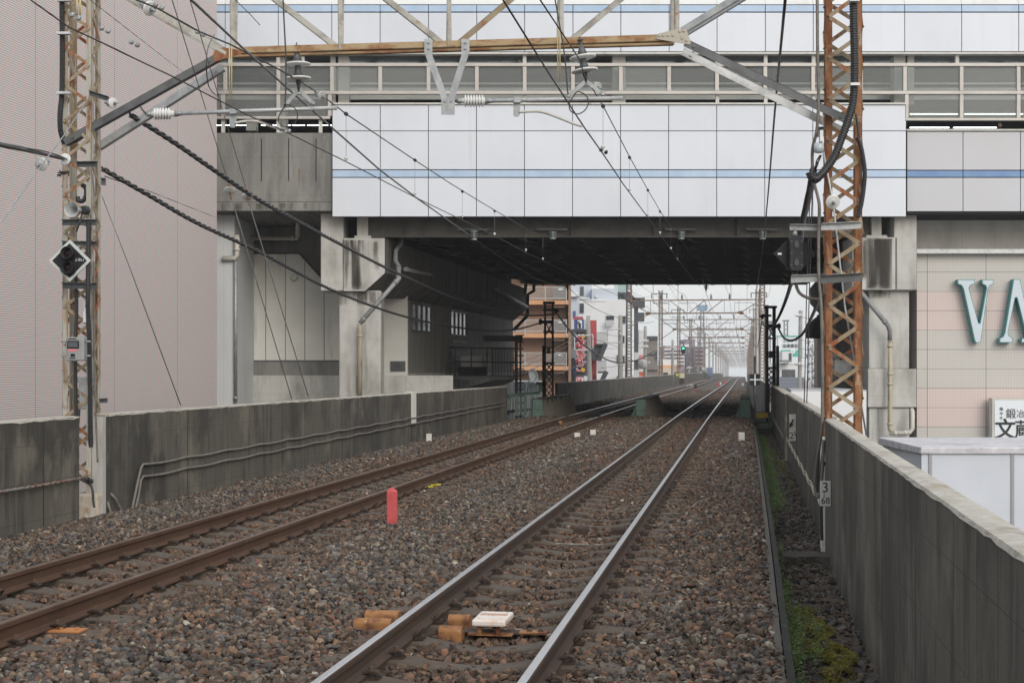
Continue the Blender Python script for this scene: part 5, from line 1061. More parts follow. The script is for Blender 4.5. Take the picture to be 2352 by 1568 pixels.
# ================================================================== THINGS ON THE RIGHT MAST
corr([(1960,-8,17.6),(1961,60),(1963,160),(1960,228),(1950,270),(1932,320),(1915,362),(1893,393),(1876,410),(1864,407),(1859,395,17.5)], .052, 'thick corrugated conduit swinging across the right mast', pitch=.03)
corr([(1969,316,17.9),(1978,340),(1986,390),(1984,430),(1978,470),(1970,500,17.9)], .030, 'corrugated conduit bulging right of the right mast')
wire([(1966,262,17.9),(1970,290),(1973,318,17.9)], .016, 'cable', 'bare leads above the conduit right of the right mast', name='lead', cat='lead')
mb = MB(); mb.obox(W(1961,2,17.5), XX*.06, YY*.05, UP*.015); mb.build('strap', M['porcelain'], label='white band at the top of the thick right conduit', cat='strap'); mb = MB(); mb.obox(W(1962,195,17.55), XX*.055, YY*.055, UP*.016); mb.build('strap', M['porcelain'], label='white band midway on the thick right conduit', cat='strap')
wire([(1877,-8,17.8),(1878,120),(1880,230),(1876,300),(1866,345),(1868,410),(1878,450),(1882,480),(1880,560),(1881,640),(1886,700),(1888,790),(1889,900),(1887,990),(1876,1060),(1872,1110),(1876,1140),(1884,1130),(1890,1060),(1892,1010,17.7)], .020, 'cable_grey', 'grey cable running the full height beside the right mast into a hanging loop', name='mast_cable', cat='cable')
wire([(1885,1000,17.75),(1878,1075),(1880,1130),(1887,1060),(1893,1020,17.7)], .016, 'cable', 'second dark loop of cable in front of the right wall end', name='mast_cable', cat='cable')
corr([(1893,1060,17.8),(1886,1090),(1886,1130),(1887,1210),(1888,1240,17.8)], .022, 'corrugated conduit rising from the gutter behind the white number plate', pitch=.03)
bracket((1886,521),(1978,517), .085, 'upper galvanised bracket across the right mast', mt='galv', Y=17.75); bracket((1814,522),(1950,524), .075, 'long galvanised arm above the black diamond back', mt='galv', Y=18.3)
bracket((1886,642),(1980,636), .10, 'lower dark channel across the right mast', Y=17.75); bracket((1817,641),(1935,636), .095, 'lower galvanised arm under the black diamond back', mt='galv', Y=18.25)
bracket((1877,304),(1893,303), .12, 'small dark bracket left of the right mast', Y=17.9)
t = thing('diamond_signal', 'black diamond signal seen from behind between two arms left of the right mast', 'signal', tuple(W(1826,583,18.3))); c = W(1826,583,18.3); h = .275
mb = MB(); mb.ext([c+XX*h, c+UP*h, c-XX*h, c-UP*h], (0,.02,0)); mb.build('board', M['black_paint'], t)
mb = MB(); 
pl = [(-.085,.19),(-.055,.225),(.055,.225),(.085,.19),(.085,-.19),(.055,-.225),(-.055,-.225),(-.085,-.19)]; mb.ext([c+XX*a+UP*b-YY*.10 for a, b in pl], (0,.10,0)); hs = mb.build('back_housing', mat('charcoal_housing', (.024,.026,.030), .6, spec=.3), t, bevel=.012)
mb = MB()
for dz in (.10,-.13): mb.ext([c+XX*math.cos(a)*.03+UP*(dz+(.06 if math.sin(a) > 0 else -.03)*abs(math.sin(a)))-YY*.115 for a in [math.pi*2*i/12 for i in range(12)]], (0,.02,0))
for dx in (-.065,.065):
    for dz in (.15,0,-.15): mb.lathe(c+XX*dx+UP*dz-YY*.10, -YY, [(0,.016),(.008,.014)], 8)
mb.build('cover_ribs', mat('housing_rib', (.05,.052,.058), .45), hs)
mb = MB(); mb.lathe(c+UP*.225, UP, [(0,.03),(.04,.03),(.06,.02),(.09,.015)], 10); mb.build('top_fitting', M['galv'], t); mb = MB(); mb.lathe(c-UP*.225, -UP, [(0,.035),(.06,.04),(.10,.03)], 10); mb.build('bottom_fitting', M['rubber'], t)
mb = MB(); a = c-XX*.19-YY*.004; mb.box((a.x-.03,a.y,a.z-.012),(a.x+.02,a.y+.003,a.z+.012)); mb.build('data_label', M['sign_white'], t)
t = thing('pin_insulator', 'grey drum insulator with dark strap left of the right mast', 'insulator', tuple(W(1881,325,17.8))); mb = MB(); mb.lathe(W(1881,352,17.8), UP, [(0,.03),(.01,.06),(.06,.065),(.12,.06),(.13,.03)], 16); mb.build('drum', M['porcelain_grey'], t); mb = MB(); mb.obox(W(1886,313,17.75), XX*.02, YY*.03, UP*.07); mb.build('strap', M['galv_light'], t)
mb = MB()
for i in range(6): mb.tube(smooth([W(1882+i,357,17.8), W(1878+random.uniform(-4,8),368,17.8), W(1875+random.uniform(-6,5),384,17.8), W(1870+random.uniform(-6,5),402,17.8)]), .008, 5)
mb.build('cable_bundle', M['cable'], label='bundle of thin dark leads left of the right mast', cat='cable bundle')
mb = MB(); mb.lathe(W(1868,400,17.6), Vector((.6,0,-1)), [(0,.03),(.02,.055),(.10,.055),(.12,.03)], 12); mb.build('cable_gland', M['rubber'], label='black cable gland at the conduit end left of the right mast', cat='cable gland')
for i, (u, v) in enumerate(((1860,345),(1862,342))): pass
t = thing('relay_box', 'grey box hanging inside the right mast above the wall', 'instrument box', tuple(W(1938,860,18.4))); mb = MB(); a = W(1915,862,18.35); b = W(1958,812,18.35); mb.box((a.x,18.35,a.z),(b.x,18.5,b.z)); mb.build('box', M['galv'], t, bevel=.02); mb = MB(); a = W(1908,822,18.3); b = W(1962,812,18.3); mb.box((a.x,18.3,a.z),(b.x,18.53,b.z)); mb.build('hanger', M['steel_grey'], t)
wire([(1828,653,18.4),(1836,672),(1856,684),(1885,688,18.4)], .022, 'cable_grey', 'grey cable looping under the lower arm to the right mast', name='mast_cable', cat='cable')
for i, (u0, u1) in enumerate(((1861,1852),(1866,1858))): wire([(u0,430,18.4),(u1,700),(u1-3,860),(u1-5,925,18.6)], .007, 'wire', ['left one of two thin wires falling behind the right mast cable','right one of two thin wires falling behind the right mast cable'][i], sm=False, name='thin_wire')

# ================================================================== PLATES AND MARKERS BY THE TRACKS
def plate(us, vs, Y, label, texts, mt='plate_white', c=None):
    t = thing('number_plate', label, 'plate', tuple(W(us[0],vs[1],Y))); mb = MB(); a = W(us[0],vs[1],Y); b = W(us[1],vs[0],Y); mb.box((a.x,Y,a.z),(b.x,Y+.012,b.z)); mb.build('plate', M[mt], t, bevel=.003)
    for s_, sz, u, v in texts: text_mesh(s_, sz, W(u,v,Y-.002), XX, UP, M['sign_ink'], t, 'lettering', .001)
    return t
tp = plate((1884,1908),(1104,1162),16.55,'rust edged white plate reading 3 over 68 at the right wall end', [('3',.165,1895.5,1120),('68',.105,1896,1150)]); mb = MB(); a = W(1895,1138,16.5); mb.box((a.x-.003,16.544,a.z-.022),(a.x+.003,16.549,a.z+.022)); mb.build('divider', M['sign_ink'], tp)
t = plate((1813,1828),(951,1012),28.6,'narrow white plate with a slanting arrow and 2.5 on the right wall', [('2',.18,1818,1001),('5',.12,1825.5,996),('.',.14,1823,1002)])
mb = MB(); a = W(1822,963,28.58); b = W(1817.5,973,28.58); d = (b-a).normalized(); n = d.cross(YY); mb.ext([a-n*.015, a+n*.015, b+n*.015, b-n*.015], (0,.003,0)); mb.ext([b-n*.045-d*.01, b+n*.045-d*.01, b+d*.09], (0,.003,0)); mb.build('arrow', M['sign_ink'], t)
wall_c = [(1800,958),(1805,962),(1812,968),(1822,985),(1840,1010),(1858,1040),(1868,1060)]
for i, dz in enumerate((0,.07)):
    mb = MB(); q = []
    for k in range(0, 40):
        y = 53-k*(53-36.2)/39; q.append(TP(.985,y,-.02-dz-.012*math.sin(k*1.1)))
    mb.tube(q, .016, 6); mb.build('wall_cable', M['cable_grey'], label=['upper cable clipped to the far right wall section','lower cable clipped to the far right wall section'][i], cat='cable', group='cables clipped to the right wall')
    mb = MB(); q = []
    for k in range(0, 60):
        y = 35.3-k*(35.3-19.0)/59; q.append(TP(1.03,y,.0-.055*i+.30*(y-35)/-16*-1*0-.0-.02*math.sin(k*.9)-.005*(35-y)))
    mb.tube(q, .014, 6); mb.build('wall_cable', M['pipe_buff'], label=['upper buff cable running behind the arrow plate','lower buff cable running behind the arrow plate'][i], cat='cable', group='buff cables on the right wall')
# red post, white posts
t = thing('marker_post', 'faded red square post with pyramid tip standing in the ballast', 'marker post', (tuple(TP(-4.3,17.1,-.2))))
P = W(900.4,1212,17.15); P.z = -.22; w = .062; hgt = 1.752-(1127-HV)/F*17.15
r_ = Matrix.Rotation(.12, 3, 'Z'); X1 = r_@XX; Y1 = r_@YY
mb = MB(); cs = [(-w,-w),(w,-w),(w,w),(-w,w)]; b = [P+X1*a+Y1*c_ for a, c_ in cs]; tt = [Vector((p.x,p.y,hgt)) for p in b]; ap = Vector((P.x,P.y,hgt+.05)); mb.add(b+tt+[ap], [(3,2,1,0),(0,1,5,4),(1,2,6,5),(2,3,7,6),(3,0,4,7),(4,5,8),(5,6,8),(6,7,8),(7,4,8)]); mb.build('post_body', M['red'], t, bevel=.003)
def peg(u0, u1, v0, v1, label, rust=False):
    Y = F*1.94/(v1-HV); mb = MB(); a = W(u0,v1,Y); b = W(u1,v0,Y); mb.box((a.x,Y,a.z-.08),(b.x,Y+(b.x-a.x)*.9,b.z)); mb.build('marker_peg', M['white_mark'], bevel=.006, label=label, cat='marker peg', group='short white painted pegs in the ballast')
peg(1319.6,1332.4,993.8,1006.5,'shorter white peg of the pair between the tracks'); peg(1355.7,1368.3,987,1004.5,'taller white peg of the pair between the tracks'); peg(979,991,996,1017,'white peg beside the left wall'); peg(1697,1710.5,993,1013,'rust streaked white peg right of the right track')
for i, (u, v, mt) in enumerate(((1649.5,886.5,'red'),(1664.5,880,'red'),(1655,882,'white_mark'),(1706,884.5,'white_mark'))):
    Y = F*2.0/(v-HV); mb = MB(); a = W(u,v,Y); h_ = .35 if mt == 'red' else .22; mb.hexa([a+Vector((x*.09,y*.09,z)) for z in (-.05,h_) for x, y in ((-1,-1),(1,-1),(1,1),(-1,1))]); mb.build('marker_peg', M[mt], label=['far red peg between the tracks','farther red peg between the tracks','tiny white peg near the far red pegs','tiny white peg right of the far right track'][i], cat='marker peg')
# yellow paint marks on stones
mb = MB()
for u, v, w in ((981,1122,.16),(1000,1117,.14)): 
    Y = F*1.93/(v-HV); p = W(u,v,Y); p.z = -.145; mb.obox(p, XX*w*.6, YY*.05, UP*.012)
mb.build('painted_stone', mat('yellow_mark', (.42,.36,.03), .8), label='yellow painted flat stone beside the left track', cat='painted stone')
# transponder between the rails with its plate
Pt = W(1123,1426,10.2); Pt = Vector((Pt.x, 10.2, -.048)); t = thing('track_transponder', 'stained ivory flat box on a steel bracket between the right rails', 'transponder', tuple(Pt-UP*.13))
ax = (W(1163.9,0,10.15)-W(1083.8,0,10.15))/2; 
mb = MB(); c_ = Pt+DD*.17; 
def slab(mb, c, hx, hy, hz, inset=0): mb.obox(c, NN*hx, DD*hy, UP*hz)
slab(mb, c_-UP*.022, .122, .19, .024); mb.build('housing', M['ivory_box'], t, bevel=.014)
mb = MB(); slab(mb, c_+UP*.003+DD*.045, .098, .035, .0015); mb.build('recess', mat('pink_stain', (.42,.26,.20), .6), t)
mb = MB(); slab(mb, c_+UP*.004, .002, .018, .001)
for a in (-.08,.08):
    for b in (-.13,.13): mb.lathe(c_+NN*a+DD*b+UP*.002, UP, [(0,.006),(.003,.005)], 6)
mb.build('screw', M['galv'], t)
mb = MB()
for a in (-.075,.06): slab(mb, c_+NN*a-DD*.13-UP*.075, .014, .014, .03)
mb.build('support_stub', M['ochre'], t); mb = MB(); slab(mb, c_-UP*.112-DD*.10, .16, .05, .005); slab(mb, c_-UP*.103+NN*.30-DD*.03, .10, .05, .006); mb.build('base_plate', M['ochre'], t)
mb = MB(); slab(mb, c_-UP*.112+NN*.04+DD*.0, .34, .075, .004); mb.build('carrier_plate', M['clip'], t)
for a in (.27,.35):
    mb = MB(); mb.lathe(c_+NN*a-DD*.03-UP*.097, UP, [(0,.022),(.006,.022),(.0061,.014),(.022,.014)], 6, sm=False); mb.build('bolt', M['bolt'], t)
def cover(u, v, L, label, mt='ochre'):
    Y = F*1.92/(v-HV); p = W(u,v,Y); p.z = -.165; mb = MB(); n = 8; pr = [(-.055,-.05)]+[(-.055*math.cos(math.pi*i/n), .03+.035*math.sin(math.pi*i/n)) for i in range(n+1)]+[(.055,-.05)]
    mb.loft([[p+NN*x+DD*a+UP*b for a, b in pr] for x in (-L/2, L/2)]); mb.build('cable_cover', M[mt], label=label, cat='cable cover', group='rusty half-round cable covers across the right track')
cover(1037,1458,.17,'rusty cover just left of the transponder, nearer one'); cover(1056,1431,.16,'rusty cover just left of the transponder, farther one'); cover(858,1440,.28,'nearer rusty cover outside the left rail of the right track','ochre'); cover(880,1421,.26,'farther rusty cover outside the left rail of the right track','ochre')
cover(1334,1222-2,.16,'small rusty cover between the right rails, mid distance, left one','clip'); cover(1420,1224-2,.16,'small rusty cover between the right rails, mid distance, right one','clip')
mb = MB(); p = W(150,1452,F*1.93/(1452-HV)); p.z = -.16; mb.obox(p, NN*.14, DD*.075, UP*.006); mb.lathe(p+UP*.006-NN*.03, UP, [(0,.016),(.015,.014)], 6); mb.lathe(p+UP*.006+NN*.09, UP, [(0,.016),(.015,.014)], 6); mb.build('steel_plate', mat('orange_plate', (.40,.17,.055), .7, 0, [((.28,.11,.04), 9, .5, .7)]), label='bright orange steel plate with two bolts beside the left track', cat='steel plate')
mb = MB(); p = W(1288,967,F*1.80/(967-HV)); mb.obox(p-UP*.05, NN*.05, DD*.12, UP*.06); mb.build('rail_joint_bar', M['ochre'], label='small rusty joint bar on the inner left-track rail', cat='joint bar')
# white scuffs on two sleepers
mb = MB()
for s_, a, b in ((SL0+11*SLD,-.30,.10),(SL0+11*SLD,.15,.40),(SL0+3*SLD,.02,.16)): p = TR((a+b)/2, s_, -.196); mb.obox(p, NN*(b-a)/2, DD*.022, UP*.003)
mb.build('paint_scuff', mat('worn_white_paint', (.34,.33,.30), .9, 0, [((.12,.10,.085), 26, .42, .56)]), track_r)
# ================================================================== GREEN PLATE GIRDERS OF THE STREET BRIDGE
M['rib'] = mat('brown_stiffener', (.16,.14,.115), .7)
def girder(c, label):
    t = thing('plate_girder', label, 'bridge girder', tuple(TP(c,55,-.4)), 'green plate girders of the street bridge'); y0, y1 = 55.0, 64.6; zt1, zb = .50, -.55
    mb = MB(); tbox(mb, c-.02, c+.02, y0, y1, zb, zt1); tbox(mb, c-.16, c+.16, y0, y1, zb-.02, zb+.02); mb.build('web', M['green'], t)
    mb = MB(); tbox(mb, c-.20, c+.20, y0-.06, y1+.06, zt1, zt1+.03); mb.build('top_flange', M['green_top'], t)
    mb = MB(); p = TP(c,y0,0); mb.obox(Vector((p.x,y0-.01,(zb+zt1)/2)), XX*.19, YY*.012, UP*(zt1-zb)/2); 
    for dx in (-.13,.13):
        for k in range(7): mb.lathe(Vector((p.x+dx, y0-.022, zb+.1+k*.14)), -YY, [(0,.018),(.010,.014)], 6)
    mb.build('end_plate', M['green'], t)
    for k in range(8):
        y = y0+.1+k*1.33
        for sg in (-1,1):
            q = TP(c+sg*.02,y,0); mb = MB(); mb.ext([Vector((q.x,y,zt1)), Vector((q.x+sg*.08,y,zt1)), Vector((q.x+sg*(.52 if (k and sg > 0) or (k == 0 and sg < 0) else .30),y,zb)), Vector((q.x,y,zb))], (0,.02,0)); mb.build('stiffener', M['green'] if k == 0 else M['rib'], t)
girder(-7.93,'left green plate girder beside the rusty left track'); girder(-3.98,'middle green plate girder between the two tracks'); girder(.02,'right green plate girder at the gutter')
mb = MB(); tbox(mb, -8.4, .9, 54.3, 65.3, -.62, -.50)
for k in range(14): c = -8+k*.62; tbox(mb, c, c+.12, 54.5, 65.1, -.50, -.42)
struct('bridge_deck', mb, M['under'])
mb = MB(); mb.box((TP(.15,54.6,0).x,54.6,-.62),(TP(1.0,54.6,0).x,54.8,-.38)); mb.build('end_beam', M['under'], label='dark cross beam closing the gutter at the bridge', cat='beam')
mb = MB(); a = W(1736,958,50); b = W(1764,948,50); mb.box((a.x,50,a.z-.02),(b.x,50.1,b.z)); mb.build('edge_board', M['yellow_paint'], label='dull yellow board at the gutter end', cat='board')
mb = MB(); a = W(1765,966,50.5); b = W(1779,955,50.5); mb.box((a.x,50.5,a.z-.2),(b.x,50.6,b.z)); mb.build('edge_board', M['green'], label='teal green steel end next to the yellow board', cat='board')
# small black and white cross sign on a pole
t = thing('cross_sign', 'small black square sign with white cross on a grey pole beside the gutter', 'sign', tuple(W(1734,940,50)))
mb = MB(); mb.tube([W(1734,985,48), W(1734,818,48)], .045, 8); mb.build('pole', M['steel_grey'], t); mb = MB(); a = W(1722,884.5,47.95); b = W(1745.5,858.5,47.95); mb.box((a.x,47.93,a.z),(b.x,47.95,b.z)); mb.build('sign_plate', M['black_paint'], t)
mb = MB(); c = (a+b)/2; mb.box((a.x,47.915,c.z-.018),(b.x,47.93,c.z+.018)); mb.box((c.x-.018,47.91,a.z),(c.x+.018,47.914,b.z)); mb.build('white_cross', M['sign_white'], t)

# ================================================================== BLACK MASTS AT THE BRIDGE
def black_mast(u0, u1, vt, vb, Y, label, bars, xs, boxy, side):  # mast steel coloured near-black to carry the shade at the bridge
    t = thing('cable_mast', label, 'mast', tuple(W((u0+u1)/2, vb, Y)), 'black steel masts at the street bridge'); zb = W(u0,vb,Y).z-1.2; ztp = W(u0,vt,Y).z
    xa = W(u0,0,Y).x; xb = W(u1,0,Y).x; w = .085; mb = MB()
    for x in (xa+w/2, xb-w/2):
        for y in (Y, Y+.32): mb.box((x-w/2,y,zb),(x+w/2,y+w,ztp))
    mb.build('legs_frame', M['black_steel'], t)
    mb = MB(); mb.box((xa-.05,Y-.02,ztp-.11),(xb+.05,Y+.42,ztp)); mb.build('top_bar', M['black_steel'], t)
    for (a, b, v, h) in bars: mb = MB(); p = W(a,v,Y-.06); q = W(b,v,Y-.06); mb.box((p.x,Y-.06,p.z-h/2),(q.x,Y-.01,p.z+h/2)); mb.build('cross_bar', M['black_steel'], t)
    for va, vb_, n in xs:
        mb = MB()
        for k in range(n):
            za_ = W(0,va+(vb_-va)*k/n,Y).z; zb_ = W(0,va+(vb_-va)*(k+1)/n,Y).z
            mb.bar((xa+w,Y-.01,za_),(xb-w,Y-.01,zb_),.05,.015,up=YY); mb.bar((xb-w,Y+.01,za_),(xa+w,Y+.01,zb_),.05,.015,up=YY)
        mb.build('lacing', M['black_steel'], t)
    b = boxy; mb = MB(); p = W(b[0],b[3],Y-.2); q = W(b[2],b[1],Y-.2); mb.box((p.x,Y-.22,p.z),(q.x,Y-.02,q.z)); mb.build('black_box', M['rubber'], t, bevel=.02)
    mb = MB(); s_ = side; mb.tube([W(s_[0],s_[1],Y-.1), W(s_[0],s_[2],Y-.1)], .07, 8); mb.build('side_tube', M['rubber'], t)
    return t
black_mast(1250,1272,692,925,65,'black lattice mast left of the tracks before the orange flats',[(1247,1283,711.5,.10),(1240,1272,739,.16),(1248,1273,762,.10),(1246,1274,798,.06),(1246,1274,809,.06),(1248,1274,834,.10)],[(743,768,1),(835,925,6)],(1256,796,1264,812),(1249,793,920))
black_mast(1761,1782,702,925,65,'black lattice mast right of the tracks at the bridge',[(1750,1772,724.5,.10),(1761,1788,749,.16),(1761,1783,777,.08),(1758,1788,809,.06),(1758,1788,819,.06),(1761,1783,845,.10)],[(753,777,1),(847,925,6)],(1767,806,1776,822),(1786,794,925))
for i, (u, v) in enumerate(((1241,739),(1789,749),(1277,716),(1751,728))):
    mb = MB(); p = W(u,v,64.7); mb.lathe(p-XX*.08, XX, [(0,.04),(.01,.11),(.08,.14),(.15,.11),(.16,.04)], 14) if i < 2 else mb.lathe(p+UP*.15, -UP, [(0,.04),(.06,.05),(.08,.14),(.14,.15),(.18,.06),(.25,.06)], 14)
    mb.build('mast_insulator', M['rubber'], label=['black insulator on the left arm of the left black mast','black insulator on the right arm of the right black mast','black insulator under the right arm of the left black mast','black insulator under the left arm of the right black mast'][i], cat='insulator', group='insulators on the black masts')
wire([(1750,735,64),(1756,748,64),(1764,752,64)], .02, 'cable', 'short black cable bend at the right black mast', name='cable'); wire([(1750,733,64),(1746,765,66),(1740,795,70),(1733,792,72),(1729,770,74)], .02, 'cable', 'black cable hanging left of the right black mast', name='cable')

# ================================================================== IRON BALCONY AND RAILINGS UNDER THE CANTILEVER
t = thing('iron_balcony', 'dark iron service balcony under the overpass behind the left wall', 'balcony', tuple(W(1110,870,58)))
def zd(x, y): return 1022.1+x*.20141, 660.3+y*.20141
def bb(x0, y0, x1, y1, Y, d, nm, mt='black_steel', par=None, bev=0):
    u0, v0 = zd(x0,y0); u1, v1 = zd(x1,y1); a = W(u0,v1,Y); b = W(u1,v0,Y); mb = MB(); mb.box((a.x,Y,a.z),(b.x,Y+d,b.z)); return mb.build(nm, M[mt], par or t, bevel=bev)
bb(430,546,885,600,58,2.5,'canopy_beam'); bb(60,1008,800,1050,58,3,'platform','steel_grey'); bb(180,780,435,900,59,1,'equipment_box','siding'); bb(440,790,500,900,59.1,1,'equipment_box','siding'); bb(150,905,470,1005,59.4,.8,'equipment_stand')
for x in (55,115,300,478,540): bb(x-8,682,x+8,1010,58,.1,'post')
mb = MB()
for (x0,x1,y) in ((55,800,682),(55,800,842)): a = W(*zd(x0,y),58); b = W(*zd(x1,y+ (12 if x0 else 0)),58); mb.bar(a,b,.07,.07)
mb.build('handrail', M['black_steel'], t)
mb = MB()
for i in range(15): u, v = zd(560+i*17, 690); p = W(u,v,57.95); q = W(u,zd(0,1010)[1],57.95); mb.bar(p,q,.035,.05,up=YY)
mb.build('balusters', M['black_steel'], t)
mb = MB(); mb.ext([W(*zd(x,y),58) for x, y in ((560,1052),(800,1052),(690,1105),(480,1140),(240,1140))], (0,.3,0)); mb.build('stair_underside', M['black_steel'], t)
t2 = thing('cable_riser', 'tall black double riser post with many side prongs beside the iron balcony', 'riser post', tuple(W(1190,960,57)))
for x in (814,860):
    u, v = zd(x,546); mb = MB(); a = W(u,v,57.5); b = W(u,958,57.5); w = .06 if x == 814 else .04; mb.box((a.x-w,57.5,b.z-.3),(a.x+w,57.7,a.z)); mb.build('post', M['black_steel'], t2)
for i in range(13): mb = MB(); v = 770+i*15.5; p = W(1183,v,57.4); q = W(1203,v,57.4); mb.bar(p,q,.05,.05); mb.build('prong', M['black_steel'], t2)
t = thing('green_railing', 'dull green steel railing between the wall end and the green girder', 'railing', tuple(W(1200,958,55)))
for y in (1215, 1400): 
    mb = MB(); mb.bar(W(*zd(712,y+12),54.8), W(*zd(1070,y-18),57), .10, .09); mb.build('rail', M['green'] if y < 1300 else M['black_steel'], t)
for x in (720,815,915,1005): mb = MB(); u, v = zd(x,1230); mb.bar(W(u,v,55.2), W(u,955,55.2), .12, .08, up=YY); mb.build('post', M['green'], t)
mb = MB()
for i in range(14): u, v = zd(735+i*24,1235); mb.bar(W(u,v,55.4), W(u,952,55.4), .03, .03, up=YY)
mb.build('balusters', M['galv'], t)

# ================================================================== FAR PORTALS
GP = {}
def far_portal():
    root = thing('overhead_line_portal', 'x', 'portal', (0,0,0), 'overhead line portals beyond the overpass')
    for sg in (-1,1): mb = MB(); lattice(mb, NN*sg*5.05+UP*-.9, .42, .36, 11.0, .5, leg=.085, bar=.06, rivets=False, off=.1 if sg < 0 else .3); mb.build('mast', M['rust_far'], root)
    mb = MB(); a = -5.05; b = 5.05; zb, ztp = 5.95, 6.95
    for dy in (-.15,.15):
        mb.bar(NN*-3.6+DD*dy+UP*zb, NN*3.4+DD*dy+UP*zb, .03, .09); mb.bar(NN*a+DD*dy+UP*ztp, NN*b+DD*dy+UP*ztp, .03, .08)
        for i, x in enumerate((-3.4,-2.0,-.6,.8,2.2,3.3)):
            mb.bar(NN*x+DD*dy+UP*zb, NN*x+DD*dy+UP*ztp, .02, .05)
        for x0, x1 in ((-3.3,-2.05),(-1.95,-.65),(.75,-.5),(2.1,.85)): mb.bar(NN*x0+DD*dy+UP*ztp, NN*x1+DD*dy+UP*zb, .02, .05)
        mb.bar(NN*-3.6+DD*dy+UP*zb, NN*-4.95+DD*dy+UP*ztp, .02, .06); mb.bar(NN*3.4+DD*dy+UP*zb, NN*4.95+DD*dy+UP*ztp, .02, .06)
    mb.build('beam', M['rust_far'], root)
    for sg in (-1,1): mb = MB(); mb.bar(NN*sg*3.5+UP*zb, NN*sg*5.0+UP*4.9, .06, .07); mb.build('knee_brace', M['rust_far'], root)
    mb = MB(); mb.ext([NN*-3.9+UP*5.9, NN*-3.6+UP*6.1, NN*-3.2+UP*5.98, NN*-3.6+UP*5.8], DD*.02); mb.build('gusset_plate', M['rust_orange'], root); mb = MB(); mb.ext([NN*3.0+UP*5.98, NN*3.45+UP*6.12, NN*3.7+UP*5.95, NN*3.5+UP*5.8], DD*.02); mb.build('gusset_plate', M['rust_orange'], root)
    for x in (-1.3,2.7):
        mb = MB(); mb.bar(NN*x+UP*ztp, NN*x+UP*8.7, .05, .05); mb.bar(NN*(x-(1.9 if x < 0 else -1.9))+UP*ztp, NN*(x-(1.9 if x < 0 else -1.9))+UP*8.7, .05, .05); mb.bar(NN*x+UP*8.7, NN*(x-(1.9 if x < 0 else -1.9))+UP*8.7, .05, .06); mb.build('feeder_frame', M['galv'], root)
    for x in (-1.0,2.6,-2.6,1.2): mb = MB(); mb.lathe(NN*x+UP*(ztp), UP, [(0,.03),(.1,.03),(.12,.11),(.16,.11),(.18,.04),(.26,.04),(.28,.10),(.32,.10),(.34,.03),(.5,.02)], 8); mb.build('post_insulator', M['rubber'], root)
    for x in (-1.75,1.75):
        mb = MB(); mb.tube([NN*(x+1.2)+UP*5.2, NN*(x-.8)+UP*5.15], .025, 5); mb.bar(NN*x+UP*5.15, NN*x+UP*zb, .02, .03); mb.bar(NN*(x+1.2)+UP*5.2, NN*(x+1.1)+UP*zb, .02, .05); mb.build('contact_wire_arm', M['galv'], root)
    mb = MB(); mb.bar(NN*-6.0+UP*9.7, NN*-4.3+UP*9.7, .08, .08); mb.bar(NN*-5.9+UP*8.7, NN*-4.3+UP*8.7, .08, .08); mb.bar(NN*6.0+UP*9.7, NN*4.3+UP*9.7, .08, .08); mb.bar(NN*6.2+UP*8.4, NN*4.6+UP*8.4, .08, .08)
    for x in (-6,-4.4,4.4,6): mb.tube([NN*x+UP*9.7, NN*x+UP*9.2], .05, 6)
    mb.build('cross_arms', M['steel_grey'], root)
    return root
ordn = ['first','second','third','fourth','fifth','sixth','seventh','eighth','ninth','tenth']
fp = far_portal(); Ys = [109.7+41.6*k for k in range(17)]
for k, Y in enumerate(Ys):
    P = TP(-3.785, Y, 0)
    if k == 0: r_ = fp
    else:
        r_ = fp.copy(); COL.objects.link(r_)
        for ch in list(fp.children): c = ch.copy(); COL.objects.link(c); c.parent = r_
    r_.location = P; r_['label'] = f'{ordn[k]} portal over both tracks counted from the overpass' if k < 10 else 'faint portal dissolving in the haze, beyond the tenth'
    r_['org'] = (0,0,0)
# far wires strung from portal to portal
def far_line(c, z, sag, label, r=.012, cat='wire', grp='far wires above the tracks'):
    pts = []
    YY_ = [68]+Ys
    for a, b in zip(YY_, YY_[1:]):
        for i in range(6): f_ = i/6; pts.append(TP(c, a+(b-a)*f_, z-sag*4*f_*(1-f_)))
    mb = MB(); mb.tube(pts, r, 4, cap=False); mb.build('far_wire', M['wire'], label=label, cat=cat, group=grp)
far_line(-5.8, 5.0, 0, 'far contact wire above the left track'); far_line(-5.8, 5.9, .6, 'far messenger wire above the left track'); far_line(-2.0, 5.0, 0, 'far contact wire above the right track'); far_line(-2.0, 5.9, .6, 'far messenger wire above the right track')
far_line(-4.6, 7.4, .5, 'far feeder wire on the portal tops, left one'); far_line(-1.2, 7.4, .5, 'far feeder wire on the portal tops, right one'); far_line(-9.8, 9.5, 1, 'far high wire left of the left masts'); far_line(2.2, 9.5, 1, 'far high wire right of the right masts'); far_line(-6.0, 8.6, .7, 'far wire on the upstanding frames, left one'); far_line(.2, 8.6, .7, 'far wire on the upstanding frames, right one')
wire([(1180,832,160)]*0+[(1437,905,108),(1440,640,108)], .05, 'rubber', 'black conduit climbing the first rusty left mast beyond the bridge', sm=False, name='conduit', cat='conduit')

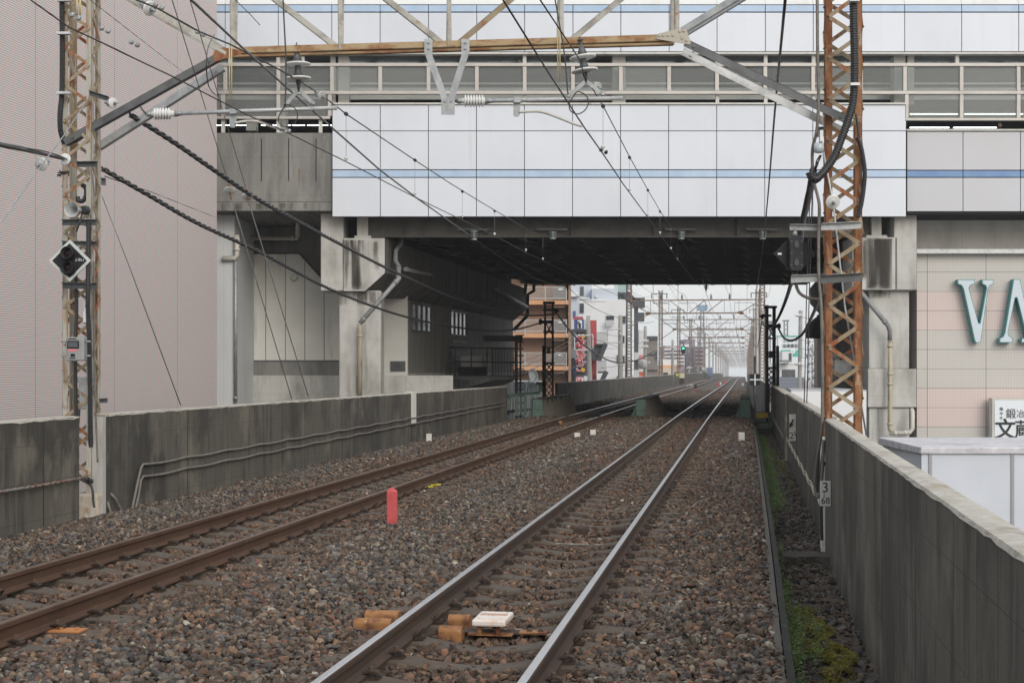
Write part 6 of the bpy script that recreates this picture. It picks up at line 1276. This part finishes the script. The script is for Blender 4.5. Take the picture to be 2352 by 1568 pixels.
# signal with a green lamp, cabinets
t = thing('railway_signal', 'oval black signal showing green beside the third left mast', 'railway signal', tuple(W(1569,845,186)))
c = W(1569.5,803.5,186); mb = MB(); mb.ext([c+XX*math.cos(a)*.27+UP*(math.sin(a)*.27+(.25 if math.sin(a) > 0 else -.25)) for a in [2*math.pi*i/24 for i in range(24)]], (0,.2,0)); mb.build('backboard', M['black_paint'], t)
mb = MB(); mb.lathe(c+UP*.21-YY*.02, -YY, [(0,.13),(.03,.12),(.06,.06)], 16); mb.build('green_lamp', M['glass_green'], t)
mb = MB(); mb.lathe(c-UP*.22-YY*.01, -YY, [(0,.12),(.05,.10)], 16); mb.build('unlit_lamp', M['lens_red'], t)
mb = MB(); mb.bar(c+UP*.5+XX*.04, c+UP*.85+XX*.04, .16, .12); mb.bar(c-UP*.6+XX*.25, c-UP*3.6+XX*.25, .12, .12); mb.bar(c-UP*.68-XX*.5, c-UP*.68+XX*.55, .2, .08); mb.bar(c-UP*.68-XX*.5, c+UP*.1-XX*.5, .05, .05); mb.bar(c-UP*.68+XX*.55, c+UP*.1+XX*.55, .05, .05); mb.build('post_and_platform', M['steel_grey'], t)
def bld_box(parent, nm, u0, v0, u1, v1, Y, d, mt, vb=None):
    a = W(u0, v1, Y); b = W(u1, v0, Y); z = a.z if vb is None else vb; mb = MB(); mb.box((a.x,Y,z),(b.x,Y+d,b.z)); return mb.build(nm, mt if isinstance(mt, bpy.types.Material) else M[mt], parent)
t = thing('trackside_cabinet', 'cream cabinet on a rusty base in the gap of the far left wall', 'cabinet', tuple(W(1566,870,174))); bld_box(t,'cabinet_body',1561.5,857,1572,868,173,1,mat('cream_cabinet',(.50,.45,.32),.6)); bld_box(t,'rusty_base',1562,868,1571.5,882,173.2,.8,'clip')
t = thing('green_yellow_cabinet', 'small dark cabinet with yellow label behind the far left wall', 'cabinet', tuple(W(1555,866,176))); bld_box(t,'cabinet_body',1551,854,1559.5,868,176,1,mat('olive_box',(.08,.10,.07),.6)); bld_box(t,'yellow_label',1552.5,858,1558,863,175.9,.05,mat('lime_label',(.55,.6,.10),.6))
t = thing('marker_peg', 'red peg with a dark rounded hood near a white-topped stake', 'marker peg', tuple(W(1598,897,112))); mb = MB(); p = W(1598,897,112); mb.tube([p, p+UP*.2], .06, 8); mb.build('peg', M['red'], t); mb = MB(); mb.lathe(p+UP*.13, UP, [(0,.03),(.1,.10),(.2,.12),(.33,.09),(.38,.03)], 12); mb.build('hood', M['rubber'], t)
t = thing('white_topped_stake', 'thin stake with white knobs beside the left track in the distance', 'stake', tuple(W(1590,893,112))); mb = MB(); p = W(1587.5,894,112); mb.tube([p, p+UP*.30], .025, 6); mb.build('stake', M['pole'], t); mb = MB()
for dx in (-.12,0,.12,-.3): mb.lathe(p+XX*dx+UP*(.30 if dx > -.2 else .22), UP, [(0,.02),(.03,.06),(.07,.05),(.09,.01)], 8)
mb.build('white_knobs', M['porcelain'], t)

# ================================================================== BACKGROUND BUILDINGS, LEFT
def za(x, y): return 1177.15+x*.16112, 643.1+y*.16112
GZ = -7.4
def zbx(parent, nm, x0, y0, x1, y1, Y, d, mt, ground=False):
    u0, v0 = za(x0,y0); u1, v1 = za(x1,y1); return bld_box(parent, nm, u0, v0, u1, v1, Y, d, mt, GZ if ground else None)
t = thing('orange_flats', 'orange rendered block of flats with railed balconies left of the tracks', 'apartment building', tuple(W(1250,900,125)))
zbx(t,'wall',-300,-560,765,1,127.0,10,'tan_wall',True); zbx(t,'end_wall',798,-560,835,1,125.2,12,'tan_wall',True)
for k, (y0, y1) in enumerate(((-650,-590),(-182,-124),(288,347),(757,820),(1225,1284))):
    sl = zbx(t,'balcony',-300,y0,797,y1,125,2.0,'orange_wall')
    u0 = za(-300,0)[0]; u1 = za(775,0)[0]; vr = za(0,y0-190)[1]; vs = za(0,y0-25)[1]; mb = MB()
    mb.bar(W(u0,vr,125), W(u1,vr,125), .05,.05); mb.bar(W(u0,vs,125), W(u1,vs,125), .05,.07)
    n = 72
    for i in range(n): u = u0+(u1-u0)*i/(n-1); mb.bar(W(u,vr,125), W(u,vs,125), .02,.02,up=YY)
    for x in (180,468,765): u = za(x,0)[0]; mb.bar(W(u,vr,124.95), W(u,za(0,y0+50)[1],124.95), .06,.05,up=YY)
    mb.build('railing', M['galv_light'], sl)
    zbx(sl,'stair_screen',570,y0-185,755,y0-20,125.6,.1,'brown_wall'); zbx(sl,'slab_bracket',560,y1,740,y1+45,125.4,1.4,'tan_wall')
    zbx(sl,'label_plate',652,y0-165,712,y0-148,124.9,.02,'sign_white')
t = thing('white_house_block', 'pale blue-white clad building just right of the orange flats', 'building', tuple(W(1320,900,160))); zbx(t,'wall',828,-300,948,1,160,12,'paleblue_wall',True); zbx(t,'door',862,440,900,520,159.9,.2,'navy'); zbx(t,'balcony',835,175,940,235,159.4,.8,'white_wall')
t = thing('white_stepped_building', 'large stepped white building behind the karaoke sign', 'building', tuple(W(1390,900,165)))
zbx(t,'wall',948,275,1625,1,165,14,'white_wall',True); zbx(t,'upper_block',945,-300,1135,280,168,12,'paleblue_wall'); zbx(t,'upper_block',1132,122,1500,402,166,12,'paleblue_wall'); zbx(t,'parapet',1040,283,1330,300,164.9,.5,'white_wall'); zbx(t,'parapet',945,250,1100,272,164.8,.5,'white_wall')
for (x0,y0,x1,y1) in ((958,90,1020,230),(958,330,1020,470),(1335,505,1450,640),(1560,510,1615,615),(1485,1065,1505,1185),(1562,1075,1602,1185),(1488,1365,1506,1420),(1575,1385,1602,1420),(1562,790,1600,895)): w = zbx(t,'window',x0,y0,x1,y1,164.85,.2,'galv'); zbx(w,'pane',x0+5,y0+5,x1-5,y1-5,164.8,.05,'glass_dark')
zbx(t,'vent_hood',1183,215,1215,243,165.6,.4,'porcelain')
mb = MB()
for i in range(20): u, v = za(1335+i*6,575); mb.bar(W(u,v,164.3), W(u,za(0,655)[1],164.3), .03,.03,up=YY)
mb.bar(W(*za(1330,575),164.3), W(*za(1455,575),164.3), .05,.05); mb.build('balcony_rail', M['white_wall'], t)
t = thing('glass_corner_building', 'greenish glass corner with dark roof frame behind the first far mast', 'building', tuple(W(1440,900,172)))
zbx(t,'glass',1500,-200,1625,330,172,6,mat('green_glass',(.30,.42,.42),.15)); zbx(t,'dark_base',1497,300,1580,400,171.5,6,'glass_dark')
def rb(parent, nm, x0, y0, x1, y1, Y, d, mt, ground=False):
    f_ = lambda x, y: ((2450+x/3.1357)/1.7415, (1100+y/3.1357)/1.7415); u0, v0 = f_(x0,y0); u1, v1 = f_(x1,y1); return bld_box(parent, nm, u0, v0, u1, v1, Y, d, mt, GZ if ground else None)
rb(t,'roof_frame',60,215,165,245,171,1,'charcoal'); rb(t,'roof_frame',60,215,75,415,171,1,'charcoal')
mb = MB(); f8 = lambda x, y: ((2450+x/3.1357)/1.7415, (1100+y/3.1357)/1.7415); mb.bar(W(*f8(160,232),171), W(*f8(260,335),171), .8,.9); mb.bar(W(*f8(250,350),171), W(*f8(402,348),171), .8,1.2); mb.build('roof_beam', M['charcoal'], t)
rb(t,'dark_post',278,345,322,1300,171,1,'charcoal',True); rb(t,'hanging_sign_box',322,470,400,580,171,1.5,'charcoal'); rb(t,'white_wall_panel',330,690,425,900,172.5,4,'white_wall'); rb(t,'lower_wall',325,900,420,1300,172.5,4,'white_wall',True)
rb(t,'pink_sign',330,1000,404,1078,170.8,.2,'pink_sign'); rb(t,'red_sign',333,1213,402,1270,170.8,.2,mat('red_yellow_sign',(.45,.07,.04),.6,0,[((.6,.4,.1),4,.55,.6)])); 
for y in (975,1195):
    mb = MB()
    for i in range(8): u, v = f8(276+i*7,y); mb.bar(W(u,v,170.5), W(u,f8(0,y+85)[1],170.5), .05,.03,up=YY)
    mb.bar(W(*f8(274,y),170.5), W(*f8(327,y),170.5), .08,.08); mb.bar(W(*f8(274,y+85),170.5), W(*f8(327,y+85),170.5), .08,.12); mb.build('balcony_rail', M['white_wall'], t)
# sign tower
t = thing('karaoke_sign_tower', 'dark building front with vertical karaoke sign in red and white letters', 'sign tower', tuple(W(1335,900,142)))
zbx(t,'front_wall',838,700,1070,1,144,6,'charcoal',True); zbx(t,'pale_panel',838,745,905,1110,143.9,.1,'paleblue_wall'); zbx(t,'navy_panel',862,840,905,935,143.8,.1,'navy'); zbx(t,'navy_panel',862,1240,905,1345,143.8,.1,'navy'); zbx(t,'red_strip',862,930,905,960,143.75,.1,'red_wall'); zbx(t,'red_header',860,522,1008,556,142.4,.4,'red_wall')
zbx(t,'picture_box',880,560,1018,697,142.5,.5,'navy'); zbx(t,'picture_panel',927,572,990,687,142.4,.05,'sign_white'); 
u, v = za(958,628); mb = MB()
for i in range(7): mb.obox(W(u+random.uniform(-3,3),v+random.uniform(-7,7),142.36), XX*random.uniform(.04,.14), YY*.005, UP*random.uniform(.04,.12))
mb.build('picture_marks', M['charcoal'], t)
zbx(t,'dark_ledge',840,700,1065,738,142.2,1,'charcoal'); sg = zbx(t,'vertical_sign',908,742,1024,1345,142,.6,'black_paint')
for i, ch in enumerate('カラオケ'): text_mesh(ch, .70, W(*za(1003,895+i*100),141.97), XX, UP, M['sign_white'], sg, 'lettering', .01, bold=.05); text_mesh(ch, .70, W(*za(1003,895+i*100),141.93), XX, UP, mat('sign_red',(.60,.03,.05),.5) if i == 0 else bpy.data.materials['sign_red'], sg, 'lettering', .01, bold=.012)
for i, ch in enumerate('まねきねこ'): text_mesh(ch, .74, W(*za(949,830+i*108),141.97), XX, UP, M['sign_white'], sg, 'lettering', .01, bold=.05); text_mesh(ch, .74, W(*za(949,830+i*108),141.93), XX, UP, bpy.data.materials['sign_red'], sg, 'lettering', .01, bold=.012)
for y in (800,1280): mb = MB(); mb.lathe(W(*za(1003,y),141.95), -YY, [(0,.22),(.03,.2)], 18); mb.build('yellow_disc', mat('sign_yellow',(.65,.36,.03),.5) if y == 800 else bpy.data.materials['sign_yellow'], sg)
s24 = zbx(t,'hours_board',905,1370,1012,1475,141.8,.2,'sign_white'); zbx(s24,'purple_strip',905,1370,1012,1383,141.75,.04,mat('purple_strip',(.22,.05,.2),.5)); text_mesh('24', .62, W(*za(944,1430),141.77), XX, UP, bpy.data.materials['sign_red'], s24, 'lettering', .01, bold=.02)
zbx(t,'shop_front',1020,1365,1085,1440,143,.5,'white_wall')
t = thing('red_walled_house', 'red panelled stair building right of the karaoke sign', 'building', tuple(W(1362,900,150))); zbx(t,'wall',1094,572,1199,1,150,6,'red_wall',True); zbx(t,'side_panel',1018,560,1094,700,150.5,.6,'paleblue_wall'); zbx(t,'dark_panel',1018,800,1094,980,150.2,.3,'charcoal'); zbx(t,'dark_panel',1018,1130,1094,1390,150.2,.3,'charcoal'); zbx(t,'red_canopy',1018,742,1095,775,149.6,1,'red_wall')
t = thing('fire_stair', 'charcoal steel fire stair zigzagging beside the red house', 'stair', tuple(W(1380,900,148)))
for (x0,y0,x1,y1) in ((1330,905,1230,1140),(1340,1300,1270,1440)): mb = MB(); mb.bar(W(*za(x0,y0),148), W(*za(x1,y1),148), .7,.45); mb.build('stair_flight', M['charcoal'], t)
for (x0,y0,x1,y1) in ((1200,905,1345,935),(1020,1110,1240,1142),(1225,1300,1345,1325)): zbx(t,'landing',x0,y0,x1,y1,148,1.5,'charcoal')
mb = MB(); mb.ext([W(*za(x,y),148.3) for x, y in ((1150,925),(1320,925),(1225,1115),(1130,1115))], (0,1,0)); mb.build('stair_soffit', M['charcoal'], t)
for (x0,x1,y) in ((1200,1335,750),(1205,1335,1148),(1020,1090,985)):
    mb = MB()
    for i in range(14): x = x0+(x1-x0)*i/13; mb.bar(W(*za(x,y),147.8), W(*za(x,y+150),147.8), .025,.025,up=YY)
    mb.bar(W(*za(x0,y),147.8), W(*za(x1,y),147.8), .05,.05); mb.build('guard_rail', M['steel_grey'], t)
t = thing('brown_banded_building', 'brown-grey block with dark bands between two far masts', 'building', tuple(W(1497,900,210))); rb(t,'wall',432,812,566,1,210,12,'brown_wall',True); rb(t,'dark_band',430,765,568,815,209.8,12.4,'charcoal'); rb(t,'dark_band',432,988,566,1003,209.8,.3,'charcoal'); rb(t,'dark_band',432,1183,566,1199,209.8,.3,'charcoal')
for (x,y) in ((545,950),(545,1020)): rb(t,'window',x,y,x+14,y+35,209.7,.2,'glass_dark')
t = thing('cream_orange_house', 'low cream and orange house behind the far left wall', 'house', tuple(W(1540,900,235))); rb(t,'upper_wall',632,1055,822,1135,240,8,'white_wall'); rb(t,'orange_wall',632,1128,800,1,238,10,mat('peach_wall',(.55,.33,.2),.8),True); rb(t,'cream_wall',632,1170,740,1,234,6,mat('cream_render',(.52,.47,.38),.8),True); rb(t,'window',640,1220,695,1275,233.8,.2,'glass_dark')
hz = mat('far_flats_wall', (.34,.25,.25), .8); hz2 = mat('far_tower_wall', (.20,.17,.22), .8)
t = thing('far_flats', 'pinkish block of flats with pale balconies in the haze', 'apartment building', tuple(W(1550,880,400))); rb(t,'wall',660,887,905,1,400,14,hz,True)
for k in range(5): rb(t,'balcony',655,925+k*45,905,940+k*45,398.5,1.5,'white_wall')
t = thing('far_tower_flats', 'taller mauve apartment tower in the haze', 'apartment building', tuple(W(1585,880,420))); rb(t,'wall',915,805,1035,1,420,16,hz2,True); rb(t,'top_storey',870,868,960,900,419,5,'white_wall')
t = thing('far_blue_flats', 'blue-windowed flats right of the mauve tower', 'apartment building', tuple(W(1605,880,415))); rb(t,'wall',1036,897,1142,1,415,14,hz2,True)
for k in range(6): rb(t,'balcony',1036,930+k*50,1142,945+k*50,413.5,1.5,hz); rb(t,'window_band',1045,905+k*50,1130,925+k*50,414.8,.3,'glass_dark')
t = thing('small_far_building', 'small pale and blue building behind the far left wall', 'building', tuple(W(1622,880,330))); rb(t,'pale_wall',1118,1155,1180,1,330,8,'white_wall',True); rb(t,'blue_wall',1178,1158,1256,1,331,8,mat('slate_blue',(.10,.15,.25),.7),True)
t = thing('far_lattice_tower', 'faint blue lattice tower above the far portals', 'tower', tuple(W(1612,850,520))); mb = MB(); p0 = W(1613,853,520); mb2 = MB()
for dx in (-1,1):
    for dy in (-1,1): mb.bar(p0+XX*dx*.8+YY*dy*.8, p0+XX*dx*.5+YY*dy*.5+UP*24, .2,.2,up=YY)
for k in range(9): z = k*2.6; w = .8-.3*z/24; mb.bar(p0+XX*-w+UP*z, p0+XX*w+UP*(z+2.6), .12,.12,up=YY); mb.bar(p0+XX*w+UP*z, p0+XX*-w+UP*(z+2.6), .12,.12,up=YY)
mb.build('legs_and_lacing', M['steel_grey'], t); mb2.box(tuple(p0+Vector((-1.6,-1.6,22))), tuple(p0+Vector((1.6,1.6,24)))); mb2.build('head', mat('blue_tower_head',(.15,.25,.36),.6), t)
# a far-off belt of low houses and roofs
mb = MB()
for i in range(420):
    Y = random.uniform(230, 900); side = random.random() < .72; x = MT*Y+(-random.uniform(16, 260) if side else random.uniform(26, 330)); w = random.uniform(5,13); h = random.uniform(3.5, 7.5)*(1.5 if random.random() < .08 and side else 1); z = -7.4+zt(Y)-.5
    mb.box((x-w/2,Y,z),(x+w/2,Y+random.uniform(7,13),z+h), mi=random.randrange(4))
mb.build('distant_houses', [M['white_wall'], M['brown_wall'], M['paleblue_wall'], hz], kind='stuff', label='belt of distant low houses fading in the haze', cat='houses')
# trees
def tree(P, h, w, label, n=1500):
    t = thing('tree', label, 'tree', tuple(P), 'trees beside the far tracks'); mb = MB(); mb.tube([P, P+UP*h*.35+XX*.1, P+UP*h*.7], .15, 7, rs=[.22,.15,.05])
    for k in range(6): a = random.uniform(0,6.28); mb.tube([P+UP*h*(.3+.05*k), P+UP*h*(.5+.06*k)+Vector((math.cos(a),math.sin(a),0))*w*.35], .05, 5, rs=[.08,.02])
    mb.build('trunk', M['clip'], t); mb = MB(); cl = [(P+Vector((random.gauss(0,w*.22),random.gauss(0,w*.22),h*random.uniform(.35,.95))), random.uniform(.3,.55)*w*.5) for _ in range(16)]
    for i in range(n):
        c, r = random.choice(cl); q = c+Vector((random.gauss(0,1),random.gauss(0,1),random.gauss(0,.8)))*r*.5; a = Vector((random.gauss(0,1),random.gauss(0,1),random.gauss(0,1))).normalized()*.16; b = a.cross(Vector((random.gauss(0,1),random.gauss(0,1),random.gauss(0,1)))).normalized()*.12; mb.add([q-a,q+b,q+a,q-b],[(0,1,2,3)])
    mb.build('crown', M['leaf'], t)
tree(Vector((W(1597,0,300).x,300,-8)), 9.5, 5.5, 'dull green tree behind the far left wall under the mauve tower'); tree(Vector((W(1585,0,340).x,340,-8)), 8.5, 5, 'smaller tree left of the dull green tree', 900)

# utility poles on the left
def pole(u, vt, vb, Y, w, label, arms=(), lean=0, tip=True):
    t = thing('utility_pole', label, 'utility pole', tuple(W(u,vb,Y)), 'concrete utility poles around the tracks'); p = W(u,vb,Y); p.z = GZ; q = W(u+lean,vt,Y); mb = MB(); k = [p.lerp(q, i/8) for i in range(9)]; mb.tube(k, w, 10, rs=[w*(1.15-.5*i/8*(1 if tip else .3)) for i in range(9)]); mb.build('shaft', M['pole'], t)
    for (v, du, h) in arms:
        a = W(u-du,v,Y-.2); b = W(u+du,v,Y-.2); mb = MB(); mb.bar(a,b,.09,.09); mb.build('crossarm', M['galv'], t)
        mb = MB()
        for f_ in (0,.33,.67,1): c = a.lerp(b,f_); mb.lathe(c, UP, [(0,.03),(.05,.03),(.06,.10),(.16,.10),(.18,.04),(.26,.03)], 8)
        mb.build('pin_insulators', M['porcelain'], t)
    return t
pA = pole(1361,725,876,108,.22,'concrete pole in front of the red house', lean=-10)
mb = MB(); a = [W(*za(x,y),107.5) for x, y in ((1120,790),(905,793),(885,815),(885,975),(905,998),(1130,990))]; mb.tube(smooth(a), .06, 6); a = [W(*za(x,y),107.3) for x, y in ((1130,765),(1145,800),(1150,975),(1120,990))]; mb.tube(a, .05, 6); mb.build('loop_bracket', M['galv_light'], pA)
pB = pole(1425,724,876,130,.28,'pointed concrete pole left of the first far mast', ((770,0.01,0),))
mb = MB(); a = [W(*za(x,y),129.5) for x, y in ((1540,702),(1365,702),(1352,720),(1352,890),(1540,892))]; mb.tube(a, .06, 6); mb.build('side_frame', M['galv_light'], pB)
pole(1482,749,866,150,.24,'pointed concrete pole with grey transformer', ((785,6,0),(798,5,0),(835,9,0)))
t = thing('pole_transformer', 'grey ribbed transformer drum hung on a utility pole', 'transformer', tuple(W(1476,845,149))); mb = MB(); p = W(1476,846,149); mb.lathe(p, UP, [(0,.3),(.05,.42),(.75,.42),(.85,.36),(.9,.2)], 16); mb.build('drum', M['siding'], t)
mb = MB()
for i in range(12): a = 2*math.pi*i/12; mb.bar(p+Vector((math.cos(a)*.44,math.sin(a)*.44,.12)), p+Vector((math.cos(a)*.44,math.sin(a)*.44,.7)), .05,.04)
mb.build('cooling_fins', M['siding'], t)
pole(1545,780,866,215,.26,'thin concrete pole left of the green signal', ((800,5,0),(812,6,0)))
pole(1583,840,872,230,.2,'short pole right of the green signal', ((846,5,0),))
pole(1834,713,900,125,.17,'plain grey concrete pole above the right wall', ((727,5.5,0),(838,7,0)), lean=5, tip=False)
for i, (P) in enumerate((((1178,835,70),(1250,812,90),(1312,780,107)),((1180,850,70),(1250,822,90),(1312,790,107)),((1180,866,70),(1250,835,90),(1314,803,107)),((1276,862,80),(1330,838,95),(1352,828,107)),((1362,778,107),(1420,796,128)),((1362,800,107),(1425,800,129)),((1380,818,120),(1425,824,129),(1480,830,150)),((1380,845,120),(1430,840,129),(1480,838,150)),((1390,768,125),(1425,774,130),(1482,790,150),(1545,800,214)),((1427,795,130),(1482,800,150),(1545,812,214)),((1487,786,150),(1545,798,214)),((1427,850,130),(1482,846,150)),((1840,728,125),(1900,742,90)),((1841,840,125),(1900,852,90)),((1790,835,110),(1834,838,125)),((1839,780,125),(1890,790,100)),((1839,800,125),(1890,812,100)),((1839,820,125),(1890,830,100)))):
    wire(list(P), .018, 'cable', ['lowest group wire from the balcony to the loop bracket, upper','middle wire from the balcony to the loop bracket','lower wire from the balcony to the loop bracket','wire crossing low in front of the orange flats','upper wire between the loop bracket pole and pointed pole','lower wire between the loop bracket pole and pointed pole','service wire below the fire stair, upper','service wire below the fire stair, lower','long wire over the pole tops to the far thin pole','second long wire under it to the far thin pole','short wire from the transformer pole to the thin pole','low wire into the transformer pole','wire from the grey pole top to the right mast','lower wire from the grey pole to the right mast','short wire left of the grey pole','upper parallel wire right of the grey pole','middle parallel wire right of the grey pole','lowest parallel wire right of the grey pole'][i], name='service_wire', group='service wires between the utility poles')
t = thing('satellite_dish', 'white satellite dish on a shed roof left of the black mast', 'satellite dish', tuple(W(1221,880,80))); p = W(1221,864,80); d = Vector((.75,-.6,.25)).normalized(); mb = MB(); mb.lathe(p, d, [(0,.02),(.03,.18),(.10,.36),(.14,.42),(.12,.40),(.05,.2)], 22); mb.build('dish', M['porcelain'], t); mb = MB(); mb.tube([p, p+Vector((-.25,-.1,-.45))], .03, 6); mb.tube([p+UP*-.4, p+d*.45+UP*-.1], .02, 6); mb.tube([p+Vector((-.25,-.1,-.45)), p+Vector((-.25,-.1,-1.0))], .04, 6); mb.build('bracket', M['galv'], t)
t = thing('sheet_metal_shed', 'grey-white corrugated shed below the satellite dish', 'shed', tuple(W(1215,900,83))); bld_box(t,'wall',1165,880,1244,1,83,5,mat('ribbed_sheet',(.50,.53,.55),.5,.1,grid=[(0,.35,.06,0,.4)]),GZ); bld_box(t,'roof_edge',1162,876,1247,881,82.8,5.4,'siding')
t = thing('green_lean_to', 'small dark green roofed lean-to beside the left black mast', 'shed', tuple(W(1238,905,80))); bld_box(t,'wall',1236,882,1247,900,79,2,mat('pale_green_wall',(.20,.26,.2),.7)); bld_box(t,'roof',1232,878,1249,883,78.8,2.5,'green_top')

# ================================================================== BACKGROUND, RIGHT
def zb_(x, y): return 1665.3+x*.17578, 643.1+y*.17578
def rbx(parent, nm, x0, y0, x1, y1, Y, d, mt, ground=False): u0, v0 = zb_(x0,y0); u1, v1 = zb_(x1,y1); return bld_box(parent, nm, u0, v0, u1, v1, Y, d, mt, GZ if ground else None)
t = thing('roof_billboard', 'white and teal rooftop billboard behind the right black mast', 'billboard', tuple(W(1815,820,180))); bo = rbx(t,'board',692,738,1012,912,180,.8,'sign_white'); rbx(bo,'top_edge',688,726,1015,738,179.9,1,'teal_sign'); rbx(t,'teal_panel',692,912,1012,1000,180,.8,'teal_sign')
text_mesh('法律事務所', .50, W(*zb_(878,862),179.9), XX, UP, M['sign_ink'], bo, 'lettering', .01, bold=.006); text_mesh('工口ワラ', .48, W(*zb_(855,790),179.9), XX, UP, M['sign_ink'], bo, 'lettering', .02)
text_mesh('I', 1.0, W(*zb_(718,955),179.9), XX, UP, M['sign_white'], t, 'lettering', .02, bold=.04); text_mesh('P', 1.1, W(*zb_(885,955),179.9), XX, UP, M['sign_white'], t, 'lettering', .02, bold=.05)
t = thing('white_office', 'white two-storey building under the teal billboard', 'building', tuple(W(1810,870,170))); rbx(t,'wall',540,1085,1040,1,170,1.5,'white_wall',True); w = rbx(t,'window',700,1165,920,1268,169.8,.3,'galv')
for k in range(3): rbx(w,'pane',745+k*60,1170,797+k*60,1263,169.7,.1,'glass_dark')
rbx(t,'pale_panel',715,1170,740,1263,169.7,.1,'white_wall')
t = thing('air_conditioner', 'large white rooftop air conditioner below the billboard', 'air conditioner', tuple(W(1808,830,168))); rbx(t,'casing',748,932,872,1045,168,3,'white_wall'); rbx(t,'dark_grille',838,955,870,1040,167.9,.1,'charcoal'); rbx(t,'stand',750,1045,875,1075,168.2,2.5,'galv')
t = thing('slate_roofed_house', 'grey slate roof beyond the right wall', 'house', tuple(W(1800,890,140))); mb = MB(); a = W(*zb_(500,1420),138); b = W(*zb_(1035,1420),138); c = W(*zb_(1035,1270),143); d = W(*zb_(500,1270),143); mb.hexa([a-UP*.2,b-UP*.2,c-UP*.2,d-UP*.2,a,b,c,d]); mb.build('roof', mat('slate_courses',(.10,.11,.13),.7,grid=[(2,.35,.08,0,.6)]), t); rbx(t,'wall',510,1420,1025,1,139,5,'brown_wall',True)
t = thing('brown_tiled_building', 'narrow strip of brown tiled building behind the right mast', 'building', tuple(W(1880,890,88))); bld_box(t,'wall',1873,752,1886.5,1,88,.4,mat('brown_tile_far',(.17,.12,.10),.7,grid=[(2,.25,.05,0,.5)]),GZ); bld_box(t,'dark_edge',1886,752,1893,1,88.1,.4,'black_steel',GZ)
for k, (u, v) in enumerate(((1764,737),(1805,735))):
    t = thing('lattice_pylon', ['pale blue lattice pylon behind the right black mast','thinner pale pylon above the teal billboard'][k], 'pylon', tuple(W(u,850,600)), 'pale pylons in the haze'); p0 = W(u,850,600); H = (850-v)/F*600; mb = MB(); w = .9 if k == 0 else .7
    for dx in (-1,1):
        for dy in (-1,1): mb.bar(p0+XX*dx*w+YY*dy*w, p0+XX*dx*w+YY*dy*w+UP*H, .22,.22,up=YY)
    for z in range(0, int(H)-1, 2): mb.bar(p0+XX*-w+UP*z, p0+XX*w+UP*(z+2), .14,.14,up=YY); mb.bar(p0+XX*w+UP*z, p0+XX*-w+UP*(z+2), .14,.14,up=YY)
    mb.build('tower_body', M['steel_grey'], t); mb = MB(); mb.box(tuple(p0+Vector((-2.2,-2.2,H-2))), tuple(p0+Vector((2.2,2.2,H)))) if k == 0 else mb.box(tuple(p0+Vector((-1.2,-1.2,H-.6))), tuple(p0+Vector((1.2,1.2,H)))); mb.build('tower_head', M['steel_grey'], t)
# tangle of poles and switchgear right of the grey pole
for i, (u, vt) in enumerate(((1857,775),(1866,790),(1872,770))):
    t = thing('switchgear_pole', ['thin pole with fittings, left of three behind the right mast cable','thin pole with fittings, middle of three behind the right mast cable','thin pole with fittings, right of three behind the right mast cable'][i], 'pole', tuple(W(u,890,112+i)), 'thin poles with fittings'); p = W(u,895,112+i); q = W(u,vt,112+i); mb = MB(); mb.tube([Vector((p.x,p.y,GZ)), q], .08, 7); mb.build('shaft', M['galv'], t); mb = MB()
    for k in range(6): v = vt+12+k*17; mb.bar(W(u-random.uniform(3,7),v,112+i), W(u+random.uniform(3,7),v,112+i), .06,.06); mb.lathe(W(u+random.uniform(-5,5),v,111.8+i), UP, [(0,.05),(.1,.12),(.3,.12),(.35,.04)], 8)
    mb.build('fittings', M['galv_light'], t)
# person behind the sill on the right
def person(P):
    t = bpy.data.meshes.new('person'); V_ = [(0,0,.92),(0,0,1.15),(0,0,1.40),(0,-.01,1.52),(0,-.02,1.64),(0,-.02,1.76),(.19,0,1.40),(.25,.02,1.15),(.22,-.12,.98),(-.19,0,1.40),(-.25,.02,1.15),(-.22,-.12,.98),(.09,0,.88),(.10,0,.48),(.10,0,.06),(.10,-.14,.04),(-.09,0,.88),(-.10,0,.48),(-.10,0,.06),(-.10,-.14,.04)]
    E = [(0,1),(1,2),(2,3),(3,4),(4,5),(2,6),(6,7),(7,8),(2,9),(9,10),(10,11),(0,12),(12,13),(13,14),(14,15),(0,16),(16,17),(17,18),(18,19)]
    RR = [.15,.16,.15,.055,.095,.085,.075,.05,.035,.075,.05,.035,.09,.065,.045,.04,.09,.065,.045,.04]; t.from_pydata(V_, E, []); o = bpy.data.objects.new('person', t); COL.objects.link(o); o.location = P
    o.modifiers.new('skin','SKIN'); 
    for i, r in enumerate(RR): t.skin_vertices[0].data[i].radius = (r, r*.8)
    t.skin_vertices[0].data[0].use_root = True; o.modifiers.new('sub','SUBSURF').levels = 1; o.modifiers['sub'].render_levels = 1; t.materials.append(M['person_dark'])
    tag(o, 'person in a dark coat standing behind the sill at the right', 'person')
    mb = MB(); mb.lathe(P+Vector((0,-.105,1.63)), -YY, [(0,.07),(.015,.062),(.025,.03)], 14); f = mb.build('face', M['person_skin']); f.parent = o; f.matrix_parent_inverse = Matrix.Translation(-P)
    return o
pp = W(2294,275,46.2); person(Vector((pp.x, 46.2, pp.z-1.83)))

# ================================================================== HAZE
hm = bpy.data.materials.new('haze'); hm.use_nodes = True; N = hm.node_tree.nodes; L = hm.node_tree.links; N.remove(N['Principled BSDF'])
pv = N.new('ShaderNodeVolumePrincipled'); pv.inputs['Color'].default_value = (.93,.96,1,1); pv.inputs['Density'].default_value = .00042; pv.inputs['Anisotropy'].default_value = .2; L.new(pv.outputs[0], N['Material Output'].inputs['Volume'])
mb = MB(); mb.box((-430,-70,-16),(480,1110,36)); mb.build('haze', hm, kind='stuff', label='pale even haze over the far tracks', cat='haze')
